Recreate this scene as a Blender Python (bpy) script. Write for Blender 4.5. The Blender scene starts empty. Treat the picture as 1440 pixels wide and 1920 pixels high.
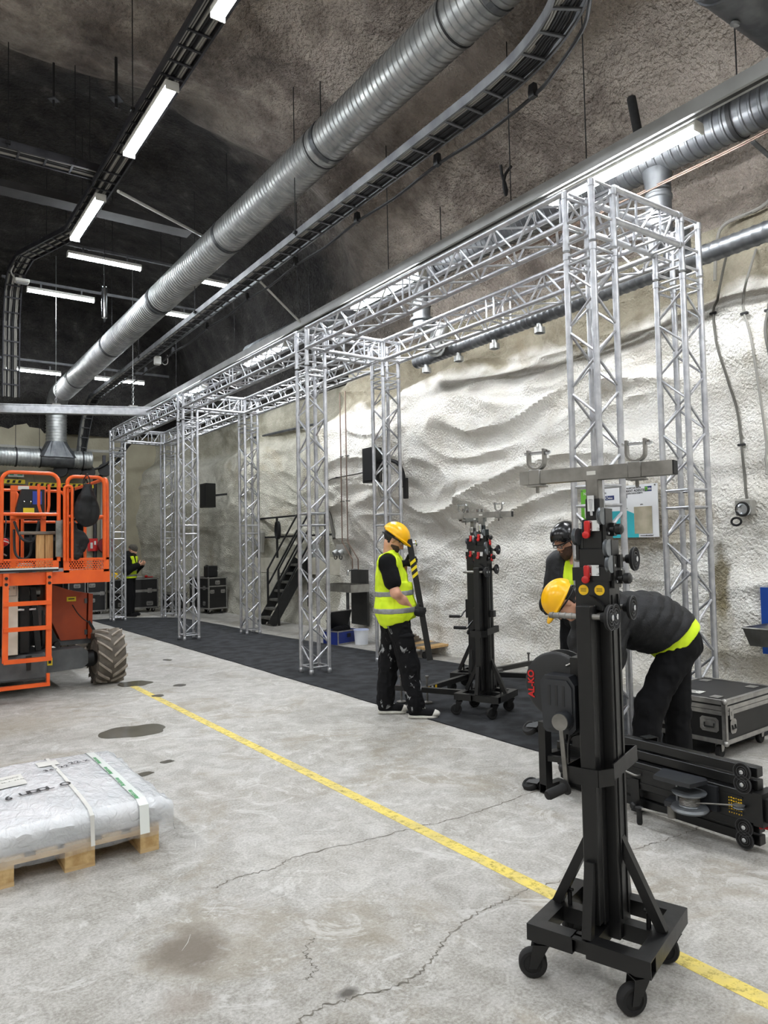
import bpy, bmesh, math, random
import numpy as np
from mathutils import Vector, Matrix, noise, Quaternion
random.seed(7)
rng = np.random.default_rng(7)
PI = math.pi
S = bpy.context.scene
COL = S.collection

# ------------------------------------------------------------------ camera, world, exposure
YAW, PITCH, ROLL, FPX, EYE = math.radians(35.088), math.radians(2.642), math.radians(1.129), 1369.8, 1.6
fw = Vector((math.sin(YAW)*math.cos(PITCH), math.cos(YAW)*math.cos(PITCH), math.sin(PITCH)))
rt = Vector((math.cos(YAW), -math.sin(YAW), 0))
up = rt.cross(fw)
er = rt*math.cos(ROLL) - up*math.sin(ROLL)
eu = rt*math.sin(ROLL) + up*math.cos(ROLL)
cd = bpy.data.cameras.new('camera')
cd.sensor_fit = 'VERTICAL'; cd.sensor_height = 24.0; cd.lens = 24.0*FPX/1920.0
cd.clip_start = 0.05; cd.clip_end = 200
cam = bpy.data.objects.new('camera', cd)
COL.objects.link(cam)
mw = Matrix((er, eu, -fw)).transposed().to_4x4(); mw.translation = (0, 0, EYE)
cam.matrix_world = mw
S.camera = cam
W = bpy.data.worlds.new('world'); S.world = W; W.use_nodes = True
W.node_tree.nodes['Background'].inputs[0].default_value = (0.55, 0.6, 0.7, 1)
W.node_tree.nodes['Background'].inputs[1].default_value = 0.02
S.view_settings.view_transform = 'Standard'
S.view_settings.look = 'None'
S.view_settings.gamma = 1.0
S.view_settings.use_curve_mapping = False
S.view_settings.exposure = 1.4
LAMP = 46.0          # emission strength of every fluorescent diffuser
try:
    S.cycles.use_denoising = True
    S.cycles.max_bounces = 8; S.cycles.diffuse_bounces = 5; S.cycles.glossy_bounces = 4
    S.cycles.transparent_max_bounces = 12
    S.cycles.sample_clamp_indirect = 6.0
    S.cycles.caustics_reflective = False; S.cycles.caustics_refractive = False
except Exception:
    pass

# ------------------------------------------------------------------ materials
def lin(c):
    return tuple(((v/255)/12.92 if v <= 10 else ((v/255+0.055)/1.055)**2.4) for v in c) + (1.0,)
MATS = {}
def mat(name, c1, c2=None, rough=0.5, metal=0.0, scale=4.0, bump=0.0, bscale=60.0, spec=0.5, coat=0.0, rvar=0.0, stretch=(1, 1, 1), detail=4.0, lo=0.35, hi=0.65):
    """a principled material whose colour is mottled between c1 and c2 (sRGB 0-255) by noise"""
    m = bpy.data.materials.new(name); m.use_nodes = True
    nt = m.node_tree; n = nt.nodes; b = n['Principled BSDF']
    b.inputs['Roughness'].default_value = rough; b.inputs['Metallic'].default_value = metal
    b.inputs['Specular IOR Level'].default_value = spec; b.inputs['Coat Weight'].default_value = coat
    tc = n.new('ShaderNodeTexCoord'); mp = n.new('ShaderNodeMapping'); mp.inputs['Scale'].default_value = stretch
    nt.links.new(tc.outputs['Object'], mp.inputs['Vector'])
    no = n.new('ShaderNodeTexNoise'); no.inputs['Scale'].default_value = scale; no.inputs['Detail'].default_value = detail
    nt.links.new(mp.outputs[0], no.inputs['Vector'])
    rp = n.new('ShaderNodeValToRGB'); rp.color_ramp.elements[0].position = lo; rp.color_ramp.elements[1].position = hi
    rp.color_ramp.elements[0].color = lin(c1); rp.color_ramp.elements[1].color = lin(c2 or c1)
    nt.links.new(no.outputs['Fac'], rp.inputs['Fac']); nt.links.new(rp.outputs[0], b.inputs['Base Color'])
    if rvar:
        mr = n.new('ShaderNodeMapRange'); mr.inputs['To Min'].default_value = rough-rvar; mr.inputs['To Max'].default_value = rough+rvar
        nt.links.new(no.outputs['Fac'], mr.inputs['Value']); nt.links.new(mr.outputs[0], b.inputs['Roughness'])
    if bump:
        n2 = n.new('ShaderNodeTexNoise'); n2.inputs['Scale'].default_value = bscale; n2.inputs['Detail'].default_value = 3.0
        nt.links.new(mp.outputs[0], n2.inputs['Vector'])
        bp = n.new('ShaderNodeBump'); bp.inputs['Strength'].default_value = bump; bp.inputs['Distance'].default_value = 0.02
        nt.links.new(n2.outputs['Fac'], bp.inputs['Height']); nt.links.new(bp.outputs[0], b.inputs['Normal'])
    MATS[name] = m
    return m
def emit(name, col, strength):
    m = bpy.data.materials.new(name); m.use_nodes = True
    b = m.node_tree.nodes['Principled BSDF']
    b.inputs['Base Color'].default_value = (0.8, 0.8, 0.8, 1)
    b.inputs['Emission Color'].default_value = col; b.inputs['Emission Strength'].default_value = strength
    return m

# ------------------------------------------------------------------ mesh builder
def frame_of(d):
    d = d.normalized()
    a = Vector((0, 0, 1)) if abs(d.z) < 0.9 else Vector((1, 0, 0))
    u = d.cross(a).normalized(); v = u.cross(d).normalized()
    return u, v
def spline(pts, sub=6, closed=False):
    P = [Vector(p) for p in pts]; n = len(P); out = []
    rngi = range(n if closed else n-1)
    for i in rngi:
        if closed: a, b, c, d = P[(i-1) % n], P[i], P[(i+1) % n], P[(i+2) % n]
        else: a, b, c, d = P[max(i-1, 0)], P[i], P[i+1], P[min(i+2, n-1)]
        for k in range(sub):
            t = k/sub
            out.append(0.5*((2*b)+(c-a)*t+(2*a-5*b+4*c-d)*t*t+(3*b-a-3*c+d)*t**3))
    if not closed: out.append(P[-1].copy())
    return out
class MB:
    def __init__(s): s.v = []; s.f = []; s.sm = []
    def add(s, vs, fs, smooth=False):
        o = len(s.v); s.v += [tuple(v) for v in vs]
        s.f += [tuple(i+o for i in f) for f in fs]; s.sm += [smooth]*len(fs)
        return s
    def box(s, c, d, rot=None, bev=0.0):
        hx, hy, hz = d[0]/2, d[1]/2, d[2]/2
        c = Vector(c)
        if bev > 0:
            bm = bmesh.new(); bmesh.ops.create_cube(bm, size=1.0)
            for v in bm.verts: v.co = Vector((v.co.x*d[0], v.co.y*d[1], v.co.z*d[2]))
            bmesh.ops.bevel(bm, geom=list(bm.edges), offset=min(bev, 0.49*min(d)), segments=1, affect='EDGES', profile=0.5)
            vs = [v.co.copy() for v in bm.verts]; fs = [[v.index for v in f.verts] for f in bm.faces]; bm.free()
        else:
            vs = [Vector((x*hx, y*hy, z*hz)) for x in (-1, 1) for y in (-1, 1) for z in (-1, 1)]
            fs = [(0, 1, 3, 2), (4, 6, 7, 5), (0, 4, 5, 1), (2, 3, 7, 6), (0, 2, 6, 4), (1, 5, 7, 3)]
        if rot is not None: vs = [rot @ v for v in vs]
        return s.add([v+c for v in vs], fs)
    def bar(s, p0, p1, w, h, upv=None, bev=0.0):
        """a square bar between two points; w across, h along the up hint"""
        p0, p1 = Vector(p0), Vector(p1); d = p1-p0; L = d.length; d.normalize()
        u0 = Vector(upv) if upv is not None else (Vector((0, 0, 1)) if abs(d.z) < 0.9 else Vector((0, 1, 0)))
        x = d.cross(u0).normalized(); z = x.cross(d).normalized()
        R = Matrix((x, d, z)).transposed()
        return s.box((p0+p1)/2, (w, L, h), R, bev)
    def tube(s, pts, r, n=10, closed=False, caps=True, radii=None):
        P = [Vector(p) for p in pts]; m = len(P); vs = []; fs = []
        T = []
        for i in range(m):
            if closed: t = P[(i+1) % m]-P[(i-1) % m]
            else: t = P[min(i+1, m-1)]-P[max(i-1, 0)]
            T.append(t.normalized() if t.length > 1e-9 else Vector((0, 0, 1)))
        u, v = frame_of(T[0])
        for i in range(m):
            if i:
                q = T[i-1].rotation_difference(T[i]); u = q @ u
                u = (u - T[i]*u.dot(T[i])).normalized()
            v = T[i].cross(u)
            rr = radii[i] if radii else r
            for k in range(n):
                a = 2*PI*k/n
                vs.append(P[i]+u*(rr*math.cos(a))+v*(rr*math.sin(a)))
        for i in range(m if closed else m-1):
            j = (i+1) % m
            for k in range(n):
                l = (k+1) % n
                fs.append((i*n+k, i*n+l, j*n+l, j*n+k))
        s.add(vs, fs, True)
        if caps and not closed:
            s.add([vs[k] for k in range(n)], [tuple(range(n-1, -1, -1))])
            s.add([vs[(m-1)*n+k] for k in range(n)], [tuple(range(n))])
        return s
    def cyl(s, p0, p1, r, n=12, r1=None):
        return s.tube([p0, p1], r, n, radii=[r, r if r1 is None else r1])
    def lathe(s, prof, o=(0, 0, 0), ax=(0, 0, 1), n=24, smooth=True, closed=False):
        """profile [(radius, height)] turned about the axis"""
        o = Vector(o); ax = Vector(ax).normalized(); u, v = frame_of(ax); vs = []; fs = []
        for (r, h) in prof:
            for k in range(n):
                a = 2*PI*k/n; vs.append(o+ax*h+u*(r*math.cos(a))+v*(r*math.sin(a)))
        m = len(prof)
        for i in range(m if closed else m-1):
            j = (i+1) % m
            for k in range(n):
                l = (k+1) % n; fs.append((i*n+k, j*n+k, j*n+l, i*n+l))
        s.add(vs, fs, smooth)
        if not closed:
            if prof[0][0] > 1e-4: s.add([vs[k] for k in range(n)], [tuple(range(n))])
            if prof[-1][0] > 1e-4: s.add([vs[(m-1)*n+k] for k in range(n)], [tuple(range(n-1, -1, -1))])
        return s
    def prism(s, poly, o, xa, ya, za, depth, smooth=False):
        """2-D polygon in the (xa, ya) plane at o, pushed along za by depth"""
        o, xa, ya, za = Vector(o), Vector(xa), Vector(ya), Vector(za)
        a = [o+xa*p[0]+ya*p[1] for p in poly]; b = [p+za*depth for p in a]; n = len(a)
        s.add(a, [tuple(range(n-1, -1, -1))]); s.add(b, [tuple(range(n))])
        s.add(a+b, [(i, (i+1) % n, n+(i+1) % n, n+i) for i in range(n)], smooth)
        return s
    def ball(s, c, r, n=14, m=9, sc=(1, 1, 1), rot=None):
        c = Vector(c); vs = []; fs = []
        for i in range(m+1):
            t = PI*i/m
            for k in range(n):
                a = 2*PI*k/n
                p = Vector((math.sin(t)*math.cos(a)*r*sc[0], math.sin(t)*math.sin(a)*r*sc[1], math.cos(t)*r*sc[2]))
                vs.append(c+(rot @ p if rot is not None else p))
        for i in range(m):
            for k in range(n):
                l = (k+1) % n; fs.append((i*n+k, (i+1)*n+k, (i+1)*n+l, i*n+l))
        return s.add(vs, fs, True)
    def grid(s, P, smooth=True, flip=False, closed=False):
        """P is a list of rows of points"""
        m, n = len(P), len(P[0]); vs = [q for r in P for q in r]; fs = []
        for i in range(m-1):
            for k in range(n if closed else n-1):
                l = (k+1) % n
                f = (i*n+k, i*n+l, (i+1)*n+l, (i+1)*n+k); fs.append(f[::-1] if flip else f)
        return s.add(vs, fs, smooth)
    def me(s, name):
        m = bpy.data.meshes.new(name); m.from_pydata(s.v, [], s.f)
        m.polygons.foreach_set('use_smooth', s.sm); m.update()
        if any(s.sm): m.set_sharp_from_angle(angle=0.75)
        return m
    def obj(s, name, material, parent=None, loc=(0, 0, 0), rot=None, fix=False):
        m = s.me(name)
        if fix:
            bm = bmesh.new(); bm.from_mesh(m); bmesh.ops.remove_doubles(bm, verts=bm.verts, dist=1e-5)
            bmesh.ops.recalc_face_normals(bm, faces=bm.faces); bm.to_mesh(m); bm.free()
        return link(name, m, material, parent, loc, rot)
def link(name, me, material=None, parent=None, loc=(0, 0, 0), rot=None):
    if material is not None and len(me.materials) == 0: me.materials.append(material)
    o = bpy.data.objects.new(name, me); COL.objects.link(o)
    o.parent = parent; o.location = loc
    if rot is not None: o.rotation_euler = rot
    return o
def tag(o, label=None, cat=None, group=None, kind=None):
    if label: o['label'] = label
    if cat: o['category'] = cat
    if group: o['group'] = group
    if kind: o['kind'] = kind
    return o
def thing(name, label, cat, loc=(0, 0, 0), rotz=0.0, group=None, rot=None):
    o = bpy.data.objects.new(name, None); COL.objects.link(o); o.empty_display_size = 0.1
    o.location = loc; o.rotation_euler = rot if rot is not None else (0, 0, rotz)
    return tag(o, label, cat, group)
def struct(o): o['kind'] = 'structure'; return o
def copy_tree(o, parent=None):
    c = o.copy(); COL.objects.link(c); c.parent = parent
    for ch in list(o.children): copy_tree(ch, c)
    return c
def text(name, body, size, material, parent, loc, rot, align='LEFT', thick=0.0004, xs=1.0, bold=0.0):
    cu = bpy.data.curves.new(name, 'FONT'); cu.body = body; cu.size = size; cu.align_x = align; cu.extrude = thick; cu.offset = bold
    t = bpy.data.objects.new(name, cu); COL.objects.link(t)
    bpy.context.view_layer.update()
    me = bpy.data.meshes.new_from_object(t.evaluated_get(bpy.context.evaluated_depsgraph_get()))
    me.name = name
    COL.objects.unlink(t); bpy.data.objects.remove(t)
    me.materials.clear()
    o = link(name, me, material, parent, loc)
    if isinstance(rot, Matrix): o.matrix_local = Matrix.Translation(loc) @ rot.to_4x4()
    else: o.rotation_euler = rot
    o.scale = (xs, 1, 1)
    return o
def basis(x, y):
    x, y = Vector(x).normalized(), Vector(y).normalized(); z = x.cross(y)
    return Matrix((x, y, z)).transposed()
def nz(x, y, z, s=1.0): return noise.noise(Vector((x*s, y*s, z*s)))
def sstep(a, b, x):
    t = min(1, max(0, (x-a)/(b-a))) if a != b else float(x > a)
    return t*t*(3-2*t)

# ------------------------------------------------------------------ common materials
alu = mat('aluminium', (198, 199, 202), (172, 173, 178), rough=0.38, metal=0.75, scale=14, rvar=0.06)
steel = mat('bare_steel', (150, 148, 144), (112, 110, 106), rough=0.42, metal=0.8, scale=9, rvar=0.1)
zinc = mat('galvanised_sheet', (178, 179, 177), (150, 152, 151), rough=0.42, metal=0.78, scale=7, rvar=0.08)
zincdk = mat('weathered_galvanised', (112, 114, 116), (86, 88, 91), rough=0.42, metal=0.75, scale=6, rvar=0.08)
chrome = mat('chrome', (215, 218, 222), rough=0.18, metal=1.0)
black = mat('black_powder_coat', (12, 12, 13), (7, 7, 8), rough=0.4, scale=20, rvar=0.08, bump=0.03, bscale=180)
blackm = mat('black_plastic', (17, 18, 19), (12, 12, 13), rough=0.5, scale=12)
rubber = mat('black_rubber', (15, 15, 16), (26, 25, 25), rough=0.8, scale=22)
white = mat('white_paint', (215, 214, 208), (200, 199, 194), rough=0.5, scale=5)
cableb = mat('cable_black', (16, 16, 18), rough=0.6)
cablew = mat('cable_grey', (150, 148, 142), rough=0.6)
trayg = mat('tray_steel', (112, 113, 114), (86, 87, 90), rough=0.5, metal=0.6, scale=5)
darktray = mat('dark_tray_steel', (70, 70, 74), (52, 52, 56), rough=0.5, metal=0.6, scale=5)
red = mat('red_plastic', (200, 30, 28), (180, 24, 24), rough=0.45)
yellow = mat('yellow_plastic', (246, 196, 20), (236, 184, 14), rough=0.35, scale=6)
hiviz = mat('hi_viz_fabric', (222, 246, 40), (206, 236, 30), rough=0.75, scale=9, bump=0.15, bscale=220)
reflect = mat('reflective_tape', (150, 152, 152), (136, 138, 138), rough=0.45, metal=0.3, scale=30)
diff = emit('lamp_diffuser', (0.90, 0.955, 1.0, 1), LAMP)
# ------------------------------------------------------------------ the cavern: floor, rock walls, vault
def rock_mat(name, dark):
    m = bpy.data.materials.new(name); m.use_nodes = True
    nt = m.node_tree; n = nt.nodes; L = nt.links; b = n['Principled BSDF']
    b.inputs['Roughness'].default_value = 0.85; b.inputs['Specular IOR Level'].default_value = 0.2
    tc = n.new('ShaderNodeTexCoord'); pos = tc.outputs['Object']
    def N(sc, det=5, rough=0.6, vec=pos, dist=0.0):
        k = n.new('ShaderNodeTexNoise'); k.inputs['Scale'].default_value = sc; k.inputs['Detail'].default_value = det
        k.inputs['Roughness'].default_value = rough; k.inputs['Distortion'].default_value = dist
        L.new(vec, k.inputs['Vector']); return k.outputs['Fac']
    def ramp(f, stops):
        r = n.new('ShaderNodeValToRGB'); e = r.color_ramp.elements
        while len(e) < len(stops): e.new(0.5)
        for q, (p, c) in zip(e, stops): q.position = p; q.color = lin(c) if len(c) == 3 else c
        L.new(f, r.inputs['Fac']); return r.outputs[0]
    def math_(op, a, c):
        k = n.new('ShaderNodeMath'); k.operation = op
        for i, q in enumerate((a, c)):
            if isinstance(q, (int, float)): k.inputs[i].default_value = q
            else: L.new(q, k.inputs[i])
        return k.outputs[0]
    def mix(f, a, c, mode='MIX'):
        k = n.new('ShaderNodeMix'); k.data_type = 'RGBA'; k.blend_type = mode
        L.new(f, k.inputs[0]) if not isinstance(f, (int, float)) else setattr(k.inputs[0], 'default_value', f)
        for i, q in ((6, a), (7, c)):
            if isinstance(q, tuple): k.inputs[i].default_value = q
            else: L.new(q, k.inputs[i])
        return k.outputs[2]
    sx = n.new('ShaderNodeSeparateXYZ'); L.new(pos, sx.inputs[0])
    big = N(0.55, 4, 0.55, dist=0.4); mid = N(2.6, 6, 0.65)
    if dark:
        c = ramp(math_('ADD', math_('MULTIPLY', big, 0.6), math_('MULTIPLY', mid, 0.4)), [(0.34, (88, 80, 75)), (0.46, (142, 132, 124)), (0.56, (188, 178, 167)), (0.7, (148, 137, 128))])
        # the far half of the vault is much darker, with a ragged edge
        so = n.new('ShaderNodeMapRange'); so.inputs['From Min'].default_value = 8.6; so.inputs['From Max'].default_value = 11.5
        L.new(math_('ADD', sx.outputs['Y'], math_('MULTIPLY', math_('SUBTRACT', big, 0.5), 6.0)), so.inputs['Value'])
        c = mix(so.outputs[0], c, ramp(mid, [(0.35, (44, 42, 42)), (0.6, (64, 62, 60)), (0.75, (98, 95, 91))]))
    else:
        c = ramp(math_('ADD', math_('MULTIPLY', big, 0.55), math_('MULTIPLY', mid, 0.45)), [(0.3, (204, 198, 186)), (0.43, (228, 224, 215)), (0.56, (240, 238, 232)), (0.75, (247, 246, 242))])
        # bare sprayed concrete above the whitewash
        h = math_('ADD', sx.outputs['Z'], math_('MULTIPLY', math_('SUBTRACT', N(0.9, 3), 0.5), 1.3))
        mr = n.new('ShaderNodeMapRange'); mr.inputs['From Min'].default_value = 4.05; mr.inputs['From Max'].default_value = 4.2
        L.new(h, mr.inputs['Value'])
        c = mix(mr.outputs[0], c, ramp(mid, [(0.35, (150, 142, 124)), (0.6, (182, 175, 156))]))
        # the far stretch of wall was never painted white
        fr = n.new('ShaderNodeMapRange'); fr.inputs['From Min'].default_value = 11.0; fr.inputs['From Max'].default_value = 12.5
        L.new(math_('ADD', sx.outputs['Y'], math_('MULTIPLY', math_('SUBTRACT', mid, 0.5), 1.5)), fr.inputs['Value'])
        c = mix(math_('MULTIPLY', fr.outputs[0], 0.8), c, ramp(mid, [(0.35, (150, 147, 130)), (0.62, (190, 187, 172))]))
        # brown stain bands and brownish patches
        st = N(0.8, 5, 0.7, dist=1.2)
        c = mix(ramp(st, [(0.57, (0, 0, 0, 1)), (0.68, (0.45, 0.45, 0.45, 1))]), c, lin((168, 156, 132)))
        def patch(cy, cz, ry, rz, edge=0.25):
            a = math_('DIVIDE', math_('SUBTRACT', sx.outputs['Y'], cy), ry); bq = math_('DIVIDE', math_('SUBTRACT', sx.outputs['Z'], cz), rz)
            d = math_('ADD', math_('MULTIPLY', a, a), math_('MULTIPLY', bq, bq))
            d = math_('ADD', d, math_('MULTIPLY', math_('SUBTRACT', N(9, 5, 0.7), 0.5), 1.6))
            k = n.new('ShaderNodeMapRange'); k.inputs['From Min'].default_value = 1.0; k.inputs['From Max'].default_value = edge
            L.new(d, k.inputs['Value']); return k.outputs[0]
        c = mix(math_('MULTIPLY', patch(4.05, 1.15, 0.12, 0.42), 0.9), c, lin((122, 112, 84)))
        c = mix(math_('MULTIPLY', patch(4.08, 0.72, 0.2, 0.5), 0.5), c, lin((150, 138, 104)))
        c = mix(math_('MULTIPLY', patch(4.9, 1.85, 0.9, 0.42, 0.6), 0.75), c, lin((160, 149, 128)))  # wide brownish band around the notice board
        c = mix(math_('MULTIPLY', patch(3.3, 0.35, 0.9, 0.4), 0.45), c, lin((150, 140, 112)))
    L.new(c, b.inputs['Base Color'])
    # sprayed-concrete relief
    fine = N(34 if not dark else 22, 2.5, 0.55); bl = N(11, 5, 0.65)
    hgt = math_('ADD', math_('MULTIPLY', fine, 0.8), math_('MULTIPLY', bl, 0.25))
    bp = n.new('ShaderNodeBump'); bp.inputs['Strength'].default_value = 1.0; bp.inputs['Distance'].default_value = 0.055 if not dark else 0.12
    L.new(hgt, bp.inputs['Height']); L.new(bp.outputs[0], b.inputs['Normal'])
    return m
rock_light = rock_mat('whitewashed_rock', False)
rock_dark = rock_mat('dark_vault_rock', True)

def wall_x(y, z):
    """the right-hand rock face: X of its surface at (y, z)"""
    w = nz(y*0.35+3.1, z*0.5, 1.7)*1.1
    x = 7.02
    x += 0.30*nz(y*0.22+7, z*0.45, 4.0)
    # wavy folds running along the wall, sharp-crested and irregular
    w2 = nz(y*0.5+9, z*0.6, 7.7)
    yy, zz = y+0.55*w, z+0.40*w2
    amp = (0.30+0.70*sstep(4.2, 5.6, y)*(1-sstep(11.4, 12.2, y))*sstep(1.2, 2.1, z))
    r1 = max(0.0, 1-abs(nz(yy*0.40, zz*1.2, 4.0))*3.0); r2 = max(0.0, 1-abs(nz(yy*0.85+4, zz*2.3, 8.0))*3.0)
    x -= amp*(0.20*r1*r1*(0.6+0.8*abs(w2))+0.085*r2*r2)
    x -= 0.10*nz(y*0.9, z*1.1, 9.0) + 0.05*nz(y*2.1, z*2.4, 2.0) + 0.022*nz(y*4.7, z*5.2, 6.0) + 0.008*nz(y*10, z*11, 3.0)
    # bulge under the whitewash edge, recess above
    led = 4.1+0.25*nz(y*0.5, 0, 5.5)
    x += 0.34*sstep(led-0.25, led+0.12, z)
    x += 0.10*sstep(1.1, 0.3, z)*0
    # toe of the wall
    x += -0.12*(1-sstep(0.0, 0.35, z))
    # the niche with the platform
    nb = sstep(11.7, 12.25, y)*(1-sstep(18.7, 19.8, y))
    x += nb*(0.45 + 0.55*sstep(11.9, 12.5, y)*(1-sstep(15.2, 16.2, y))*sstep(1.02, 1.12, z)*(1-sstep(3.7, 4.5, z)))
    # the rock bends round towards the back wall
    x -= 0.8*sstep(19.2, 21.0, y)
    return x
Y0, Y1 = -7.0, 21.4
NY = 760
ys = [Y0+(Y1-Y0)*i/(NY-1) for i in range(NY)]
zs = [4.9*j/165 for j in range(166)]
m = MB(); m.grid([[Vector((wall_x(y, z), y, z-0.03*(z == 0))) for z in zs] for y in ys], flip=False)
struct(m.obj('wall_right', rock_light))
prof = [(-5.9, 0), (-6.1, 1.5), (-6.1, 3.2), (-5.6, 4.7), (-4.4, 6.1), (-2.4, 7.15), (0, 7.75), (2.2, 7.85), (4.0, 7.55), (5.4, 6.9), (6.4, 6.1), (7.0, 5.45), (7.36, 4.9)]
vp = spline([(a, 0, b) for a, b in prof], 10)
lw = [p for p in vp if p.z <= 4.7 and p.x < 0]; cl = [p for p in vp if p not in lw]
def vault(p, y, j, n):
    """displace a vault profile point outwards"""
    c = Vector((0.6, 0, 3.0)); d = (Vector((p.x, 0, p.z))-c).normalized()
    far = sstep(9.0, 10.4, y + 0.9*nz(p.x*0.7, 0, 3.3))
    a = 0.30*nz(p.x*0.32, y*0.32, 8) + 0.16*nz(p.x*0.9, y*0.9, 3) + 0.05*nz(p.x*2.4, y*2.4, 5) + 0.55*far*sstep(5.6, 6.8, p.z) - 0.14*sstep(7.6, 9.2, y)*(1-far)
    return Vector((p.x+d.x*a, y, p.z+d.z*a))
ys2 = [Y0+(Y1-Y0)*i/239 for i in range(240)]
rows = []
for y in ys2:
    r = [vault(p, y, 0, 0) for p in cl[:-1]]
    e = Vector((wall_x(y, 4.9), y, 4.9))
    # ease the last points into the top edge of the wall
    for q, t in ((-1, 0.75), (-2, 0.5), (-3, 0.25)):
        base = cl[:-1][q]; r[q] = r[q].lerp(e+Vector((base.x-7.36, 0, base.z-4.9)), t)
    rows.append(r+[e])
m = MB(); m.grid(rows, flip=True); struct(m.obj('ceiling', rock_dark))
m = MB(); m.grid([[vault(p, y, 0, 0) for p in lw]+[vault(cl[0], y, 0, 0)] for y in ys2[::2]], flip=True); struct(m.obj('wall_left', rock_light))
m = MB(); m.box((0.6, Y0-0.1, 4.2), (16, 0.2, 9)); struct(m.obj('wall_behind', rock_light))

# back wall with the roller-door bay
backp = mat('back_wall_plaster', (170, 163, 142), (150, 143, 124), rough=0.85, scale=1.2, bump=0.25, bscale=18)
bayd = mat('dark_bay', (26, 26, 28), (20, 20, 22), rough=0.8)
BY = 20.9
m = MB()
for (xa, xb, za, zb) in [(-6.8, 1.2, 0, 5.0), (4.75, 8.0, 0, 5.0), (1.2, 4.75, 3.35, 5.0)]:
    m.box(((xa+xb)/2, BY+0.15, (za+zb)/2), (xb-xa, 0.3, zb-za))
struct(m.obj('wall_back', backp))
m = MB()
rows = []
for i in range(40):
    z = 4.75+i*0.12
    rows.append([Vector((x*0.3-6.9, BY-0.05-0.9*sstep(4.8, 5.6, z+0.5*nz(x*0.2, z, 2))+0.25*nz(x*0.25, z*0.8, 1)+0.05*sstep(4.75, 5, z)*0, z+0.18*nz(x*0.3, 0, 7)*(i == 0))) for x in range(50)])
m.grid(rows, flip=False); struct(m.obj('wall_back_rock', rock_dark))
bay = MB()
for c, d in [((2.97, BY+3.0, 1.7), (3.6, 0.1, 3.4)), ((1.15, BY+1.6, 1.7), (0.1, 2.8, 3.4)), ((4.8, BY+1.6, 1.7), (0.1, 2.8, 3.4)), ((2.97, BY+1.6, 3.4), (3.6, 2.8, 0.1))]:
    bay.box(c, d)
struct(bay.obj('wall_bay', bayd))

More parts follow.
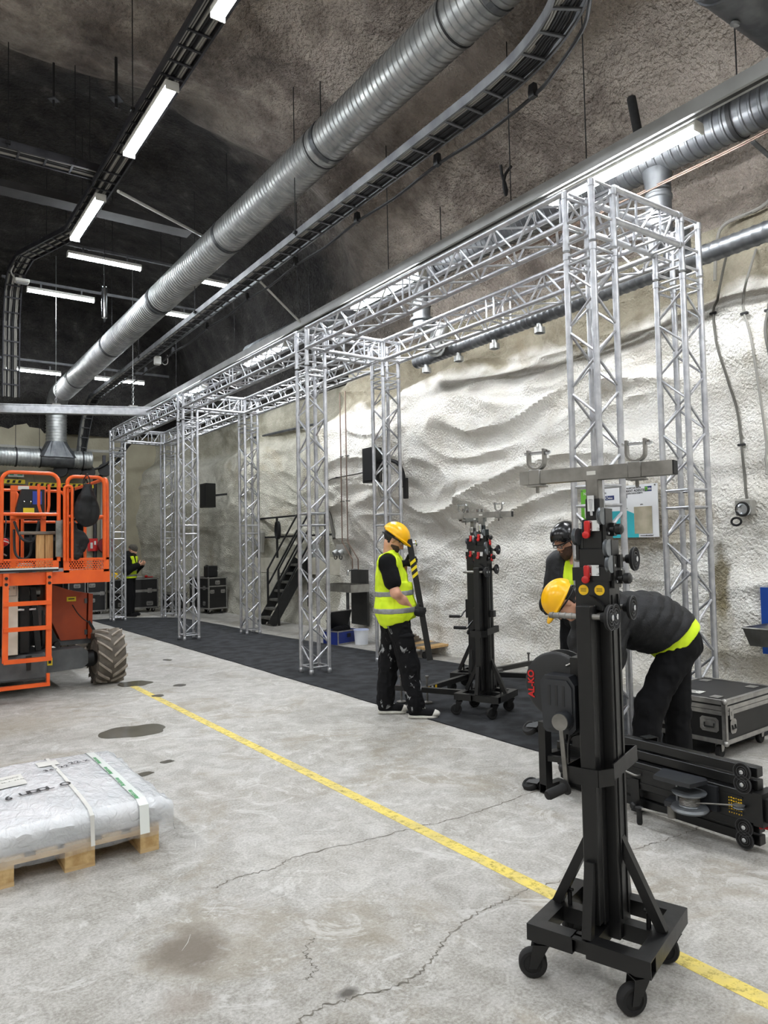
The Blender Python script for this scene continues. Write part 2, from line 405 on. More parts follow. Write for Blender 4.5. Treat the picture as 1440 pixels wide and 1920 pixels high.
# floor ------------------------------------------------------------
def floor_mat():
    m = bpy.data.materials.new('worn_concrete'); m.use_nodes = True
    nt = m.node_tree; n = nt.nodes; L = nt.links; b = n['Principled BSDF']
    tc = n.new('ShaderNodeTexCoord'); pos = tc.outputs['Object']
    def N(sc, det=6, rough=0.6, dist=0.0):
        k = n.new('ShaderNodeTexNoise'); k.inputs['Scale'].default_value = sc; k.inputs['Detail'].default_value = det
        k.inputs['Roughness'].default_value = rough; k.inputs['Distortion'].default_value = dist; L.new(pos, k.inputs['Vector']); return k.outputs['Fac']
    def ramp(f, stops):
        r = n.new('ShaderNodeValToRGB'); e = r.color_ramp.elements
        while len(e) < len(stops): e.new(0.5)
        for q, (p, c) in zip(e, stops): q.position = p; q.color = lin(c) if len(c) == 3 else c
        L.new(f, r.inputs['Fac']); return r.outputs[0]
    def mix(f, a, c, mode='MIX'):
        k = n.new('ShaderNodeMix'); k.data_type = 'RGBA'; k.blend_type = mode
        L.new(f, k.inputs[0]) if not isinstance(f, (int, float)) else setattr(k.inputs[0], 'default_value', f)
        for i, q in ((6, a), (7, c)):
            if isinstance(q, tuple): k.inputs[i].default_value = q
            else: L.new(q, k.inputs[i])
        return k.outputs[2]
    c = ramp(N(0.7, 7, 0.62, 0.3), [(0.36, (132, 126, 114)), (0.46, (158, 154, 146)), (0.54, (176, 173, 168)), (0.66, (148, 140, 127))])
    c = mix(0.5, c, ramp(N(5.5, 9, 0.74, 0.8), [(0.4, (126, 122, 113)), (0.5, (168, 165, 159)), (0.6, (202, 200, 196))]))
    c = mix(0.35, c, ramp(N(75, 6, 0.75), [(0.38, (112, 108, 101)), (0.62, (212, 210, 206))]))
    # faint wet/brown stains and pale scuffs
    c = mix(ramp(N(1.1, 6, 0.7, 0.8), [(0.53, (0, 0, 0, 1)), (0.62, (0.5, 0.5, 0.5, 1))]), c, lin((138, 128, 110)))
    c = mix(ramp(N(2.3, 9, 0.8, 2.0), [(0.55, (0, 0, 0, 1)), (0.60, (0.55, 0.55, 0.55, 1))]), c, lin((204, 203, 200)))
    # pitting
    c = mix(ramp(N(34, 3, 0.5), [(0.72, (0, 0, 0, 1)), (0.76, (0.7, 0.7, 0.7, 1))]), c, lin((112, 108, 100)))
    # dirty brown blots with soft edges, at their own places
    sx = n.new('ShaderNodeSeparateXYZ'); L.new(pos, sx.inputs[0])
    def M2(op, a, q):
        k = n.new('ShaderNodeMath'); k.operation = op
        for i, v in enumerate((a, q)):
            if isinstance(v, (int, float)): k.inputs[i].default_value = v
            else: L.new(v, k.inputs[i])
        return k.outputs[0]
    wob = N(6, 5, 0.65)
    for (px, py, rx, ry, s, col) in [(1.06, 2.93, 0.17, 0.2, 0.8, (104, 94, 82)), (0.93, 2.6, 0.12, 0.1, 0.5, (128, 114, 100)), (1.42, 2.3, 0.05, 0.035, 0.9, (70, 65, 58)), (1.35, 5.0, 0.12, 0.08, 0.7, (90, 86, 80)), (0.9, 7.6, 0.9, 0.5, 0.45, (148, 138, 118)), (0.75, 5.9, 0.8, 0.5, 0.4, (150, 140, 120)), (0.3, 1.9, 0.5, 0.5, 0.35, (140, 130, 112))]:
        a = M2('DIVIDE', M2('SUBTRACT', sx.outputs['X'], px), rx); q = M2('DIVIDE', M2('SUBTRACT', sx.outputs['Y'], py), ry)
        d = M2('ADD', M2('ADD', M2('MULTIPLY', a, a), M2('MULTIPLY', q, q)), M2('MULTIPLY', M2('SUBTRACT', wob, 0.5), 2.2))
        k = n.new('ShaderNodeMapRange'); k.inputs['From Min'].default_value = 1.2; k.inputs['From Max'].default_value = 0.1
        L.new(d, k.inputs['Value'])
        c = mix(M2('MULTIPLY', k.outputs[0], s), c, lin(col))
    L.new(c, b.inputs['Base Color'])
    mr = n.new('ShaderNodeMapRange'); mr.inputs['To Min'].default_value = 0.42; mr.inputs['To Max'].default_value = 0.8
    L.new(N(2.2, 6, 0.7), mr.inputs['Value']); L.new(mr.outputs[0], b.inputs['Roughness'])
    b.inputs['Specular IOR Level'].default_value = 0.35
    bp = n.new('ShaderNodeBump'); bp.inputs['Strength'].default_value = 0.18; bp.inputs['Distance'].default_value = 0.01
    L.new(N(70, 4, 0.7), bp.inputs['Height']); L.new(bp.outputs[0], b.inputs['Normal'])
    return m
m = MB(); m.box((1.0, 8.6, -0.1), (15.5, 32, 0.2))
floor = struct(m.obj('floor', floor_mat()))
floor.location = (0, 0, 0)

# painted line on the floor, worn through in places
def worn_paint():
    m = mat('worn_yellow_paint', (222, 200, 96), (202, 184, 108), rough=0.6, scale=8)
    nt = m.node_tree; n = nt.nodes; b = n['Principled BSDF']
    tc = n.new('ShaderNodeTexCoord'); no = n.new('ShaderNodeTexNoise'); no.inputs['Scale'].default_value = 18; no.inputs['Detail'].default_value = 9; no.inputs['Roughness'].default_value = 0.8
    nt.links.new(tc.outputs['Object'], no.inputs['Vector'])
    r = n.new('ShaderNodeValToRGB'); r.color_ramp.elements[0].position = 0.33; r.color_ramp.elements[1].position = 0.5
    r.color_ramp.elements[0].color = (0.25, 0.25, 0.25, 1)
    nt.links.new(no.outputs['Fac'], r.inputs['Fac']); nt.links.new(r.outputs[0], b.inputs['Alpha'])
    return m
wp = worn_paint()
m = MB(); m.box((2.553, 4.35, 0.0008), (0.082, 9.6, 0.0012)); o = m.obj('painted_line', wp, floor); tag(o, 'worn yellow line painted on the concrete')
# wet patches: thin glossy films with an irregular rim
wet = mat('wet_concrete', (98, 94, 86), (80, 77, 70), rough=0.12, scale=3, spec=0.6)
def puddle(cx, cy, rx, ry, rot=0):
    m = MB(); P = []; n = 40
    for k in range(n):
        a = 2*PI*k/n; r = 1+0.16*nz(math.cos(a)*1.3+cx, math.sin(a)*1.3+cy, 2.2)*2
        x, y = rx*r*math.cos(a), ry*r*math.sin(a)
        P.append(Vector((cx+x*math.cos(rot)-y*math.sin(rot), cy+x*math.sin(rot)+y*math.cos(rot), 0.0016)))
    m.add(P, [tuple(range(n))]); return m.obj('puddle', wet, floor)
tag(puddle(1.93, 6.67, 0.28, 0.21), 'dark wet patch on the concrete')
puddle(2.62, 9.02, 0.19, 0.2)
puddle(1.32, 5.85, 0.06, 0.05); puddle(1.85, 5.55, 0.05, 0.04); puddle(1.6, 5.35, 0.08, 0.05); puddle(2.6, 8.1, 0.06, 0.08); puddle(3.55, 10.6, 0.06, 0.1); puddle(3.0, 8.55, 0.07, 0.09)
# cracks: thin ragged strips in a darker concrete colour
crackm = mat('crack_grey', (128, 123, 114), (96, 91, 83), rough=0.9, scale=14)
def crack(pts, w, seed):
    rr = random.Random(seed); P = spline([(x, y, 0) for x, y in pts], 14); m = MB(); A = []; B = []
    for i, p in enumerate(P):
        t = (P[min(i+1, len(P)-1)]-P[max(i-1, 0)]).normalized(); s = Vector((-t.y, t.x, 0))
        p = p+s*rr.uniform(-1, 1)*0.012; ww = w*rr.uniform(0.2, 1.3)*(0.25 if i in (0, len(P)-1) else 1)
        A.append(p+s*ww+Vector((0, 0, 0.0011))); B.append(p-s*ww+Vector((0, 0, 0.0011)))
    m.grid([A, B], smooth=False, flip=True); return m.obj('crack', crackm, floor)
crack([(3.9, 3.36), (3.43, 3.37), (3.01, 3.34), (2.68, 3.35), (2.55, 3.37), (2.18, 3.4), (1.82, 3.44), (1.67, 3.39), (1.46, 3.4), (1.34, 3.37)], 0.0045, 2)
crack([(2.75, 2.42), (2.49, 2.46), (2.29, 2.45), (2.09, 2.43), (1.9, 2.35), (1.81, 2.29), (1.64, 2.23), (1.44, 2.26), (1.29, 2.29), (1.15, 2.24)], 0.0045, 1)
crack([(2.9, 2.46), (3.3, 2.43), (3.55, 2.41), (3.88, 2.4), (4.4, 2.42)], 0.004, 4)
crack([(1.5, 2.7), (1.42, 2.62), (1.4, 2.5), (1.33, 2.46)], 0.003, 5)
scratchm = mat('pale_scratch', (206, 205, 201), rough=0.8)
def scratch(pts, w):
    P = [Vector((x, y, 0.0013)) for x, y in pts]; m = MB(); A = []; B = []
    for i, p in enumerate(P):
        t = (P[min(i+1, len(P)-1)]-P[max(i-1, 0)]).normalized(); s = Vector((-t.y, t.x, 0))*w*(0.3 if i in (0, len(P)-1) else 1); A.append(p+s); B.append(p-s)
    m.grid([A, B], smooth=False, flip=True); return m.obj('scratch', scratchm, floor)
scratch([(1.6, 3.35), (1.66, 3.29), (1.74, 3.22)], 0.0022); scratch([(1.28, 3.96), (1.36, 3.915), (1.44, 3.87)], 0.0018); scratch([(1.44, 3.87), (1.46, 3.92), (1.48, 3.98)], 0.0018)
rs = random.Random(11)
for k in range(34):
    x, y = rs.uniform(0.9, 2.4), rs.uniform(1.8, 5.2); a = rs.uniform(-0.6, 0.9); L = rs.uniform(0.03, 0.16)
    scratch([(x, y), (x+L*0.5*math.cos(a), y+L*0.5*math.sin(a)), (x+L*math.cos(a+0.1), y+L*math.sin(a+0.1))], 0.0011)
for k in range(7): scratch([(1.07+0.012*k, 3.86-0.05*k), (1.09+0.012*k, 3.85-0.05*k), (1.115+0.012*k, 3.845-0.05*k)], 0.0015)
# ------------------------------------------------------------------ overhead: lamps, rails, ducts, cable ladders
def ceil_z(x, y):
    """height of the vault above (x, y), from its profile"""
    for a, b in zip(vp, vp[1:]):
        if a.x <= x <= b.x and b.z > 4: return a.z+(b.z-a.z)*(x-a.x)/max(1e-6, b.x-a.x)+0.12
    return 7.5
# one fluorescent batten: housing, diffuser, end caps, two hangers
def make_lamp(L=1.5, drop=0.09, k=1.0, dm=None):
    t = thing('fluorescent_lamp', 'lamp', 'lamp')
    m = MB(); m.box((0, 0, 0.035), (0.10*k, L, 0.03), bev=0.006); m.prism([(-0.045*k, 0), (0.045*k, 0), (0.05*k, 0.022), (-0.05*k, 0.022)], (0, -L/2, 0), (1, 0, 0), (0, 0, 1), (0, 1, 0), L)
    m.obj('housing', white, t)
    m = MB(); pr = [(0.042*k*math.cos(a), 0.002-0.05*math.sin(a)) for a in [PI*k/10 for k in range(11)]]
    m.prism(pr, (0, -L/2+0.012, 0), (1, 0, 0), (0, 0, 1), (0, 1, 0), L-0.024, True); m.obj('diffuser', dm or diff, t)
    for s in (-1, 1):
        m = MB(); m.box((0, s*(L/2-0.005), -0.012), (0.098*k, 0.016, 0.075), bev=0.004); m.obj('end_cap', white, t)
        m = MB(); m.box((-0.03, s*L*0.3, 0.05+drop/2), (0.003, 0.03, drop)); m.box((0, s*L*0.3, 0.052), (0.11, 0.03, 0.004)); m.box((0, s*L*0.3, 0.05+drop), (0.07, 0.03, 0.004)); m.obj('hanger', trayg, t)
    return t
lamp0 = make_lamp(1.5, k=1.4); lampS = make_lamp(1.2); lampFill = make_lamp(1.5, k=2.4, dm=emit('fill_diffuser_wide', (0.95, 0.975, 1.0, 1), LAMP*1.2)); lampR = make_lamp(1.57, k=1.4, dm=emit('lamp_diffuser_bright', (0.95, 0.975, 1.0, 1), LAMP*1.35))
used = {}
def lamp(x, y, z, rz, label, group=None, src=None):
    src = src or lamp0
    o = src if src.name not in used else copy_tree(src)
    used[src.name] = 1
    o.location = (x, y, z); o.rotation_euler = (0, 0, rz); o['label'] = label
    if group: o['group'] = group
    return o
lamp(2.40, 7.67, 6.2, 0, 'bright fluorescent tube under the left cable ladder, second from the top of the photo', 'lamps along the left cable ladder')
lamp(2.40, 10.43, 6.2, 0, 'bright fluorescent tube under the left cable ladder, nearest the crossing ladder', 'lamps along the left cable ladder')
lamp(2.40, 5.02, 6.2, 0, 'bright fluorescent tube cut by the top edge, under the left cable ladder', 'lamps along the left cable ladder')
for y, w_ in ((2.4, 'first'), (-0.3, 'second'), (-3.0, 'third')): lamp(2.40, y, 6.2, 0, w_+' fluorescent tube under the left cable ladder past the top of the photo', 'lamps along the left cable ladder')
lamp(5.50, 4.03, 4.97, 0, 'long bright fluorescent tube hung on the grey trunking above the nearest truss corner', 'lamps along the right trunking', lampR)
lamp(5.55, 7.75, 4.97, 0, 'fluorescent tube on the grey trunking seen through the truss lattice', 'lamps along the right trunking', lampR)
lamp(5.6, 11.45, 4.97, 0, 'fluorescent tube on the grey trunking, hidden farther along behind the truss', 'lamps along the right trunking', lampR)
lamp(5.6, 15.1, 4.97, 0, 'fluorescent tube at the far end of the grey trunking', 'lamps along the right trunking', lampR)
lamp(5.45, 0.35, 4.97, 0, 'fluorescent tube on the right trunking beside the camera, out of view', 'lamps along the right trunking', lampR)
lamp(5.45, -3.3, 4.97, 0, 'fluorescent tube on the right trunking behind the camera, out of view', 'lamps along the right trunking', lampR)
for y, w_ in ((9.4, 'farthest'), (5.0, 'second farthest'), (0.8, 'second nearest'), (-3.4, 'nearest')): lamp(-2.6, y, 5.9, 0, w_+' wide fluorescent tube added on the left side for light, out of view', 'lamps added on the left for light', lampFill)  # unseen row, added to light the right wall from the front
lamp(3.19, 12.6, 6.5, PI/2, 'fluorescent tube hung crosswise left of the big duct, highest of the cross rows', 'cross-hung lamps at the far end', lampS)
lamp(5.05, 12.6, 6.5, PI/2, 'crosswise fluorescent tube peeping out right of the big duct behind the middle cable ladder', 'cross-hung lamps at the far end', lampS)
lamp(2.92, 14.72, 6.5, PI/2, 'crosswise fluorescent tube beside the hanging silver sensor, middle row', 'cross-hung lamps at the far end', lampS)
lamp(4.95, 14.72, 6.5, PI/2, 'short bit of crosswise fluorescent tube between duct and cable ladder, middle row', 'cross-hung lamps at the far end', lampS)
lamp(3.02, 18.3, 5.8, PI/2, 'lowest crosswise fluorescent tube left of the duct end', 'cross-hung lamps at the far end', lampS)
lamp(4.97, 18.3, 5.8, PI/2, 'lowest crosswise fluorescent tube behind the far end of the middle cable ladder', 'cross-hung lamps at the far end', lampS)
# carrying rails
def rail(name, label, p0, p1, w, h, material, rods=(), cat='rail'):
    t = thing(name, label, cat, p0); d = Vector(p1)-Vector(p0); L = d.length; d.normalize()
    s = d.cross(Vector((0, 0, 1))).normalized(); m = MB()
    for (a, b, ww, hh) in [(0, h/2, w, 0.004), (-w/2, 0, 0.004, h), (w/2, 0, 0.004, h), (-w*0.36, -h/2, w*0.28, 0.004), (w*0.36, -h/2, w*0.28, 0.004)]:
        c = s*a+Vector((0, 0, b)); m.bar(c, c+d*L, ww, hh)
    m.obj('channel', material, t)
    for f in rods:
        q = d*(L*f); top = ceil_z(p0[0]+q.x, p0[1]+q.y)-p0[2]
        r = MB(); r.cyl(q+Vector((0, 0, h/2-0.01)), q+Vector((0, 0, top)), 0.006, 6); r.obj('hanger_rod', cableb, t)
    return t
trunkm = mat('grey_trunking', (150, 150, 148), (132, 132, 130), rough=0.5, scale=3)
rail('lamp_trunking', 'long pale grey trunking carrying the right-hand lamps past the truss top', (5.33, -6, 5.05), (5.45, 18.5, 5.05), 0.10, 0.11, trunkm, (0.1, 0.265, 0.42, 0.46, 0.55, 0.65, 0.75, 0.88), 'trunking')
rail('lamp_rail', 'dark rail carrying the highest crosswise lamps', (2.2, 12.6, 6.66), (5.9, 12.6, 6.66), 0.04, 0.04, trayg, (0.1, 0.3, 0.62, 0.8))
rail('lamp_rail', 'dark rail carrying the middle crosswise lamps', (1.9, 14.72, 6.66), (5.9, 14.72, 6.66), 0.04, 0.04, trayg, (0.1, 0.3, 0.6, 0.85))
rail('lamp_rail', 'grey rail carrying the lowest crosswise lamps', (2.0, 18.3, 6.03), (6.2, 18.3, 6.03), 0.04, 0.05, trayg, (0.1, 0.35, 0.7))

# spiral ducts -----------------------------------------------------
def ribbed(m, p0, p1, r, pitch=0.072, rib=0.012, n=28, caps=True):
    p0, p1 = Vector(p0), Vector(p1); L = (p1-p0).length; k = max(2, int(L/pitch)); pr = []
    for i in range(k):
        a = L*i/k; st = L/k
        pr += [(r, a), (r, a+st*0.62), (r+rib, a+st*0.70), (r+rib, a+st*0.90)]
    pr.append((r, L)); m.lathe(pr, p0, p1-p0, n)
    return m
def collar(m, p, d, r, w=0.05, t=0.014, n=28):
    m.lathe([(r, -w/2), (r+t, -w/2), (r+t, w/2), (r, w/2)], p, d, n, smooth=False, closed=True); return m
dA, dB = Vector((4.637, 3, 6.76)), Vector((3.889, 20, 5.607)); dd = (dB-dA).normalized()
at = lambda y: dA+(dB-dA)*((y-3)/17)
t = thing('spiral_duct', 'large galvanised spiral duct running the length of the vault to the far wall', 'duct', tuple(at(3)))
o0 = at(3)
joints = [-5.5, -1.5, 2.0, 4.6, 7.35, 10.1, 12.9, 15.6, 19.45]
for a, b in zip(joints, joints[1:]):
    ribbed(MB(), at(a)-o0, at(b)-o0, 0.242).obj('duct_section', zinc, t)
for y in joints[1:-1]:
    collar(MB(), at(y)-o0, dd, 0.242, 0.06, 0.016).obj('joint_collar', zincdk, t)
for y in (2.6, 5.1, 7.5, 10.1, 12.8, 15.6, 18.2):
    c = at(y)-o0; m = MB(); top = ceil_z(at(y).x, y)-o0.z
    collar(m, c, dd, 0.25, 0.025, 0.008); m.cyl(c+Vector((0, 0, 0.25)), Vector((c.x, c.y, max(top, c.z+0.4))), 0.007, 6); m.obj('hanger_rod', cableb, t)
# elbow and drop
e0 = at(19.45)-o0; m = MB(); pts = spline([e0, at(19.8)-o0, at(20.05)-o0+Vector((0, 0, -0.12)), at(20.15)-o0+Vector((0, 0, -0.4))], 5); m.tube(pts, 0.25, 28); m.obj('elbow', zinc, t)
bx, by = at(20.15).x, at(20.15).y
m = MB(); ribbed(m, (bx-o0.x, by-o0.y, at(20.15).z-0.35-o0.z), (bx-o0.x, by-o0.y, 4.42-o0.z), 0.245); m.obj('drop_section', zinc, t)
m = MB(); r1, r2 = [], []
for k in range(28):
    a = 2*PI*k/28; c, s_ = math.cos(a), math.sin(a); q = max(abs(c), abs(s_))
    r1.append(Vector((bx+0.25*c, by+0.25*s_, 4.44))-o0); r2.append(Vector((bx+0.44*c/q, by+0.3*s_/q, 4.02))-o0)
m.grid([r1, r2], smooth=False, closed=True); m.obj('saddle_hood', zincdk, t)
t2 = thing('spiral_duct', 'horizontal spiral duct along the far wall under the drop', 'duct', (bx, by, 4.0))
ribbed(MB(), (-3.4, 0, 0), (-0.4, 0, 0), 0.225).obj('duct_section', zinc, t2)
ribbed(MB(), (-0.4, 0, 0), (0.4, 0, 0), 0.225, 0.4).obj('duct_section', zincdk, t2)
ribbed(MB(), (0.4, 0, 0), (0.85, 0, 0), 0.225).obj('duct_section', zinc, t2)
for x in (-2.1, -0.95, -0.4, 0.62):
    m = MB(); collar(m, (x, 0, 0), (1, 0, 0), 0.235, 0.03); m.cyl((x, 0, 0.23), (x, 0, 1.3), 0.007, 6); m.obj('hanger_rod', cableb, t2)
# right wall duct with its two drops
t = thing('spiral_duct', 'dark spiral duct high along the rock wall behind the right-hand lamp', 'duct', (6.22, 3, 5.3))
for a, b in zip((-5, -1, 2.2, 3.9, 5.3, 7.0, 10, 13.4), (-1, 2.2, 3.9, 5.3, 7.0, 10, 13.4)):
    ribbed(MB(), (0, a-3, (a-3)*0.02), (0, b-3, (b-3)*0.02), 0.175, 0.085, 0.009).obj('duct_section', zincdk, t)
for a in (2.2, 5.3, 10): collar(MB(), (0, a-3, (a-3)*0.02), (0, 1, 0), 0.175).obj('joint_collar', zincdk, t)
for a in (3.3, 7.4, 11): m = MB(); collar(m, (0, a-3, 0.02*(a-3)), (0, 1, 0), 0.18, 0.04); m.cyl((0, a-3, 0.17), (0, a-3, 1.05), 0.007, 6); m.obj('hanger_rod', cableb, t)
for (yy, zl) in ((4.12, -0.85), (7.85, -0.72)):
    m = MB(); m.lathe([(0.14, -0.12), (0.13, -0.2), (0.122, -0.24), (0.122, -0.36), (0.132, -0.37), (0.132, -0.40), (0.122, -0.41), (0.122, -0.56)], (0, yy-3, 0), (0, 0, 1), 26)
    m.lathe([(0.125, -0.58), (0.165, -0.57), (0.165, -0.60), (0.125, -0.62), (0.125, zl)], (0, yy-3, 0), (0, 0, 1), 26); m.obj('branch_drop', zincdk, t)
t = thing('spiral_duct', 'slim spiral duct with small nozzles along the rock wall behind the truss', 'duct', (6.5, 3, 4.33))
zl = lambda y: -0.012*(y-3)
for a, b in zip((-4, 0, 2.6, 4.3, 6.1, 7.9), (0, 2.6, 4.3, 6.1, 7.9, 8.35)):
    ribbed(MB(), (0, a-3, zl(a)), (0, b-3, zl(b)), 0.09, 0.09, 0.005).obj('duct_section', zincdk, t)
for y in (5.95, 6.72, 7.42, 8.12):
    m = MB(); m.lathe([(0.035, -0.06), (0.035, -0.13), (0.065, -0.135), (0.065, -0.20), (0.05, -0.20), (0.045, -0.15)], (0, y-3, zl(y)), (0, 0, 1), 16); m.obj('nozzle', zinc, t)
m = MB(); m.tube(spline([(-0.02, 4.75, 0.35), (-0.04, 4.78, 0.15), (-0.12, 4.72, 0.0), (-0.3, 4.55, -0.06)], 4), 0.125, 22, caps=False, radii=None); m.tube(spline([(-0.02, 4.75, 0.35), (-0.04, 4.78, 0.15), (-0.12, 4.72, 0.0), (-0.3, 4.55, -0.06)], 4), 0.115, 22, caps=False)
e = Vector((-0.3, 4.55, -0.06)); ed = Vector((-0.18, -0.17, -0.06)).normalized()
m.lathe([(0.115, 0), (0.137, 0), (0.137, 0.03), (0.115, 0.03)], e, ed, 22, closed=True); m.lathe([(0.07, -0.04), (0.085, -0.03), (0.085, 0.0), (0.05, 0.0)], e, ed, 22); m.lathe([(0.115, -0.03), (0.001, -0.03)], e, ed, 22)
m.obj('open_elbow', zinc, t)
m = MB(); m.lathe([(0.13, -0.12), (0.13, 0.3)], (0, 1.12, 0.02), (0, 0, 1), 22); m.obj('branch_drop', zincdk, t)
# cross duct in the upper right corner
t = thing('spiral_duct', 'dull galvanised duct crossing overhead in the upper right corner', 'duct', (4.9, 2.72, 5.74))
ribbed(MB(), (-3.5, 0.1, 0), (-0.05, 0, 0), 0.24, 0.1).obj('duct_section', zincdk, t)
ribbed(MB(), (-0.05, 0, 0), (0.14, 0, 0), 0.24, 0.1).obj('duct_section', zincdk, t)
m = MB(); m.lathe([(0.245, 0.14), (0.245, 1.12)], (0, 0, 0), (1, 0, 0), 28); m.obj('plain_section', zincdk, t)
m = MB(); m.lathe([(0.02, 0), (0.035, 0.01), (0.035, 0.03), (0.0, 0.045)], (0.42, 0.09, -0.225), (0, 0.4, -1), 12); m.obj('inspection_plug', zinc, t)
m = MB(); m.tube([(4.7, 2.2, 5.72), (5.25, 2.45, 5.42), (6.1, 2.75, 5.1)], 0.016, 8); tag(m.obj('conduit', cablew), 'pale thin conduit crossing the overhead duct in the upper right corner', 'conduit')

# cable ladders ----------------------------------------------------
def ladder(name, label, path, width, step, railh, material, rods=(), cables=3, group=None, cat='cable ladder', seed=1, ncab=0.014):
    """side rails and rungs following a path in space; the width lies across the path and level"""
    P = [Vector(p) for p in path]; o = P[0].copy(); P = [p-o for p in P]
    t = thing(name, label, cat, tuple(o), group=group)
    side = []
    for i in range(len(P)):
        d = (P[min(i+1, len(P)-1)]-P[max(i-1, 0)]); h = Vector((d.x, d.y, 0))
        side.append(h.cross(Vector((0, 0, 1))).normalized() if h.length > 0.15*d.length else (side[-1] if side else Vector((1, 0, 0))))
    for s in (-1, 1):
        m = MB()
        for i in range(len(P)-1):
            a, b = P[i]+side[i]*s*width/2, P[i+1]+side[i+1]*s*width/2
            nrm = (b-a).cross(side[i]).normalized(); nrm = nrm if nrm.z >= 0 else -nrm
            m.bar(a-(b-a).normalized()*0.003, b+(b-a).normalized()*0.003, 0.006, railh, nrm)
            for e in (-1, 1): m.bar(a+nrm*e*railh/2-side[i]*s*0.007, b+nrm*e*railh/2-side[i+1]*s*0.007, 0.02, 0.004, nrm)
        m.obj('side_rail', material, t)
    acc = 0.0; rung = None
    for i in range(len(P)-1):
        a, b = P[i], P[i+1]; L = (b-a).length
        x = step-acc
        while x < L:
            q = a+(b-a)*(x/L); sd = side[i].lerp(side[i+1], x/L); nrm = (b-a).cross(sd).normalized(); nrm = nrm if nrm.z >= 0 else -nrm
            R = Matrix((sd, (b-a).normalized(), nrm)).transposed()
            if rung is None: rung = MB().box((0, 0, 0), (width, 0.024, 0.014)).me('rung')
            r = link('rung', rung, material, t); r.matrix_local = Matrix.Translation(q-nrm*(railh/2-0.012)) @ R.to_4x4(); x += step
        acc = (acc+L) % step
    rr = random.Random(seed)
    for k in range(cables):
        off = (-0.40+0.8*(k+0.5)/cables)*width*0.9; m = MB()
        pts = [P[i]+side[i]*(off+rr.uniform(-1, 1)*0.012)+Vector((0, 0, -railh/2+0.03+rr.uniform(0, 0.008))) for i in range(len(P))]
        for j in range(3 if cables < 6 else 2):
            m.tube([p+side[i]*(j-1)*ncab*1.8+Vector((0, 0, (j % 2)*0.006)) for i, p in enumerate(pts)], ncab*rr.uniform(0.7, 1.1), 6)
        m.obj('cable_bundle', cableb if k % 3 else cablew, t)
    for (f, s) in rods:
        i = min(int(f), len(P)-2); q = P[i].lerp(P[i+1], f-i)+side[i]*s*(width/2+0.02); w = q+o
        r = MB(); r.cyl(q-Vector((0, 0, railh/2)), q+Vector((0, 0, max(0.5, ceil_z(w.x, w.y)-w.z))), 0.006, 6); r.box(q, (0.05, 0.05, 0.03)); r.obj('hanger_rod', cableb, t)
    return t
def dense(pts, n): return spline(pts, n)
mt = ladder('cable_ladder', 'long steel cable ladder hung between the big duct and the rock wall', dense([(3.2, 2.98, 5.52), (3.75, 3.05, 5.52), (4.12, 3.42, 5.52), (4.32, 4.0, 5.52), (4.38, 4.6, 5.52)], 5)+[Vector((4.38+0.016*(y-4.6), y, 5.52)) for y in (7, 10, 13, 16, 19.1)]+dense([(4.62, 19.4, 5.5), (4.6, 19.9, 5.2), (4.55, 20.2, 4.6), (4.5, 20.3, 4.0)], 3), 0.255, 0.27, 0.085, trayg, ((21.3, -1), (22.5, -1), (23.6, -1), (24.5, 1)), 3, seed=4)
# brackets under the right rail with a hung cable
m0 = MB(); m0.prism([(-0.02, 0), (0.02, 0), (0.03, -0.07), (0.025, -0.115), (-0.025, -0.115), (-0.03, -0.07)], (0, -0.03, 0), (1, 0, 0), (0, 0, 1), (0, 1, 0), 0.06); hookme = m0.me('cable_hook')
base = Vector(mt.location); hp = []
for y in (4.15, 5.45, 6.95, 8.5, 10.1, 11.8, 13.6, 15.4, 17.2):
    x = 4.38+0.016*(y-4.6)+0.165; link('cable_hook', hookme, cableb, mt, Vector((x, y, 5.47))-base); hp.append(Vector((x+0.01, y, 5.375))-base)
hp = [Vector((3.3, 2.86, 5.42))-base, Vector((3.85, 2.93, 5.42))-base, Vector((4.28, 3.4, 5.40))-base]+hp
pts = []
for a, b in zip(hp, hp[1:]):
    pts += [a, a.lerp(b, 0.5)-Vector((0, 0, 0.035))]
m = MB(); m.tube(spline(pts+[hp[-1]], 3), 0.016, 7); m.obj('hung_cable', cableb, mt)
ladder('cable_ladder', 'cable ladder full of cables above the left row of lamps', [(2.42, y, 6.36) for y in (-5, -1, 3, 6, 9, 11.3)]+[(2.2, 12.0, 6.36), (1.98, 12.7, 6.36), (1.95, 13.4, 6.33), (1.95, 13.75, 6.1), (1.95, 13.9, 5.6), (1.95, 13.95, 4.3)], 0.27, 0.25, 0.07, darktray, ((2.8, -1), (3.6, -1), (4.3, -1), (5.1, 1), (6.5, 1)), 7, seed=9)
ladder('cable_ladder', 'cable ladder crossing in from the left edge to the left row of lamps', [(-4, 9.5, 6.42), (-1, 9.5, 6.42), (1, 9.5, 6.42), (2.35, 9.5, 6.42)], 0.26, 0.3, 0.09, darktray, ((2.2, 1), (2.75, 1)), 4, seed=12)
m = MB(); m.box((0, 0, 0), (7.4, 0.3, 0.11)); tag(m.obj('cable_trunking', mat('soot_grey', (52, 50, 50), (40, 39, 39), rough=0.8), loc=(0.6, 11.6, 6.9)), 'dark flat cable trunking crossing below the far vault', 'trunking')
m = MB(); m.cyl((0, 0, 0), (1.73, 1.5, 0.35), 0.022, 10); tag(m.obj('pipe_strut', white, loc=(2.57, 9.5, 6.25)), 'thin pale pipe slanting from the left cable ladder to behind the big duct', 'pipe')
m = MB(); m.cyl((0, 0, 0), (0.78, 0.12, -0.5), 0.018, 10); tag(m.obj('pipe_strut', white, loc=(4.6, 9.65, 5.54)), 'thin pale pipe slanting from the middle cable ladder down to the trunking', 'pipe')
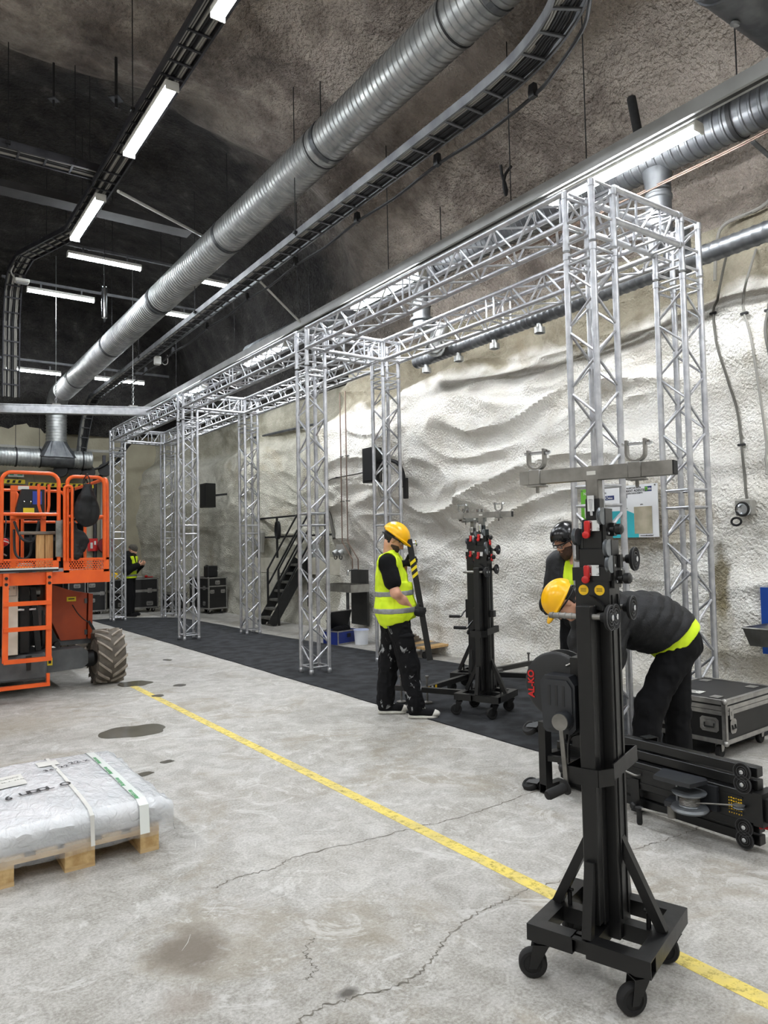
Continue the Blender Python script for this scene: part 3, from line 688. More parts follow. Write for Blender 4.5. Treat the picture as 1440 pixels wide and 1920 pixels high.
# small hung things
t = thing('ceiling_sensor', 'slim silver tube sensor hanging beside the middle crosswise lamp', 'sensor', (3.05, 12.1, 5.35))
MB().lathe([(0.02, 0), (0.045, 0.02), (0.045, 0.5), (0.03, 0.53)], n=16).obj('tube', chrome, t); MB().cyl((0, 0, 0.53), (0, 0, 2.5), 0.006, 6).obj('hanger_rod', cableb, t); MB().lathe([(0.012, -0.05), (0.022, -0.03), (0.022, 0)], n=10).obj('tip', cableb, t)
t = thing('emergency_lamp', 'small white square emergency lamp under the left cable ladder bend', 'lamp', (1.99, 13.1, 6.08))
MB().box((0, 0, 0), (0.22, 0.14, 0.06), bev=0.012).obj('housing', white, t); MB().box((0, 0, -0.035), (0.17, 0.09, 0.012)).obj('lens', mat('clear_lens', (190, 195, 198), rough=0.2), t); MB().tube(spline([(-0.1, 0, 0.02), (-0.16, 0, 0.12), (-0.12, 0, 0.24)], 4), 0.012, 6).obj('cable_loop', cablew, t)
t = thing('junction_box', 'small pale box with a cable loop under the middle cable ladder', 'junction box', (4.62, 14.3, 5.36))
MB().box((0, 0, 0), (0.12, 0.12, 0.16), bev=0.012).obj('box', white, t); MB().tube(spline([(0.06, 0, 0.02), (0.13, 0, -0.06), (0.2, 0, -0.02), (0.2, 0, 0.14)], 5), 0.008, 6).obj('cable_loop', cablew, t)
# screen-like beam hung on a chain
P0, P1 = Vector((1.3, 15.15, 4.25)), Vector((4.61, 14.75, 4.41))
t = thing('hanging_beam', 'pale grey aluminium beam hung on chains below the duct end', 'beam', tuple(P0)); d = P1-P0
m = MB(); m.bar((0, 0, 0), d, 0.15, 0.12); m.bar(Vector((0, 0, 0.075)), d+Vector((0, 0, 0.075)), 0.17, 0.02); m.bar(Vector((0, 0, -0.07)), d+Vector((0, 0, -0.07)), 0.16, 0.018); m.obj('profile', alu, t)
m = MB(); m.bar(d*1.0, d*1.003, 0.16, 0.16); m.obj('end_plate', blackm, t)
for f in (0.475, 0.9):
    q = d*f; m = MB(); m.box(q+Vector((0, 0, 0.1)), (0.16, 0.1, 0.03)); m.obj('hanger_plate', steel, t)
    cm = MB()
    for k in range(9): cm.tube([q+Vector((0.018*math.cos(a)*(k % 2), 0.018*math.cos(a)*((k+1) % 2), 0.14+k*0.05+0.032*math.sin(a))) for a in [2*PI*j/10 for j in range(10)]], 0.006, 5, closed=True)
    cm.cyl(q+Vector((0, 0, 0.56)), q+Vector((0, 0, 3.0)), 0.006, 6); cm.obj('chain', zinc, t)
# rock bolts and old anchors in the vault
def anchor(x, y, z, label, sz=1.0):
    t = thing('rock_anchor', label, 'rock bolt', (x, y, z))
    MB().cyl((0, 0, -0.28*sz), (0, 0, 0.25), 0.014*sz, 8).obj('bolt', cableb, t)
    m = MB(); m.prism([(-0.07*sz, 0), (0, -0.07*sz), (0.07*sz, 0), (0, 0.07*sz)], (0, 0, -0.2*sz), (1, 0, 0), (0, 1, 0), (0, 0, 1), 0.012); m.obj('plate', darktray, t)
anchor(2.32, 8.65, 7.2, 'rusty rock bolt with a square plate left of the left lamps', 1.3)
anchor(1.7, 9.0, 7.1, 'short dark rock bolt above the crossing cable ladder', 1.0)
t = thing('cable_tail', 'black knotted cable end dangling from the rock above the trunking', 'cable', (6.0, 6.0, 5.9))
MB().tube(spline([(0.25, 0.1, 0.22), (0.05, 0, 0.02), (0.0, -0.02, -0.12), (0.05, 0, -0.22), (0.08, 0.02, -0.12), (0.0, 0, 0.0), (-0.05, -0.03, 0.1)], 5), 0.018, 7).obj('loop', cableb, t)
m = MB(); m.cyl((0, 0, 0), (0.05, 0.1, 0.45), 0.045, 10); tag(m.obj('pipe_stub', rubber, loc=(6.2, 4.3, 5.62)), 'black pipe stub sticking out of the rock above the right-hand lamp', 'pipe')
# ------------------------------------------------------------------ aluminium truss goal frame
TX, RX, A = 4.526, 5.71, 0.26              # front frame X, rear frame X, chord spacing
TY = [3.575, 8.09, 12.61, 17.2]
ZT, ZB = 4.40, 4.14
R_CH, R_BR = 0.0255, 0.0105
truss = thing('truss_frame', 'large silver aluminium truss goal frame standing in two rows on the dark carpet', 'truss', (TX, TY[0], 0))
TO = Vector((TX, TY[0], 0))
unit = {}
def rod_between(name, a, b, r, n, parent):
    """shared-mesh rod of a given length laid between two points"""
    d = b-a; L = round(d.length, 4); key = (name, L, r)
    if key not in unit:
        m = MB(); g = r+0.004
        if name == 'chord': m.lathe([(r, 0), (g, 0.002), (g, 0.055), (r, 0.057), (r, L-0.057), (g, L-0.055), (g, L-0.002), (r, L)], n=n)
        else: m.tube([(0, 0, 0), (0, 0, L)], r, n)
        unit[key] = m.me(name)
    o = link(name, unit[key], alu, parent); q = Vector((0, 0, 1)).rotation_difference(d.normalized())
    o.matrix_local = Matrix.Translation(a) @ q.to_matrix().to_4x4(); return o
def truss_piece(name, p0, axis, L, u, v, single, ends, zig=0.243, phase=0):
    """four chords along axis from p0, spaced A in u and v; zig-zag braces on four faces"""
    p0 = Vector(p0)-TO; ax, u, v = Vector(axis), Vector(u), Vector(v)
    ch = [p0, p0+u*A, p0+u*A+v*A, p0+v*A]
    part = bpy.data.objects.new(name, None); COL.objects.link(part); part.parent = truss; part.empty_display_size = 0.1
    for c in ch: rod_between('chord', c, c+ax*L, R_CH, 12, part)
    lat = MB()
    for e in ends:
        for k in range(4):
            q0, q1 = ch[k]+ax*e, ch[(k+1) % 4]+ax*e
            if single: rod_between('crossbar', q0, q1, R_BR*1.1, 8, part)
            else: lat.tube([q0, q1], R_BR*1.1, 6)
    segs = sorted(ends)
    for k in range(4):
        a, b = ch[k], ch[(k+1) % 4]
        for s0, s1 in zip(segs, segs[1:]):
            if s1-s0 < 0.2: continue
            n = max(1, round((s1-s0-0.06)/zig)); st = (s1-s0-0.06)/n
            for i in range(n):
                t0, t1 = s0+0.03+i*st+0.015, s0+0.03+(i+1)*st-0.015
                q0, q1 = (a, b) if (i+k+phase) % 2 == 0 else (b, a)
                if single: rod_between('brace', q0+ax*t0, q1+ax*t1, R_BR, 8, part)
                else: lat.tube([q0+ax*t0, q1+ax*t1], R_BR, 6)
    if not single: tag(lat.obj('lattice', alu, part), kind='stuff')
    return part
X, Y, Z = (1, 0, 0), (0, 1, 0), (0, 0, 1)
for i, y in enumerate(TY):
    near = i in (0, 1)
    top = ZB if True else ZB
    segs = [0.09, 1.88, 2.03, 3.80]
    truss_piece('truss_tower', (TX, y, 0), Z, 3.9, X, Y, near, segs+[3.87])
    truss_piece('truss_tower', (RX, y, 0), Z, 3.9, X, Y, i == 0, segs+[3.87], phase=1)
    # corner blocks
    for xx in (TX, RX): truss_piece('corner_block', (xx, y, 3.92), Z, ZT-3.92, X, Y, False, [0.05, ZB-3.92, ZT-3.92-0.0])
    truss_piece('cross_truss', (TX+A, y, ZB), X, RX-TX-A, Y, Z, False, [0.06, 0.30, RX-TX-A-0.30, RX-TX-A-0.06])
for i in range(3):
    L = TY[i+1]-TY[i]-A
    q = [0.05]+[L*k/2+s for k in (1,) for s in (-0.06, 0.06)]+[L-0.05]
    truss_piece('beam_truss', (TX, TY[i]+A, ZB), Y, L, X, Z, i == 0, q)
    truss_piece('beam_truss', (RX, TY[i]+A, ZB), Y, L, X, Z, False, q)
# conical feet under the chords
foot = MB().lathe([(0.027, 0.0), (0.03, 0.004), (0.03, 0.05), (0.0255, 0.055)], n=12).me('foot')
for y in TY:
    for xx in (TX, RX):
        for dx in (0, A):
            for dy in (0, A): link('foot', foot, alu, truss, Vector((xx+dx, y+dy, 0.009))-TO)
# carpet runner --------------------------------------------------------
carpm = mat('charcoal_carpet', (50, 52, 56), (25, 27, 30), rough=0.95, scale=5, bump=0.7, bscale=260, detail=12, lo=0.4, hi=0.6)
nt = carpm.node_tree
m = MB(); E_ = [(17.9, 5.0), (17.0, 5.95), (14.5, 6.05), (12.5, 6.0), (10.5, 6.15), (9.2, 6.25), (7.6, 6.45), (6.4, 6.45), (5.0, 6.4), (3.4, 6.35), (1.2, 6.3)]
r1, r2, r3 = [], [], []
for i in range(80):
    y = 17.9-(14.75)*i/79; e = np.interp(-y, [-a for a, _ in E_], [b for _, b in E_])
    n_ = 0.02*nz(y*1.5, 3, 1); r1.append([4.2+n_, y]); r2.append([float(e)+n_, y])
T = 0.009
rows = []
for k, zz in ((0.0, 0.0), (0.0, T), (0.33, T), (0.66, T), (1.0, T), (1.0, 0.0)):
    rows.append([Vector((a[0]+(b[0]-a[0])*k, a[1], zz+(0.012*max(0, nz(a[1]*0.8, k*3, 4)) if 0 < k < 1 else 0))) for a, b in zip(r1, r2)])
m.grid(rows, flip=True); tag(m.obj('carpet', carpm), 'long charcoal carpet runner laid on the concrete under the truss frame', 'carpet')
# ------------------------------------------------------------------ tower lifts
stickery = mat('yellow_sticker', (244, 200, 26), (238, 188, 18), rough=0.5)
drumm = mat('winch_drum', (34, 35, 37), (26, 27, 29), rough=0.42, scale=8)
gearm = mat('winch_gearbox', (44, 46, 50), (34, 36, 40), rough=0.38, scale=12)
winchg = mat('winch_zinc', (142, 146, 150), (118, 122, 126), rough=0.4, metal=0.7, scale=10)
ringm = mat('foot_ring', (66, 66, 68), rough=0.5)
def hollow(m, c0, c1, w, h, t, upv):
    """a square tube open at both ends"""
    c0, c1 = Vector(c0), Vector(c1); d = (c1-c0).normalized(); z = Vector(upv); x = d.cross(z).normalized()
    for s in (-1, 1):
        m.bar(c0+x*s*(w-t)/2, c1+x*s*(w-t)/2, t, h, z); m.bar(c0+z*s*(h-t)/2, c1+z*s*(h-t)/2, w-2*t, t, z)
def caster(parent, u, v, ang, zb=0.14, r=0.052):
    m = MB(); m.lathe([(0.03, 0), (0.03, -0.008), (0.014, -0.02), (0.014, -0.028)], (u, v, zb), (0, 0, 1), 12)
    ca, sa = math.cos(ang), math.sin(ang); f = Vector((ca, sa, 0)); s = Vector((-sa, ca, 0)); tr = f*-0.03
    for e in (-1, 1): m.prism([(-0.03, 0.0), (0.03, 0.0), (-0.018, -0.085), (-0.044, -0.085)], Vector((u, v, zb-0.015))+s*(e*0.024-0.0015), f, (0, 0, 1), s, 0.003)
    m.box(Vector((u, v, zb-0.016)), (0.06, 0.055, 0.004), Matrix.Rotation(ang, 3, 'Z')); m.obj('caster_fork', black, parent)
    c = Vector((u, v, r))+tr; m = MB()
    m.lathe([(0.012, -0.019), (r*0.62, -0.015), (r*0.66, -0.019), (r-0.006, -0.019), (r, -0.012), (r, 0.012), (r-0.006, 0.019), (r*0.66, 0.019), (r*0.62, 0.015), (0.012, 0.019)], c, s, 24)
    m.obj('wheel', rubber, parent)
def foot_screw(parent, p, ax, inner, outer, disc_r=0.042):
    """screw spindle through a leg end: ringed foot disc at +ax, bar handle at -ax"""
    p, ax = Vector(p), Vector(ax).normalized(); m = MB()
    m.cyl(p-ax*inner, p+ax*outer, 0.011, 10)
    for k in range(4): m.lathe([(0.0125, -0.003), (0.0125, 0.003)], p-ax*(inner-0.012-0.025*k), ax, 10)
    o = m.obj('screw_spindle', steel, parent)
    m = MB(); m.lathe([(0.016, -0.03), (0.02, -0.012), (disc_r*0.9, -0.006), (disc_r, 0.0), (disc_r, 0.006), (disc_r*0.78, 0.008), (disc_r*0.7, 0.003), (disc_r*0.52, 0.008), (disc_r*0.42, 0.004), (disc_r*0.28, 0.009), (0.012, 0.009)], p+ax*outer, ax, 26)
    d = m.obj('foot_disc', rubber, parent)
    m = MB(); m.lathe([(0.011, 0.009), (0.011, 0.014), (0.0, 0.016)], p+ax*outer, ax, 8); m.obj('bolt_head', chrome, d)
    m = MB()
    for rr in (0.96, 0.62, 0.36): m.lathe([(disc_r*rr-0.0012, 0.0062), (disc_r*rr-0.0012, 0.0092), (disc_r*rr+0.0012, 0.0092), (disc_r*rr+0.0012, 0.0062)], p+ax*outer, ax, 26, closed=True)
    m.obj('ridge', ringm, d)
def lever(parent, u, v, z, face, s=1.0):
    """red latch on its bolted plate; face is the outward normal in (u, v)"""
    n = Vector(face); t = Vector((-n.y, n.x, 0)); o = Vector((u, v, z)); R = Matrix((t, n*-1, Vector((0, 0, 1)))).transposed()
    m = MB(); m.box(o+n*0.002+t*0.012, (0.044*s, 0.004, 0.04*s), R)
    for a in (-1, 1):
        for b in (-1, 1): m.lathe([(0.005*s, 0), (0.005*s, 0.005), (0, 0.006)], o+n*0.004+t*(0.012+a*0.016*s)+Vector((0, 0, b*0.013*s)), n, 6)
    m.obj('latch_plate', chrome, parent)
    m = MB(); m.box(o+n*0.013-t*0.010+Vector((0, 0, -0.006*s)), (0.022*s, 0.016, 0.05*s), R, bev=0.004)
    m.lathe([(0.014*s, -0.006), (0.014*s, 0.006), (0.010*s, 0.009), (0, 0.009)], o+n*0.016-t*0.014*s+Vector((0, 0, -0.034*s)), n, 14)
    m.obj('red_latch', red, parent)
def pulley(parent, u, v, z, ax, r=0.034):
    ax = Vector(ax); c = Vector((u, v, z))
    m = MB(); m.lathe([(0.006, -0.007), (r, -0.007), (r-0.008, -0.001), (r-0.008, 0.001), (r, 0.007), (0.006, 0.007)], c, ax, 22); m.obj('pulley', winchg, parent)
def tower_lift(name, label, loc, rotz, M3=None, kv=1.0, cross=0.0, crossL=0.30, legs=((0, -1), (0, -2), (0, 1), (0, 2)), arms=(), stickers=True, winch='drum', clamps=((-0.235, 0), (0.165, 0)), casters=True, group=None, red_rear=False):
    t = thing(name, label, 'lift', loc, rotz, group)
    if M3 is not None: t.matrix_world = Matrix.Translation(loc) @ M3.to_4x4()
    # base frame
    m = MB(); b, w = 0.225, 0.058; c = b-w/2
    hollow(m, (-b, -c, 0.171), (-0.05, -c, 0.171), w, w, 0.004, (0, 0, 1)); hollow(m, (0.0, -c, 0.171), (b, -c, 0.171), w, w, 0.004, (0, 0, 1)); hollow(m, (-0.05, -c, 0.171), (-0.0, -c, 0.171), w*0.2, w, 0.002, (0, 0, 1))
    m.bar((-b, c, 0.171), (b, c, 0.171), w, w)
    for e in (-1, 1): m.bar((e*c, -b+w, 0.171), (e*c, b-w, 0.171), w, w); m.bar((e*(b-w), 0, 0.171), (e*0.06, 0, 0.171), w*0.9, w)
    m.bar((0, -b+w, 0.171), (0, b-w, 0.171), w*0.9, w)
    m.box((-0.025, -c, 0.197), (0.06, w, 0.006)); m.obj('base_frame', black, t)
    for (p0, p1) in (((-0.052, 0, 0.50), (-0.2, 0, 0.20)), ((0.052, 0, 0.50), (0.2, 0, 0.20)), ((0, -0.155*kv, 0.45), (0, -0.2, 0.20)), ((0, 0.15*kv, 0.45), (0, 0.2, 0.20))):
        m = MB(); m.bar(p0, p1, 0.034, 0.034, (0, 1, 0) if p0[0] else (1, 0, 0)); m.obj('brace', black, t)
    for (x, y) in ((-0.15, 0.0), (0.15, 0.0)):
        m = MB(); m.cyl((x, y, 0.2), (x, y, 0.25), 0.009, 8); m.cyl((x-0.015, y, 0.258), (x+0.015, y, 0.258), 0.006, 8); m.cyl((x, y, 0.25), (x, y, 0.275), 0.005, 8); m.obj('locking_pin', black, t)
    if casters:
        for i, (x, y) in enumerate(((-0.19, -0.185), (0.17, -0.185), (0.18, 0.18), (-0.18, 0.18))): caster(t, x, y, (0.5, 0.9, 0.4, 0.7)[i])
    # mast: nested square profiles
    def prof(nm, hw, hv, z0, z1, mt_=black):
        m = MB(); m.bar((0, 0, z0), (0, 0, z1), 2*hv, 2*hw, (1, 0, 0), bev=0.004); return m.obj(nm, mt_, t)
    k = kv
    outer = prof('outer_mast', 0.066, 0.058*k, 0.15, 1.475)
    m = MB()
    for e in (-1, 1):
        for q in (-1, 1): m.bar((e*0.0675, q*0.03*k, 0.22), (e*0.0675, q*0.03*k, 1.40), 0.012, 0.006, (1, 0, 0))
    m.obj('mast_rib', black, outer)
    prof('mast_section', 0.052, 0.045*k, 1.40, 1.575); prof('mast_section', 0.040, 0.036*k, 1.50, 1.685); prof('mast_section', 0.028, 0.027*k, 1.60, 1.765)
    # guide heads: cheek plates with pulleys and latches
    for (z, hw, s) in ((1.515, 0.066, 1), (1.62, 0.052, -1), (1.695, 0.04, 1), (1.575, 0.06, 1)):
        m = MB(); m.box((s*(hw+0.008), 0, z-0.03), (0.012, 0.075*k, 0.12)); m.box((s*(hw+0.02), 0.02*k, z-0.05), (0.02, 0.03, 0.05)); hd = m.obj('guide_head', black, t)
        for e in (-1, 1): m = MB(); m.lathe([(0.006, 0), (0.006, 0.006), (0.0, 0.008)], (s*(hw+0.014), e*0.02, z-0.065), (s, 0, 0), 6); m.obj('bolt_head', chrome, hd)
        pulley(t, s*(hw+0.004), -0.05*k, z+0.0, (1, -0.06, 0.0), 0.033)
    m = MB(); m.box((0, -0.0, 1.478), (0.145, 0.125*k, 0.05)); m.obj('guide_head', black, t)
    lever(t, 0.0, -0.064*k, 1.492, (0, -1, 0)); lever(t, 0.0, -0.045*k, 1.66, (0, -1, 0))
    if red_rear: lever(t, -0.072, 0, 1.47, (-1, 0, 0)); lever(t, 0.072, 0, 1.62, (1, 0, 0)); lever(t, -0.058, 0, 1.62, (-1, 0, 0)); lever(t, 0.085, 0, 1.47, (1, 0, 0))
    for (x, z) in ((0.062, 1.645), (0.088, 1.462)):
        m = MB(); m.cyl((x, -0.015, z), (x+0.018, -0.015, z), 0.008, 8); m.lathe([(0.014, 0), (0.021, 0.006), (0.021, 0.024), (0.014, 0.03), (0, 0.03)], (x+0.018, -0.015, z), (1, 0, 0), 14); m.obj('clamp_knob', blackm, t)
    m = MB(); m.prism([(-0.05, 0.0), (0.05, -0.02), (0.05, 0.0), (0.0, 0.035), (-0.045, 0.02)], (0.0, -0.06*k, 1.365), (1, 0, 0), (0, 0, 1), (0, -1, 0), 0.03); m.obj('stop_wedge', black, t)
    m = MB(); m.box((0.0, -0.034, 1.745), (0.026, 0.014, 0.06)); m.cyl((0, -0.03, 1.70), (0, -0.045, 1.76), 0.007, 8); m.obj('spring_clip', chrome, t)
    if stickers:
        for e in (-0.032, 0.030):
            m = MB(); m.lathe([(0.0195, 0), (0.0195, 0.001), (0, 0.001)], (e, -0.0585*k, 1.418), (0, -1, 0), 24); s_ = m.obj('round_sticker', stickery, t)
            m = MB(); [m.box((e, -0.0598*k, 1.418+q), (0.022, 0.0006, 0.0018)) for q in (-0.004, 0.001, 0.006)]; m.obj('print', cableb, s_)
    # head tube and crossbar
    prof('head_tube', 0.025, 0.025, 1.755, 1.842, steel)
    R = Matrix.Rotation(cross, 3, 'Z'); cb = MB(); w2 = 0.026; hollow(cb, R @ Vector((-crossL, 0, 1.862)), R @ Vector((crossL, 0, 1.862)), 2*w2, 2*w2, 0.004, (0, 0, 1)); bar = cb.obj('crossbar', steel, t)
    m = MB(); m.box(R @ Vector((crossL+0.002, 0, 1.862)), (0.006, 0.05, 0.05), R); m.obj('end_cap', rubber, bar)
    m = MB(); m.box(R @ Vector((-0.0, -0.0268, 1.862)), (0.035, 0.0008, 0.015), R); m.obj('label_plate', white, bar)
    for (cx, sp) in clamps:
        m = MB(); m.box(R @ Vector((cx, 0, 1.862)), (0.05, 0.062, 0.062), R, bev=0.003); m.box(R @ Vector((cx, 0, 1.828)), (0.062, 0.07, 0.006), R); m.cyl(R @ Vector((cx, 0, 1.83)), R @ Vector((cx, 0, 1.80)), 0.007, 8); cl_ = m.obj('clamp_sleeve', steel, bar)
        m = MB(); P = [Vector((cx-0.034, 0, 1.975)), Vector((cx-0.034, 0, 1.93))]+[Vector((cx-0.034*math.cos(a), 0, 1.926-0.03*math.sin(a))) for a in [PI*q/10 for q in range(1, 10)]]+[Vector((cx+0.034, 0, 1.93)), Vector((cx+0.034, 0, 1.975))]
        for a, c_ in zip(P, P[1:]): m.bar(R @ a, R @ (c_+(c_-a)*0.05), 0.03, 0.008, R @ Vector((0, 1, 0)).cross(c_-a).normalized())
        m.obj('u_clamp', steel, cl_)
        m = MB(); m.cyl(R @ Vector((cx-0.052, 0, 1.962)), R @ Vector((cx+0.06, 0, 1.962)), 0.006, 8); m.lathe([(0.011, 0), (0.011, 0.01)], R @ Vector((cx+0.042, 0, 1.962)), R @ Vector((1, 0, 0)), 6); m.obj('clamp_bolt', chrome, cl_)
    # stored outriggers beside the mast
    vv = {1: 0.082*k, 2: 0.130*k}
    for (u, s) in legs:
        v = math.copysign(vv[abs(s)], s); m = MB(); m.bar((u, v, 0.215 if abs(s) == 1 else 0.23), (u, v, 1.365 if k == 1 else 1.46), 0.044*min(k, 1.15), 0.056, (1, 0, 0), bev=0.003); lg = m.obj('stored_outrigger', black, t)
        zf = (1.325 if s < 0 else (1.345 if abs(s) == 1 else 1.53)) if k == 1 else 1.40
        if s > 0 and abs(s) == 2 and kv == 1: m = MB(); m.bar((u, v, 1.36), (u, v, 1.56), 0.044, 0.05, (1, 0, 0)); m.obj('outrigger_head', black, lg)
        foot_screw(lg, (u, v, zf), (1 if kv == 1 else -1, 0, 0), 0.14 if (abs(s) == 2 and k == 1) else 0.05, (0.09 if s < 0 else 0.1) if k == 1 else 0.06, 0.047)
    if legs:
        m = MB(); q = 0.158*k; hh = 0.06
        for (a, c_) in (((-0.075, -q), (0.04, -q)), ((-0.075, -q), (-0.075, -0.02)), ((0.04, -q), (0.075, -0.1)), ((0.075, -0.1), (0.075, q)), ((-0.0, q), (0.075, q))):
            m.bar((a[0], a[1], 0.75+0.06*max(0, c_[1]+0.1)), (c_[0], c_[1], 0.75+0.16*max(0, c_[1])), 0.005, hh)
        m.obj('retaining_band', black, t)
        m = MB(); m.cyl((-0.075, -q*0.8, 0.76), (-0.115, -q*0.8, 0.76), 0.006, 8); m.lathe([(0.02, 0), (0.022, 0.012), (0.012, 0.02)], (-0.10, -q*0.8, 0.76), (-1, 0, 0), 12); m.obj('band_knob', blackm, t)
    # deployed outriggers
    for (dx, dy, L, st) in arms:
        d = Vector((dx, dy, 0)).normalized(); s0 = d*0.2+Vector((0, 0, 0.165)); s1 = d*L+Vector((0, 0, 0.145)); m = MB(); m.bar(s0, s1, 0.05, 0.05); lg = m.obj('outrigger', black, t)
        if st:
            for q in range(3): m = MB(); m.bar(s1-d*(0.04+0.06*q), s1-d*(0.07+0.06*q), 0.0515, 0.0515); m.obj('tape_stripe', (stickery if q % 2 == 0 else white), lg)
        e = s1-d*0.06; m = MB(); m.cyl(e+Vector((0, 0, -0.13)), e+Vector((0, 0, 0.12)), 0.011, 8); m.lathe([(0.05, -0.138), (0.05, -0.13), (0.014, -0.12)], e, (0, 0, 1), 18); m.lathe([(0.018, 0.11), (0.022, 0.12), (0.018, 0.13)], e, (0, 0, 1), 10); m.obj('levelling_foot', steel, lg)
    # winch
    if winch == 'drum':
        wx, wz = -0.165, 1.045
        m = MB(); m.box((-0.08, 0.0, 1.02), (0.03, 0.12, 0.28)); m.box((-0.1, 0.03, 0.9), (0.06, 0.012, 0.2)); m.obj('winch_bracket', black, t)
        m = MB(); m.lathe([(0.03, -0.045), (0.118, -0.045), (0.128, -0.038), (0.128, -0.026), (0.10, -0.02), (0.10, 0.03), (0.128, 0.034), (0.128, 0.046), (0.03, 0.048)], (wx, 0.0, wz), (0, 1, 0), 36); dr = m.obj('winch_drum', drumm, t)
        m = MB(); m.cyl((wx+0.05, -0.05, wz+0.08), (wx+0.13, -0.045, wz+0.12), 0.004, 6); m.obj('drum_spoke', steel, dr)
        text('drum_lettering', 'AL-KO', 0.036, red, dr, (wx-0.088, -0.0465, wz-0.055), basis((0, 0, 1), (-1, 0, 0)), thick=0.0005, bold=0.0012)
        m = MB(); pr = [(-0.062, -0.135), (-0.05, -0.15), (0.05, -0.15), (0.068, -0.13), (0.068, 0.03), (0.045, 0.062), (-0.052, 0.062), (-0.07, 0.038)]
        m.prism(pr, (wx+0.045, -0.05, wz-0.01), (1, 0, 0), (0, 0, 1), (0, -1, 0), 0.075); m.prism([(a*0.86, b*0.86-0.005) for a, b in pr], (wx+0.045, -0.125, wz-0.01), (1, 0, 0), (0, 0, 1), (0, -1, 0), 0.008); gb = m.obj('winch_gearbox', gearm, t)
        m = MB(); [m.box((wx+0.015+q*0.028, -0.1335, wz-0.02), (0.01, 0.002, 0.075)) for q in (0, 1, 2)]; m.obj('moulded_rib', drumm, gb)
        hx, hz = wx+0.075, wz-0.105
        m = MB(); m.lathe([(0.032, 0.0), (0.034, 0.03), (0.03, 0.055), (0.026, 0.058), (0.0, 0.058)], (hx, -0.125, hz), (0, -1, 0), 24); cr = m.obj('crank_hub', gearm, t)
        m = MB(); m.lathe([(0.0265, 0.0585), (0.0305, 0.0585), (0.0305, 0.05)], (hx, -0.125, hz), (0, -1, 0), 24); m.bar((hx, -0.17, hz-0.025), (hx+0.012, -0.165, hz-0.235), 0.016, 0.008, (0, 1, 0)); m.obj('crank_arm', steel, cr)
        m = MB(); m.lathe([(0.02, 0), (0.028, 0.004), (0.028, 0.008), (0.018, 0.012), (0.0185, 0.085), (0.015, 0.095), (0, 0.096)], (hx+0.012, -0.165, hz-0.235), (-0.45, -1, -0.18), 16); m.obj('crank_grip', rubber, cr)
        m = MB(); P = [(0.0, -0.075, 0.93), (-0.03, -0.1, 0.91), (-0.03, -0.1, 0.80), (0.0, -0.085, 0.77), (0.04, -0.08, 0.77)]; m.tube(spline([Vector(p)+Vector((-0.06, 0, -0.05)) for p in P], 4), 0.005, 6); m.obj('carry_handle', black, t)
    elif winch == 'crank':
        m = MB(); m.cyl((-0.06, -0.02, 0.86), (-0.1, -0.02, 0.86), 0.012, 8); m.tube(spline([(-0.1, -0.02, 0.86), (-0.115, -0.05, 0.84), (-0.12, -0.12, 0.80), (-0.13, -0.13, 0.80)], 4), 0.008, 8); cr = m.obj('crank_arm', black, t)
        m = MB(); m.cyl((-0.13, -0.13, 0.80), (-0.25, -0.14, 0.80), 0.016, 10); m.obj('crank_grip', rubber, cr)
        m = MB(); m.box((0.085, 0, 0.93), (0.05, 0.05, 0.06)); m.box((-0.08, 0, 0.88), (0.03, 0.09, 0.2)); m.obj('winch_bracket', black, t)
    else:
        wx, wz = -0.18, 1.17
        m = MB(); m.box((-0.078, 0, wz), (0.024, 0.13, 0.2)); m.prism([(-0.08, -0.1), (0.06, -0.14), (0.07, 0.1), (-0.06, 0.12)], (-0.09, -0.085, wz-0.06), (1, 0, 0), (0, 0, 1), (0, 1, 0), 0.03); m.obj('winch_bracket', gearm, t)
        m = MB(); m.lathe([(0.03, -0.07), (0.088, -0.062), (0.096, -0.052), (0.09, -0.04), (0.055, -0.036), (0.05, -0.03), (0.05, 0.02), (0.055, 0.024), (0.085, 0.028), (0.088, 0.036), (0.03, 0.036)], (wx, 0, wz), (0, 1, 0), 30); m.obj('winch_drum', winchg, t)
        m = MB(); m.lathe([(0.051+0.002*(q % 2), -0.028+0.004*q) for q in range(12)], (wx, 0, wz), (0, 1, 0), 24); m.obj('wound_cable', steel, t)
        for (a, b_) in ((-0.07, -0.12), (-0.12, -0.11)): m = MB(); m.cyl((a, -0.06, wz+b_), (a, 0.085, wz+b_), 0.009, 10); m.obj('winch_post', winchg, t)
        m = MB(); m.prism([(-0.1, -0.16), (0.05, -0.2), (0.07, 0.04), (0.04, 0.07), (-0.09, 0.05)], (wx+0.02, 0.078, wz+0.0), (1, 0, 0), (0, 0, 1), (0, 1, 0), 0.022); m.obj('winch_cover', gearm, t)
        m = MB(); m.tube([(wx-0.02, -0.005, wz+0.05), (-0.09, 0, wz+0.2)], 0.004, 6); m.obj('cable', steel, t)
        pulley(t, -0.09, 0.0, wz+0.22, (0, 1, 0), 0.03)
        m = MB(); m.lathe([(0.022, 0), (0.022, -0.06)], (wx, -0.07, wz-0.11), (0, 1, 0), 12); m.tube(spline([(wx, -0.125, wz-0.11), (wx-0.02, -0.125, wz-0.2), (wx-0.04, -0.12, wz-0.255), (wx-0.042, -0.125, wz-0.28), (wx-0.042, -0.14, wz-0.285)], 5), 0.008, 8); m.obj('crank_arm', steel, t)
        m = MB(); m.lathe([(0.022, -0.115), (0.022, -0.121), (0.015, -0.126), (0.016, -0.2), (0.012, -0.21), (0, -0.21)], (wx-0.042, 0, wz-0.285), (0, 1, 0), 14); m.obj('crank_grip', rubber, t)
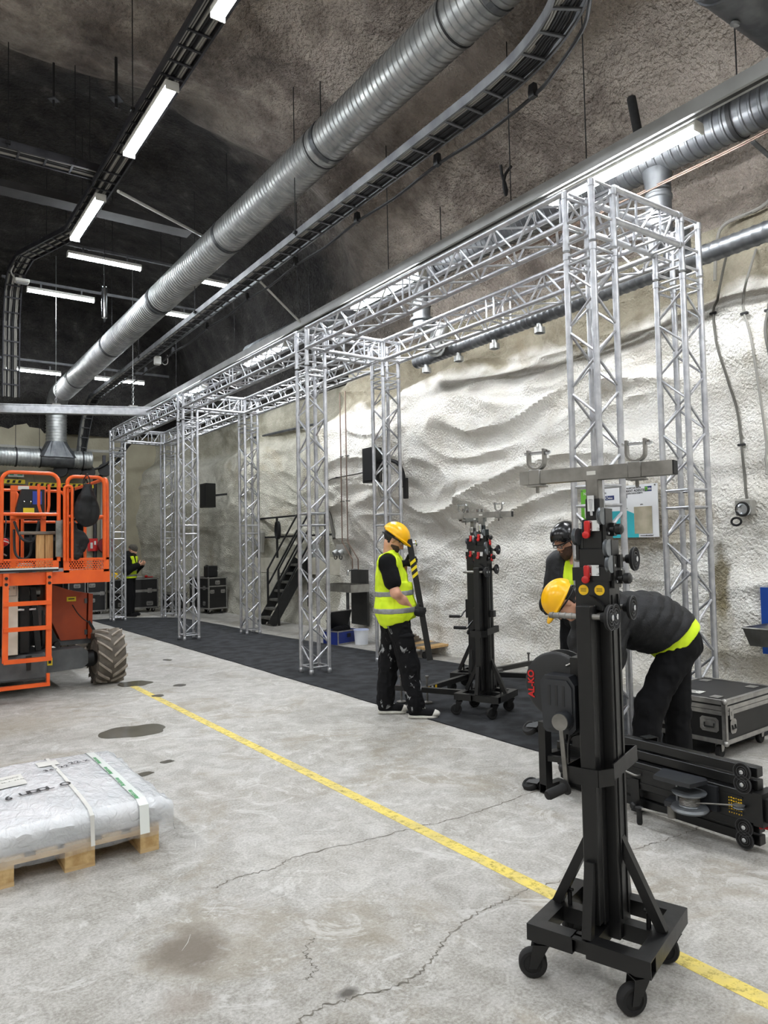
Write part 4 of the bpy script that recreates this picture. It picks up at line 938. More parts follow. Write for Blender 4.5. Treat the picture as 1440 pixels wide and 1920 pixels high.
        m = MB(); m.tube(spline([(-0.068, 0.035, 0.62), (-0.1, 0.03, 0.64), (-0.105, 0.02, 0.72), (-0.1, 0.01, 0.78), (-0.07, 0.008, 0.79)], 4), 0.006, 8); m.obj('carry_handle', steel, t)
        m = MB()
        for q in range(7):
            for s_ in range(6): m.box((-0.0672, -0.05+0.015*q+0.002*(s_ % 2), 1.325+s_*0.013), (0.0008, 0.007, 0.009 if (q*s_) % 3 else 0.005))
        tag(m.obj('print_block', stickery, t), 'block of small yellow warning print', kind=None)['kind'] = 'stuff'
    return t
fg = tower_lift('tower_lift', 'black tower lift upright in front with steel crossbar, red latches and two yellow round stickers', (2.276, 1.83, 0), math.radians(-72))
M3 = Matrix(((1, 0, 0), (0, 0, -1), (0, 1, 0)))
ly = tower_lift('tower_lift', 'black tower lift lying on its side on the concrete with a zinc winch', (3.75, 3.484, 0.228), 0, M3=M3, kv=1.32, winch='reel', stickers=False)
ml = tower_lift('tower_lift', 'black tower lift upright on the carpet facing right of the man with the steel tube', (4.76, 5.16, 0.012), math.radians(-68), arms=((-1, 0.0, 1.0, False),), clamps=((-0.2, 0), (0.17, 0)), cross=0.1, winch='crank', stickers=False, red_rear=True, group=None)
rl = tower_lift('tower_lift', 'second black tower lift close behind the one on the carpet with outriggers spread', (5.45, 6.05, 0.012), math.radians(-62), arms=((-0.25, -1, 0.95, True), (0.3, 1, 1.1, False), (1, 0.25, 1.0, False)), clamps=((-0.12, 0), (0.12, 0)), cross=1.2, crossL=0.2, winch='crank', stickers=False, red_rear=True, legs=())
# ------------------------------------------------------------------ people: bodies and garments from distance fields
def vnoise(P, s, seed=0):
    """smooth value noise on an (n, 3) array, about -1..1"""
    q = P*s+seed*17.3; i = np.floor(q).astype(np.int64); f = q-i; f = f*f*(3-2*f)
    def hsh(a, b, c):
        h = (a*374761393+b*668265263+c*2147483647+seed*974711) & 0xffffffff
        h = ((h ^ (h >> 13))*1274126177) & 0xffffffff
        return ((h ^ (h >> 16)) & 0xffff)/32767.5-1
    r = 0
    for dx in (0, 1):
        for dy in (0, 1):
            for dz in (0, 1):
                w = (f[:, 0] if dx else 1-f[:, 0])*(f[:, 1] if dy else 1-f[:, 1])*(f[:, 2] if dz else 1-f[:, 2])
                r = r+w*hsh(i[:, 0]+dx, i[:, 1]+dy, i[:, 2]+dz)
    return r
V3 = lambda *a: np.array(a, float)
def sd_cap(P, a, b, ra, rb):
    a, b = np.asarray(a, float), np.asarray(b, float); ba = b-a; h = np.clip(((P-a)@ba)/max(1e-9, ba@ba), 0, 1)
    return np.linalg.norm(P-a-h[:, None]*ba, axis=1)-(ra+(rb-ra)*h)
def sd_ell(P, c, r, R=None):
    q = P-np.asarray(c, float)
    if R is not None: q = q@R
    r = np.asarray(r, float); k0 = np.linalg.norm(q/r, axis=1); k1 = np.linalg.norm(q/(r*r), axis=1)
    return k0*(k0-1)/np.maximum(k1, 1e-9)
def smin(a, b, k):
    if k <= 0: return np.minimum(a, b)
    h = np.maximum(k-np.abs(a-b), 0)/k
    return np.minimum(a, b)-h*h*k*0.25
def smax(a, b, k): return -smin(-a, -b, k)
def field(prims, k=0.03, off=0.0):
    def f(P):
        d = None
        for p in prims:
            e = sd_cap(P, *p[1:5]) if p[0] == 'c' else sd_ell(P, p[1], p[2], p[3] if len(p) > 3 else None)
            d = e if d is None else smin(d, e, k)
        return d-off
    return f
def bounds(prims, pad=0.05):
    lo, hi = np.full(3, 1e9), np.full(3, -1e9)
    for p in prims:
        pts = [(p[1], p[3]), (p[2], p[4])] if p[0] == 'c' else [(p[1], max(p[2]))]
        for c, r in pts: lo = np.minimum(lo, np.asarray(c)-r); hi = np.maximum(hi, np.asarray(c)+r)
    return lo-pad, hi+pad
def polygonise(f, lo, hi, h):
    """surface nets on a sparse-evaluated grid -> verts, quads"""
    lo = np.asarray(lo, float); n = np.maximum(8, (np.ceil((np.asarray(hi)-lo)/(4*h))+1).astype(int)*4)
    ax = [lo[i]+h*np.arange(n[i]) for i in range(3)]
    cx = [lo[i]+h*(4*np.arange(n[i]//4)+1.5) for i in range(3)]
    G = np.stack(np.meshgrid(*cx, indexing='ij'), -1).reshape(-1, 3)
    dc = f(G).reshape([n[i]//4 for i in range(3)])
    D = np.kron(dc, np.ones((4, 4, 4)))
    act = np.kron(np.abs(dc) < 4*h*1.6, np.ones((4, 4, 4), bool))
    idx = np.argwhere(act); P = np.stack([ax[i][idx[:, i]] for i in range(3)], -1)
    D[act] = f(P)
    s = D < 0
    c8 = [D[a:n[0]-1+a, b:n[1]-1+b, c:n[2]-1+c] for a in (0, 1) for b in (0, 1) for c in (0, 1)]
    s8 = sum((c < 0).astype(int) for c in c8); cell = (s8 > 0) & (s8 < 8)
    ci = np.argwhere(cell); vid = np.full(cell.shape, -1); vid[cell] = np.arange(len(ci))
    corner = [(a, b, c) for a in (0, 1) for b in (0, 1) for c in (0, 1)]
    val = np.stack([c[cell] for c in c8], 1); acc = np.zeros((len(ci), 3)); cnt = np.zeros(len(ci))
    for i in range(8):
        for j in range(i+1, 8):
            d = [corner[j][k]-corner[i][k] for k in range(3)]
            if sum(map(abs, d)) != 1: continue
            a, b = val[:, i], val[:, j]; m = (a < 0) != (b < 0); t = np.where(m, a/np.where(m, a-b, 1), 0)
            acc += np.where(m[:, None], np.array(corner[i])+t[:, None]*np.array(d), 0); cnt += m
    verts = lo+h*(ci+acc/np.maximum(cnt, 1)[:, None]); quads = []
    for k in range(3):
        u, v = (k+1) % 3, (k+2) % 3
        sl0 = [slice(1, n[i]-1) for i in range(3)]; sl1 = list(sl0); sl0[k] = slice(0, n[k]-1); sl1[k] = slice(1, n[k])
        a, b = s[tuple(sl0)], s[tuple(sl1)]; e = np.argwhere(a != b)
        if not len(e): continue
        fl = a[tuple(e.T)]; off = np.array([1, 1, 1]); off[k] = 0; e = e+off
        q = []
        for du, dv in ((-1, -1), (0, -1), (0, 0), (-1, 0)):
            o = np.zeros(3, int); o[u] = du; o[v] = dv; q.append(vid[tuple((e+o).T)])
        q = np.stack(q, 1); q[~fl] = q[~fl][:, ::-1]; quads.append(q[(q >= 0).all(1)])
    return verts, (np.concatenate(quads) if quads else np.zeros((0, 4), int))
def sdf_obj(name, f, lo, hi, h, material, parent, extra=()):
    vs, fs = polygonise(f, lo, hi, h)
    vs = [vs]; fs = [fs]; n = len(vs[0])
    for (g, l2, h2, hh) in extra:
        a, b = polygonise(g, l2, h2, hh); vs.append(a); fs.append(b+n); n += len(a)
    V, Fq = np.concatenate(vs), np.concatenate(fs)
    me = bpy.data.meshes.new(name); me.vertices.add(len(V)); me.vertices.foreach_set('co', V.astype(np.float32).ravel())
    me.loops.add(len(Fq)*4); me.loops.foreach_set('vertex_index', Fq.astype(np.int32).ravel())
    me.polygons.add(len(Fq)); me.polygons.foreach_set('loop_start', np.arange(0, len(Fq)*4, 4, dtype=np.int32)); me.polygons.foreach_set('loop_total', np.full(len(Fq), 4, dtype=np.int32))
    me.polygons.foreach_set('use_smooth', np.ones(len(Fq), bool)); me.update(calc_edges=True); me.validate()
    return link(name, me, material, parent)
def cut(f, planes, k=0.006):
    """keep the side of each plane (point, normal) the normal points away from"""
    def g(P):
        d = f(P)
        for p, n in planes:
            n = np.asarray(n, float); n = n/np.linalg.norm(n); d = smax(d, (P-np.asarray(p, float))@n, k)
        return d
    return g
def minus(f, g, k=0.006): return lambda P: smax(f(P), -g(P), k)
def wrinkle(f, amp, sc, seed=1, st=(1, 1, 1)):
    st = np.array(st, float)
    def g(P):
        Q = P*st; w = vnoise(Q, sc*0.5, seed+3)
        return f(P)+amp*(0.6*vnoise(Q+0.05*w[:, None], sc, seed)+0.4*(np.abs(vnoise(Q, sc*1.9, seed+1))*2-1))
    return g
def rotm(ax, ang): return np.array(Matrix.Rotation(ang, 3, ax))
skin = mat('skin', (214, 164, 138), (200, 148, 122), rough=0.5, scale=12, spec=0.4)
hairm = mat('dark_hair', (34, 27, 22), (24, 19, 16), rough=0.7, scale=60, bump=0.4, bscale=300)
beardm = mat('brown_beard', (78, 52, 36), (58, 38, 26), rough=0.8, scale=60, bump=0.4, bscale=300)
blackcl = mat('black_cotton', (14, 14, 17), (9, 9, 11), rough=0.9, scale=9, bump=0.15, bscale=260, spec=0.25)
navyj = mat('black_quilted_jacket', (15, 16, 20), (9, 10, 13), rough=0.6, scale=7, bump=0.2, bscale=120, spec=0.4)
gloveb = mat('black_glove', (18, 18, 19), (26, 26, 27), rough=0.8, scale=40, bump=0.2, bscale=300)
whitesole = mat('white_rubber', (214, 212, 204), (190, 187, 178), rough=0.6, scale=20)
helmy = mat('yellow_helmet', (250, 192, 18), (246, 182, 10), rough=0.28, scale=3, spec=0.5)
helmb = mat('black_helmet', (18, 18, 20), rough=0.22, spec=0.5)
knit = mat('grey_knit', (84, 80, 72), (66, 62, 56), rough=0.95, scale=40, bump=0.4, bscale=240)
def paint_splash(name, base):
    m = mat(name, base, rough=0.85, spec=0.25); nt = m.node_tree; n = nt.nodes; b = n['Principled BSDF']
    tc = n.new('ShaderNodeTexCoord'); mp = n.new('ShaderNodeMapping'); mp.inputs['Scale'].default_value = (1, 1, 0.55); nt.links.new(tc.outputs['Object'], mp.inputs[0])
    no = n.new('ShaderNodeTexNoise'); no.inputs['Scale'].default_value = 12; no.inputs['Detail'].default_value = 6; no.inputs['Roughness'].default_value = 0.7; no.inputs['Distortion'].default_value = 0.6
    nt.links.new(mp.outputs[0], no.inputs['Vector'])
    r = n.new('ShaderNodeValToRGB'); e = r.color_ramp.elements; e[0].position = 0.6; e[1].position = 0.625; e[0].color = lin(base); e[1].color = lin((150, 152, 154))
    nt.links.new(no.outputs['Fac'], r.inputs[0]); nt.links.new(r.outputs[0], b.inputs['Base Color']); return m
paintcl = paint_splash('paint_splashed_trousers', (12, 12, 15))

def hand_prims(w, fdir, ndir, curl=(55, 70, 50), spread=0.0, s=1.0, side=1, thumb=(0.3, 0.6)):
    """five-fingered hand from the wrist: fdir to the knuckles, ndir out of the palm; side=+1 puts the thumb along fdir x ndir"""
    f = np.asarray(fdir, float); f /= np.linalg.norm(f); n = np.asarray(ndir, float); n -= f*(n@f); n /= np.linalg.norm(n); sd = np.cross(f, n)*side
    w = np.asarray(w, float); R = np.stack([f, sd, n], 1); pr = [('e', w+f*0.05*s, (0.052*s, 0.042*s, 0.017*s), R), ('c', w-f*0.01, w+f*0.03*s, 0.026*s, 0.028*s)]
    L = [(0.040, 0.026, 0.022), (0.044, 0.029, 0.023), (0.041, 0.027, 0.022), (0.032, 0.021, 0.019)]
    for i in range(4):
        o = 0.029-0.0195*i; p = w+f*(0.088-0.004*abs(i-1))*s+sd*o*s; a = 0.0; r = (0.0092, 0.0095, 0.009, 0.008)[i]*s
        pr.append(('c', w+f*0.045*s+sd*o*s*0.8, p, r*1.1, r*1.15))
        for j in range(3):
            a += math.radians(curl[j]); d = f*math.cos(a)+n*math.sin(a)+sd*spread*(1.5-i)*0.12; q = p+d*L[i][j]*s
            pr.append(('c', p, q, r*(1.05-0.08*j), r*(0.97-0.08*j))); p = q
    t0 = w+f*0.025*s+sd*0.028*s; d1 = f*0.55+sd*0.75+n*thumb[0]; d1 /= np.linalg.norm(d1); t1 = t0+d1*0.045*s; d2 = f*0.6+sd*0.15+n*thumb[1]; d2 /= np.linalg.norm(d2); t2 = t1+d2*0.033*s; t3 = t2+d2*0.026*s
    pr += [('c', t0, t1, 0.015*s, 0.0115*s), ('c', t1, t2, 0.0112*s, 0.0105*s), ('c', t2, t3, 0.0102*s, 0.0085*s)]
    return pr
def head_parts(c, yaw, pitch, roll=0.0):
    """frame of a head: c is the centre between the ears; looks along +x before turning"""
    R = rotm('Z', yaw)@rotm('Y', pitch)@rotm('X', roll)
    T = lambda *p: np.asarray(c, float)+R@np.array(p, float)
    return R, T
def head_prims(R, T):
    E = lambda c, r: ('e', T(*c), r, R); Cp = lambda a, b, ra, rb: ('c', T(*a), T(*b), ra, rb)
    return [E((-0.012, 0, 0.035), (0.098, 0.076, 0.088)), E((0.03, 0, -0.025), (0.062, 0.062, 0.085)), E((0.052, 0, -0.075), (0.036, 0.042, 0.034)),
            Cp((-0.005, 0.045, -0.06), (0.065, 0.016, -0.092), 0.022, 0.017), Cp((-0.005, -0.045, -0.06), (0.065, -0.016, -0.092), 0.022, 0.017)]
def face_prims(R, T):
    Cp = lambda a, b, ra, rb: ('c', T(*a), T(*b), ra, rb); E = lambda c, r: ('e', T(*c), r, R)
    return [Cp((0.083, 0, 0.012), (0.108, 0, -0.026), 0.0085, 0.0125), Cp((0.098, 0.009, -0.03), (0.098, -0.009, -0.03), 0.008, 0.008),
            Cp((0.082, 0.034, 0.020), (0.084, -0.034, 0.020), 0.011, 0.011), E((0.088, 0, -0.054), (0.009, 0.023, 0.006)), E((0.086, 0, -0.064), (0.01, 0.02, 0.006)), E((0.082, 0, -0.094), (0.016, 0.017, 0.014)),
            E((-0.008, 0.076, -0.002), (0.020, 0.008, 0.032)), E((-0.008, -0.076, -0.002), (0.020, 0.008, 0.032))]
def person(name, label, loc, rotz, J, res=0.008, group=None):
    t = thing(name, label, 'person', loc, rotz, group); t['_'] = 0; del t['_']
    J = {k: (np.asarray(v, float) if not np.isscalar(v) else v) for k, v in J.items()}
    up_ = J['neck']-J['pelvis']; up_ /= np.linalg.norm(up_); lat = J['shL']-J['shR']; lat -= up_*(lat@up_); lat /= np.linalg.norm(lat); fw_ = np.cross(lat, up_)
    R = np.stack([fw_, lat, up_], 1); mid = (J['shL']+J['shR'])/2; ch = J['pelvis']*0.32+mid*0.68; ab = J['pelvis']*0.68+mid*0.32
    J['_R'] = R; J['_ch'] = ch; J['_ab'] = ab
    if 'spine' in J: ab = J['spine']
    torso = [('e', J['pelvis'], (0.115, 0.165, 0.125), R), ('e', ab, (0.105, 0.15, 0.15), R), ('e', ch, (0.118, 0.17, 0.17), R), ('c', J['shR'], J['shL'], 0.068, 0.068), ('c', ch, J['neck'], 0.09, 0.06)]
    arms, legs = [], []
    for s in 'LR':
        arms += [('c', J['sh'+s], J['el'+s], 0.054, 0.043), ('c', J['el'+s], J['el'+s]*0.6+J['wr'+s]*0.4, 0.042, 0.041), ('c', J['el'+s]*0.6+J['wr'+s]*0.4, J['wr'+s], 0.041, 0.028)]
        legs += [('c', J['hip'+s], J['kn'+s], 0.088, 0.058), ('c', J['kn'+s], J['kn'+s]*0.6+J['an'+s]*0.4, 0.056, 0.056), ('c', J['kn'+s]*0.6+J['an'+s]*0.4, J['an'+s], 0.055, 0.04), ('c', J['an'+s]-V3(0, 0, 0.02), J['to'+s]-V3(0, 0, 0.01), 0.034, 0.02)]
    HR, HT = head_parts(J['head'], J.get('hyaw', 0.0), J.get('hpitch', 0.0), J.get('hroll', 0.0))
    neck = [('c', J['neck']-up_*0.03, HT(-0.02, 0, -0.05), 0.058, 0.055)]
    hp, fp = head_prims(HR, HT), face_prims(HR, HT)
    eyes = [('e', HT(0.083, s*0.032, 0.004), (0.014, 0.016, 0.011), HR) for s in (-1, 1)]
    fb = field(torso+legs+arms, 0.035); fh0 = field(hp+neck, 0.03); ff = field(fp, 0.004); fe = field(eyes, 0)
    fh = lambda P: smax(smin(fh0(P), ff(P), 0.012), -fe(P), 0.008)
    lo, hi = bounds(torso+arms+legs); l2, h2 = bounds(hp+fp+neck)
    ex = [(fh, l2, h2, min(res, 0.0055))]
    if J.get('hands') is not None and 'handR' in J: pass
    for q in J.get('_hands', []): ex.append((field(q, 0.006), *bounds(q, 0.02), 0.0034 if res < 0.01 else 0.006))
    body = sdf_obj('body', fb, lo, hi, res, skin, t, ex)
    for s in (-1, 1):
        m = MB(); m.ball(HT(0.075, s*0.032, 0.004), 0.0125, 12, 8); e = m.obj('eye', whitesole, t); m = MB(); m.ball(HT(0.0842, s*0.032, 0.003), 0.0052, 8, 6); m.obj('iris', hairm, e)
    return t, J, dict(torso=torso, arms=arms, legs=legs, neck=neck, head=hp, face=fp, R=R, up=up_, fw=fw_, lat=lat, HR=HR, HT=HT, fh=fh, fb=fb)
def hair(t, B, material, back=True, zmax=0.09):
    f0 = field(B['head'], 0.03, 0.012); HR, HT = B['HR'], B['HT']
    pl = [(HT(0.052, 0, 0.0), HR@V3(1, 0, -0.4)), (HT(0, 0, -0.045), HR@V3(0.35, 0, -1))]
    cutf = cut(f0, pl, 0.01); ear = field([('e', HT(0.012, s*0.075, -0.02), (0.045, 0.03, 0.05), HR) for s in (-1, 1)], 0)
    g = wrinkle(minus(cutf, ear), 0.003, 60, 5); l, h = bounds(B['head'], 0.04)
    return sdf_obj('hair', g, l, h, 0.006, material, t)
def beard(t, B, material, off=0.007, long=0.0):
    HR, HT = B['HR'], B['HT']; pr = list(B['head'])
    if long: pr += [('e', HT(0.07, 0, -0.1-long*0.5), (0.034, 0.042, 0.03+long), HR)]
    f0 = field(pr, 0.03, off); l, h = bounds(pr, 0.04)
    mouth = field([('e', HT(0.1, 0, -0.058), (0.02, 0.022, 0.006), HR), ('e', HT(0.095, 0, -0.028), (0.04, 0.05, 0.018), HR)], 0.0)
    g = minus(cut(f0, [(HT(0.06, 0, -0.03), HR@V3(-0.35, 0, 1)), (HT(-0.005, 0, -0.05), HR@V3(-1, 0, -0.1)), (HT(0.05, 0, -0.10-long*1.6), HR@V3(-0.5, 0, -1))], 0.01), mouth)
    return sdf_obj('beard', wrinkle(g, 0.0025, 90, 3), l, h, 0.005, material, t)
def helmet(t, B, material, brim=True, style='dome'):
    HR, HT = B['HR'], B['HT']; E = lambda c, r: ('e', HT(*c), r, HR)
    dome = [E((-0.01, 0, 0.045), (0.138, 0.114, 0.112)), E((-0.012, 0, 0.06), (0.13, 0.035, 0.108))] if style == 'dome' else [E((-0.012, 0, 0.04), (0.132, 0.11, 0.112)), E((-0.03, 0, 0.055), (0.12, 0.1, 0.1))]
    f0 = field(dome, 0.02); inner = field([E((-0.01, 0, 0.035), (0.128, 0.104, 0.102))], 0)
    sh = minus(cut(f0, [(HT(0, 0, 0.028 if style == 'dome' else 0.012), HR@V3(-0.10 if style == 'dome' else 0.12, 0, -1))], 0.006), inner)
    if brim:
        bf = cut(field([E((0.01, 0, 0.034), (0.165, 0.122, 0.011)), E((0.088, 0, 0.028), (0.095, 0.082, 0.010))], 0.02), [(HT(-0.13, 0, 0), HR@V3(-1, 0, 0))]); bf2 = minus(bf, field([E((-0.01, 0, 0.02), (0.125, 0.10, 0.09))], 0))
        f1 = lambda P: smin(sh(P), bf2(P), 0.01)
    else: f1 = sh
    l, h = bounds(dome, 0.1); o = sdf_obj('helmet', f1, l, h, 0.0055, material, t)
    m = MB(); m.tube([HT(-0.125*math.cos(a)-0.01, 0.108*math.sin(a), 0.01-0.012*math.cos(a)) for a in [PI*2*k/36 for k in range(36)]], 0.006, 6, closed=True); m.obj('headband', cableb, o)
    if style != 'dome':
        for s in (-1, 1):
            for k in range(5):
                m = MB(); p = HT(0.02-0.035*k, s*(0.088-0.004*abs(k-2)), 0.085+0.004*k); m.ball(p, 0.013, 10, 6, sc=(1, 0.35, 0.36), rot=Matrix(HR.tolist())); m.obj('vent', rubber, o)
    return o
def ring_field(B, p, n, halfw, off, base):
    """a band of a garment field: |distance to plane| < halfw, slightly proud"""
    n = np.asarray(n, float); n /= np.linalg.norm(n); p = np.asarray(p, float)
    return lambda P: smax(base(P)-off, np.abs((P-p)@n)-halfw, 0.002)
def shoe(t, an, to, material, sole, toe_cap=None, laces=False):
    an, to = np.asarray(an, float), np.asarray(to, float); d = to-an; d[2] = 0; L = np.linalg.norm(d); d /= L; sd = np.array([-d[1], d[0], 0]); R = np.stack([d, sd, V3(0, 0, 1)], 1); g = np.array([an[0], an[1], 0.0]); c = lambda x, y, z: g+d*x+sd*y+V3(0, 0, z+J_lift)
    pr = [('e', c(0.0, 0, 0.065), (0.062, 0.042, 0.06), R), ('c', c(-0.02, 0, 0.05), c(0.13, 0, 0.045), 0.042, 0.04), ('e', c(0.15, 0, 0.04), (0.075, 0.046, 0.035), R), ('c', c(0, 0, 0.09), c(-0.005, 0, 0.13), 0.044, 0.046)]
    up = cut(field(pr, 0.03), [(c(0, 0, 0.022), (0, 0, -1)), (c(0, 0, 0.135), (0.15*d[0], 0.15*d[1], 1))]); l, h = bounds(pr)
    o = sdf_obj('shoe', up, l, h, 0.006, material, t)
    so = cut(field([('c', c(-0.025, 0, 0.012), c(0.155, 0, 0.012), 0.046, 0.05)], 0), [(c(0, 0, 0.026), (0, 0, 1)), (c(0, 0, 0.001), (0, 0, -1))], 0.002); sdf_obj('sole', so, *bounds([('c', c(-0.025, 0, 0.012), c(0.155, 0, 0.012), 0.05, 0.055)], 0.01), 0.005, sole, o)
    if toe_cap:
        tc = cut(field(pr, 0.03, 0.003), [(c(0.165, 0, 0.05), (-1*d[0], -1*d[1], 0.5)), (c(0, 0, 0.02), (0, 0, -1))]); sdf_obj('toe_cap', tc, l, h, 0.005, toe_cap, o)
    if laces:
        m = MB()
        for k in range(4): x = 0.06+0.02*k; z = 0.098-0.014*k; m.tube([c(x, -0.028, z-0.012), c(x+0.006, 0, z+0.004), c(x+0.012, 0.028, z-0.012)], 0.0035, 6); m.tube([c(x, 0.028, z-0.012), c(x+0.006, 0, z+0.006), c(x+0.012, -0.028, z-0.012)], 0.0035, 6)
        m.obj('laces', whitesole, o)
    return o
J_lift = 0.0

# --- worker with the yellow helmet carrying a steel tube --------------------------------
J_lift = 0.004
J1 = dict(pelvis=(-0.075, 0, 0.94), spine=(-0.075, 0, 1.13), neck=(-0.125, 0, 1.50), head=(-0.068, 0, 1.655), hpitch=0.62, hyaw=0.06,
          shR=(-0.13, -0.185, 1.435), shL=(-0.09, 0.18, 1.435), elR=(-0.06, -0.275, 1.165), wrR=(0.095, -0.098, 0.985), elL=(-0.02, 0.25, 1.24), wrL=(0.03, 0.045, 1.43),
          hipR=(-0.05, -0.09, 0.90), hipL=(-0.1, 0.09, 0.90), knR=(0.045, -0.10, 0.49), knL=(-0.145, 0.10, 0.48), anR=(0.10, -0.10, 0.085), anL=(-0.19, 0.10, 0.085), toR=(0.25, -0.115, 0.05), toL=(-0.04, 0.10, 0.05))
w1, J, B = person('person', 'man in yellow helmet and hi-viz vest holding a black steel tube upright', (4.13, 5.60, 0.0), math.radians(-37), J1, 0.008)
hair(w1, B, hairm); beard(w1, B, mat('dark_stubble', (74, 54, 44), (56, 40, 33), rough=0.8, scale=80), 0.004); helmet(w1, B, helmy)
lo, hi = bounds(B['torso']+B['arms'], 0.08)
sl = [('c', J['sh'+s], J['el'+s]*0.62+J['sh'+s]*0.38, 0.066, 0.068) for s in 'LR']
ts = cut(field(B['torso']+sl, 0.04, 0.012), [(J['sh'+'R']*0.42+J['elR']*0.58, J['elR']-J['shR']) if False else ((0, 0, 0.86), (0, 0, -1)), ((-0.125, 0, 1.525), B['up'])])
sdf_obj('t_shirt', wrinkle(ts, 0.005, 16, 2), lo, hi, 0.008, blackcl, w1)
vt = field(B['torso'], 0.05, 0.034); armhole = field([('c', J['sh'+s]+V3(0, (0.05 if s == 'L' else -0.05), 0.02), J['sh'+s]+V3(0.0, (0.09 if s == 'L' else -0.09), -0.2), 0.085, 0.10) for s in 'LR'], 0.02)
inner = field(B['torso'], 0.05, 0.008)
vest = minus(minus(cut(vt, [((0.1, 0, 0.90), (0.25, 0, -1)), ((-0.135, 0, 1.54), B['up']+V3(-0.3, 0, 0))], 0.004), armhole), lambda P: smax(inner(P), -(P[:, 2]-0.0), 0.0)*1.0+0.0*P[:, 0], 0.004)
neckcut = field([('e', (0.06, 0, 1.52), (0.11, 0.075, 0.2)), ('c', (-0.12, 0, 1.48), (-0.07, 0, 1.62), 0.07, 0.08)], 0.0)
vest = minus(vest, neckcut)
hem = field([('e', (-0.07, 0, 1.0), (0.20, 0.25, 0.22)), ('e', (-0.08, 0, 1.2), (0.175, 0.2, 0.2))], 0.06); hemi = lambda P: hem(P)+0.032
lower = minus(cut(hem, [((0.1, 0, 0.915), (0.2, 0, -1)), ((0, 0, 1.25), (0, 0, 1))], 0.004), hemi)
vest0 = lambda P: smin(vest(P), smax(lower(P), -armhole(P), 0.004), 0.02)
vw = wrinkle(vest0, 0.010, 12, 7, (1, 1, 0.8)); v1 = sdf_obj('hi_viz_vest', vw, lo, hi, 0.0075, hiviz, w1)
for z in (1.155, 1.0): sdf_obj('reflective_band', ring_field(B, (0, 0, z), (-0.04, 0, 1), 0.025, 0.0035, vw), lo, hi, 0.0075, reflect, v1)
lg = [('c', J['hip'+s], J['kn'+s], 0.11, 0.088) for s in 'LR']+[('c', J['kn'+s], J['an'+s]+V3(0, 0, 0.03), 0.086, 0.078) for s in 'LR']+[('e', J['pelvis'], (0.135, 0.18, 0.13))]
tr = cut(field(lg, 0.035, 0.004), [((0, 0, 1.0), (0, 0, 1)), ((0, 0, 0.05), (0, 0, -1))])
lo, hi = bounds(lg); tr1 = sdf_obj('work_trousers', wrinkle(tr, 0.015, 13, 11, (1, 1, 0.9)), lo, hi, 0.008, paintcl, w1)
pk = field([('e', (0.02, -0.17, 0.70), (0.085, 0.045, 0.10)), ('e', (0.02, -0.17, 0.765), (0.09, 0.05, 0.022))], 0.012); sdf_obj('cargo_pocket', pk, *bounds([('e', (0.02, -0.17, 0.70), (0.1, 0.06, 0.12))]), 0.007, paintcl, tr1)
shoe(w1, J['anR'], J['toR'], blackcl, whitesole, whitesole, True); shoe(w1, J['anL'], J['toL'], blackcl, whitesole, whitesole, True)
for s, fd, nd, sd in (('R', (0.97, 0.08, -0.12), (0.05, 1, 0.0), 1), ('L', (0.97, -0.12, 0.2), (-0.05, -1, 0.0), -1)):
    hp_ = hand_prims(J['wr'+s], fd, nd, (58, 72, 60), side=sd, s=1.07, thumb=(0.5, 0.9)); f_ = J['wr'+s]-np.asarray(fd)/np.linalg.norm(fd)*0.04
    hp_.append(('c', f_, J['wr'+s], 0.034, 0.03)); sdf_obj('glove', field(hp_, 0.007, 0.001), *bounds(hp_, 0.015), 0.0036, gloveb, w1)
# the tube he holds
t = thing('steel_tube', 'black square steel tube with yellow hazard stripes held by the man in the vest', 'tube', (4.13, 5.60, 0.0), math.radians(-37))
a, b_ = Vector((0.245, -0.055, 0.525)), Vector((0.072, -0.02, 1.655)); m = MB(); hollow(m, a, b_, 0.056, 0.056, 0.004, (0, 1, 0.0)); m.bar(a, b_, 0.05, 0.05, (0, 1, 0)); tube_ = m.obj('tube', black, t)
d = (b_-a).normalized()
yl = mat('hazard_yellow', (238, 214, 20), rough=0.45)
for k in range(3):
    c = a+d*(0.80+0.062*k); side_n = Vector((d.z, 0, -d.x)); m = MB()
    for nrm in (Vector((0, -1, 0)), Vector((0, 1, 0)), side_n, -side_n):
        nrm = (nrm-d*nrm.dot(d)).normalized(); xa = d.cross(nrm).normalized(); o_ = c+nrm*0.0284
        m.prism([(-0.028, -0.028), (0.028, 0.006), (0.028, 0.036), (-0.028, 0.002)], o_, xa, d, nrm, 0.0006)
    m.obj('tape_stripe', yl, tube_)
m = MB(); m.cyl(b_-d*0.045, b_-d*0.045+Vector((0.06, 0.0, 0.01)), 0.01, 8); m.lathe([(0.0, 0), (0.03, 0.0), (0.034, 0.006), (0.03, 0.012), (0.0, 0.012)], b_-d*0.045+Vector((0.055, 0, 0.01)), (1, 0, 0.15), 20); m.obj('foot_disc', chrome, tube_)

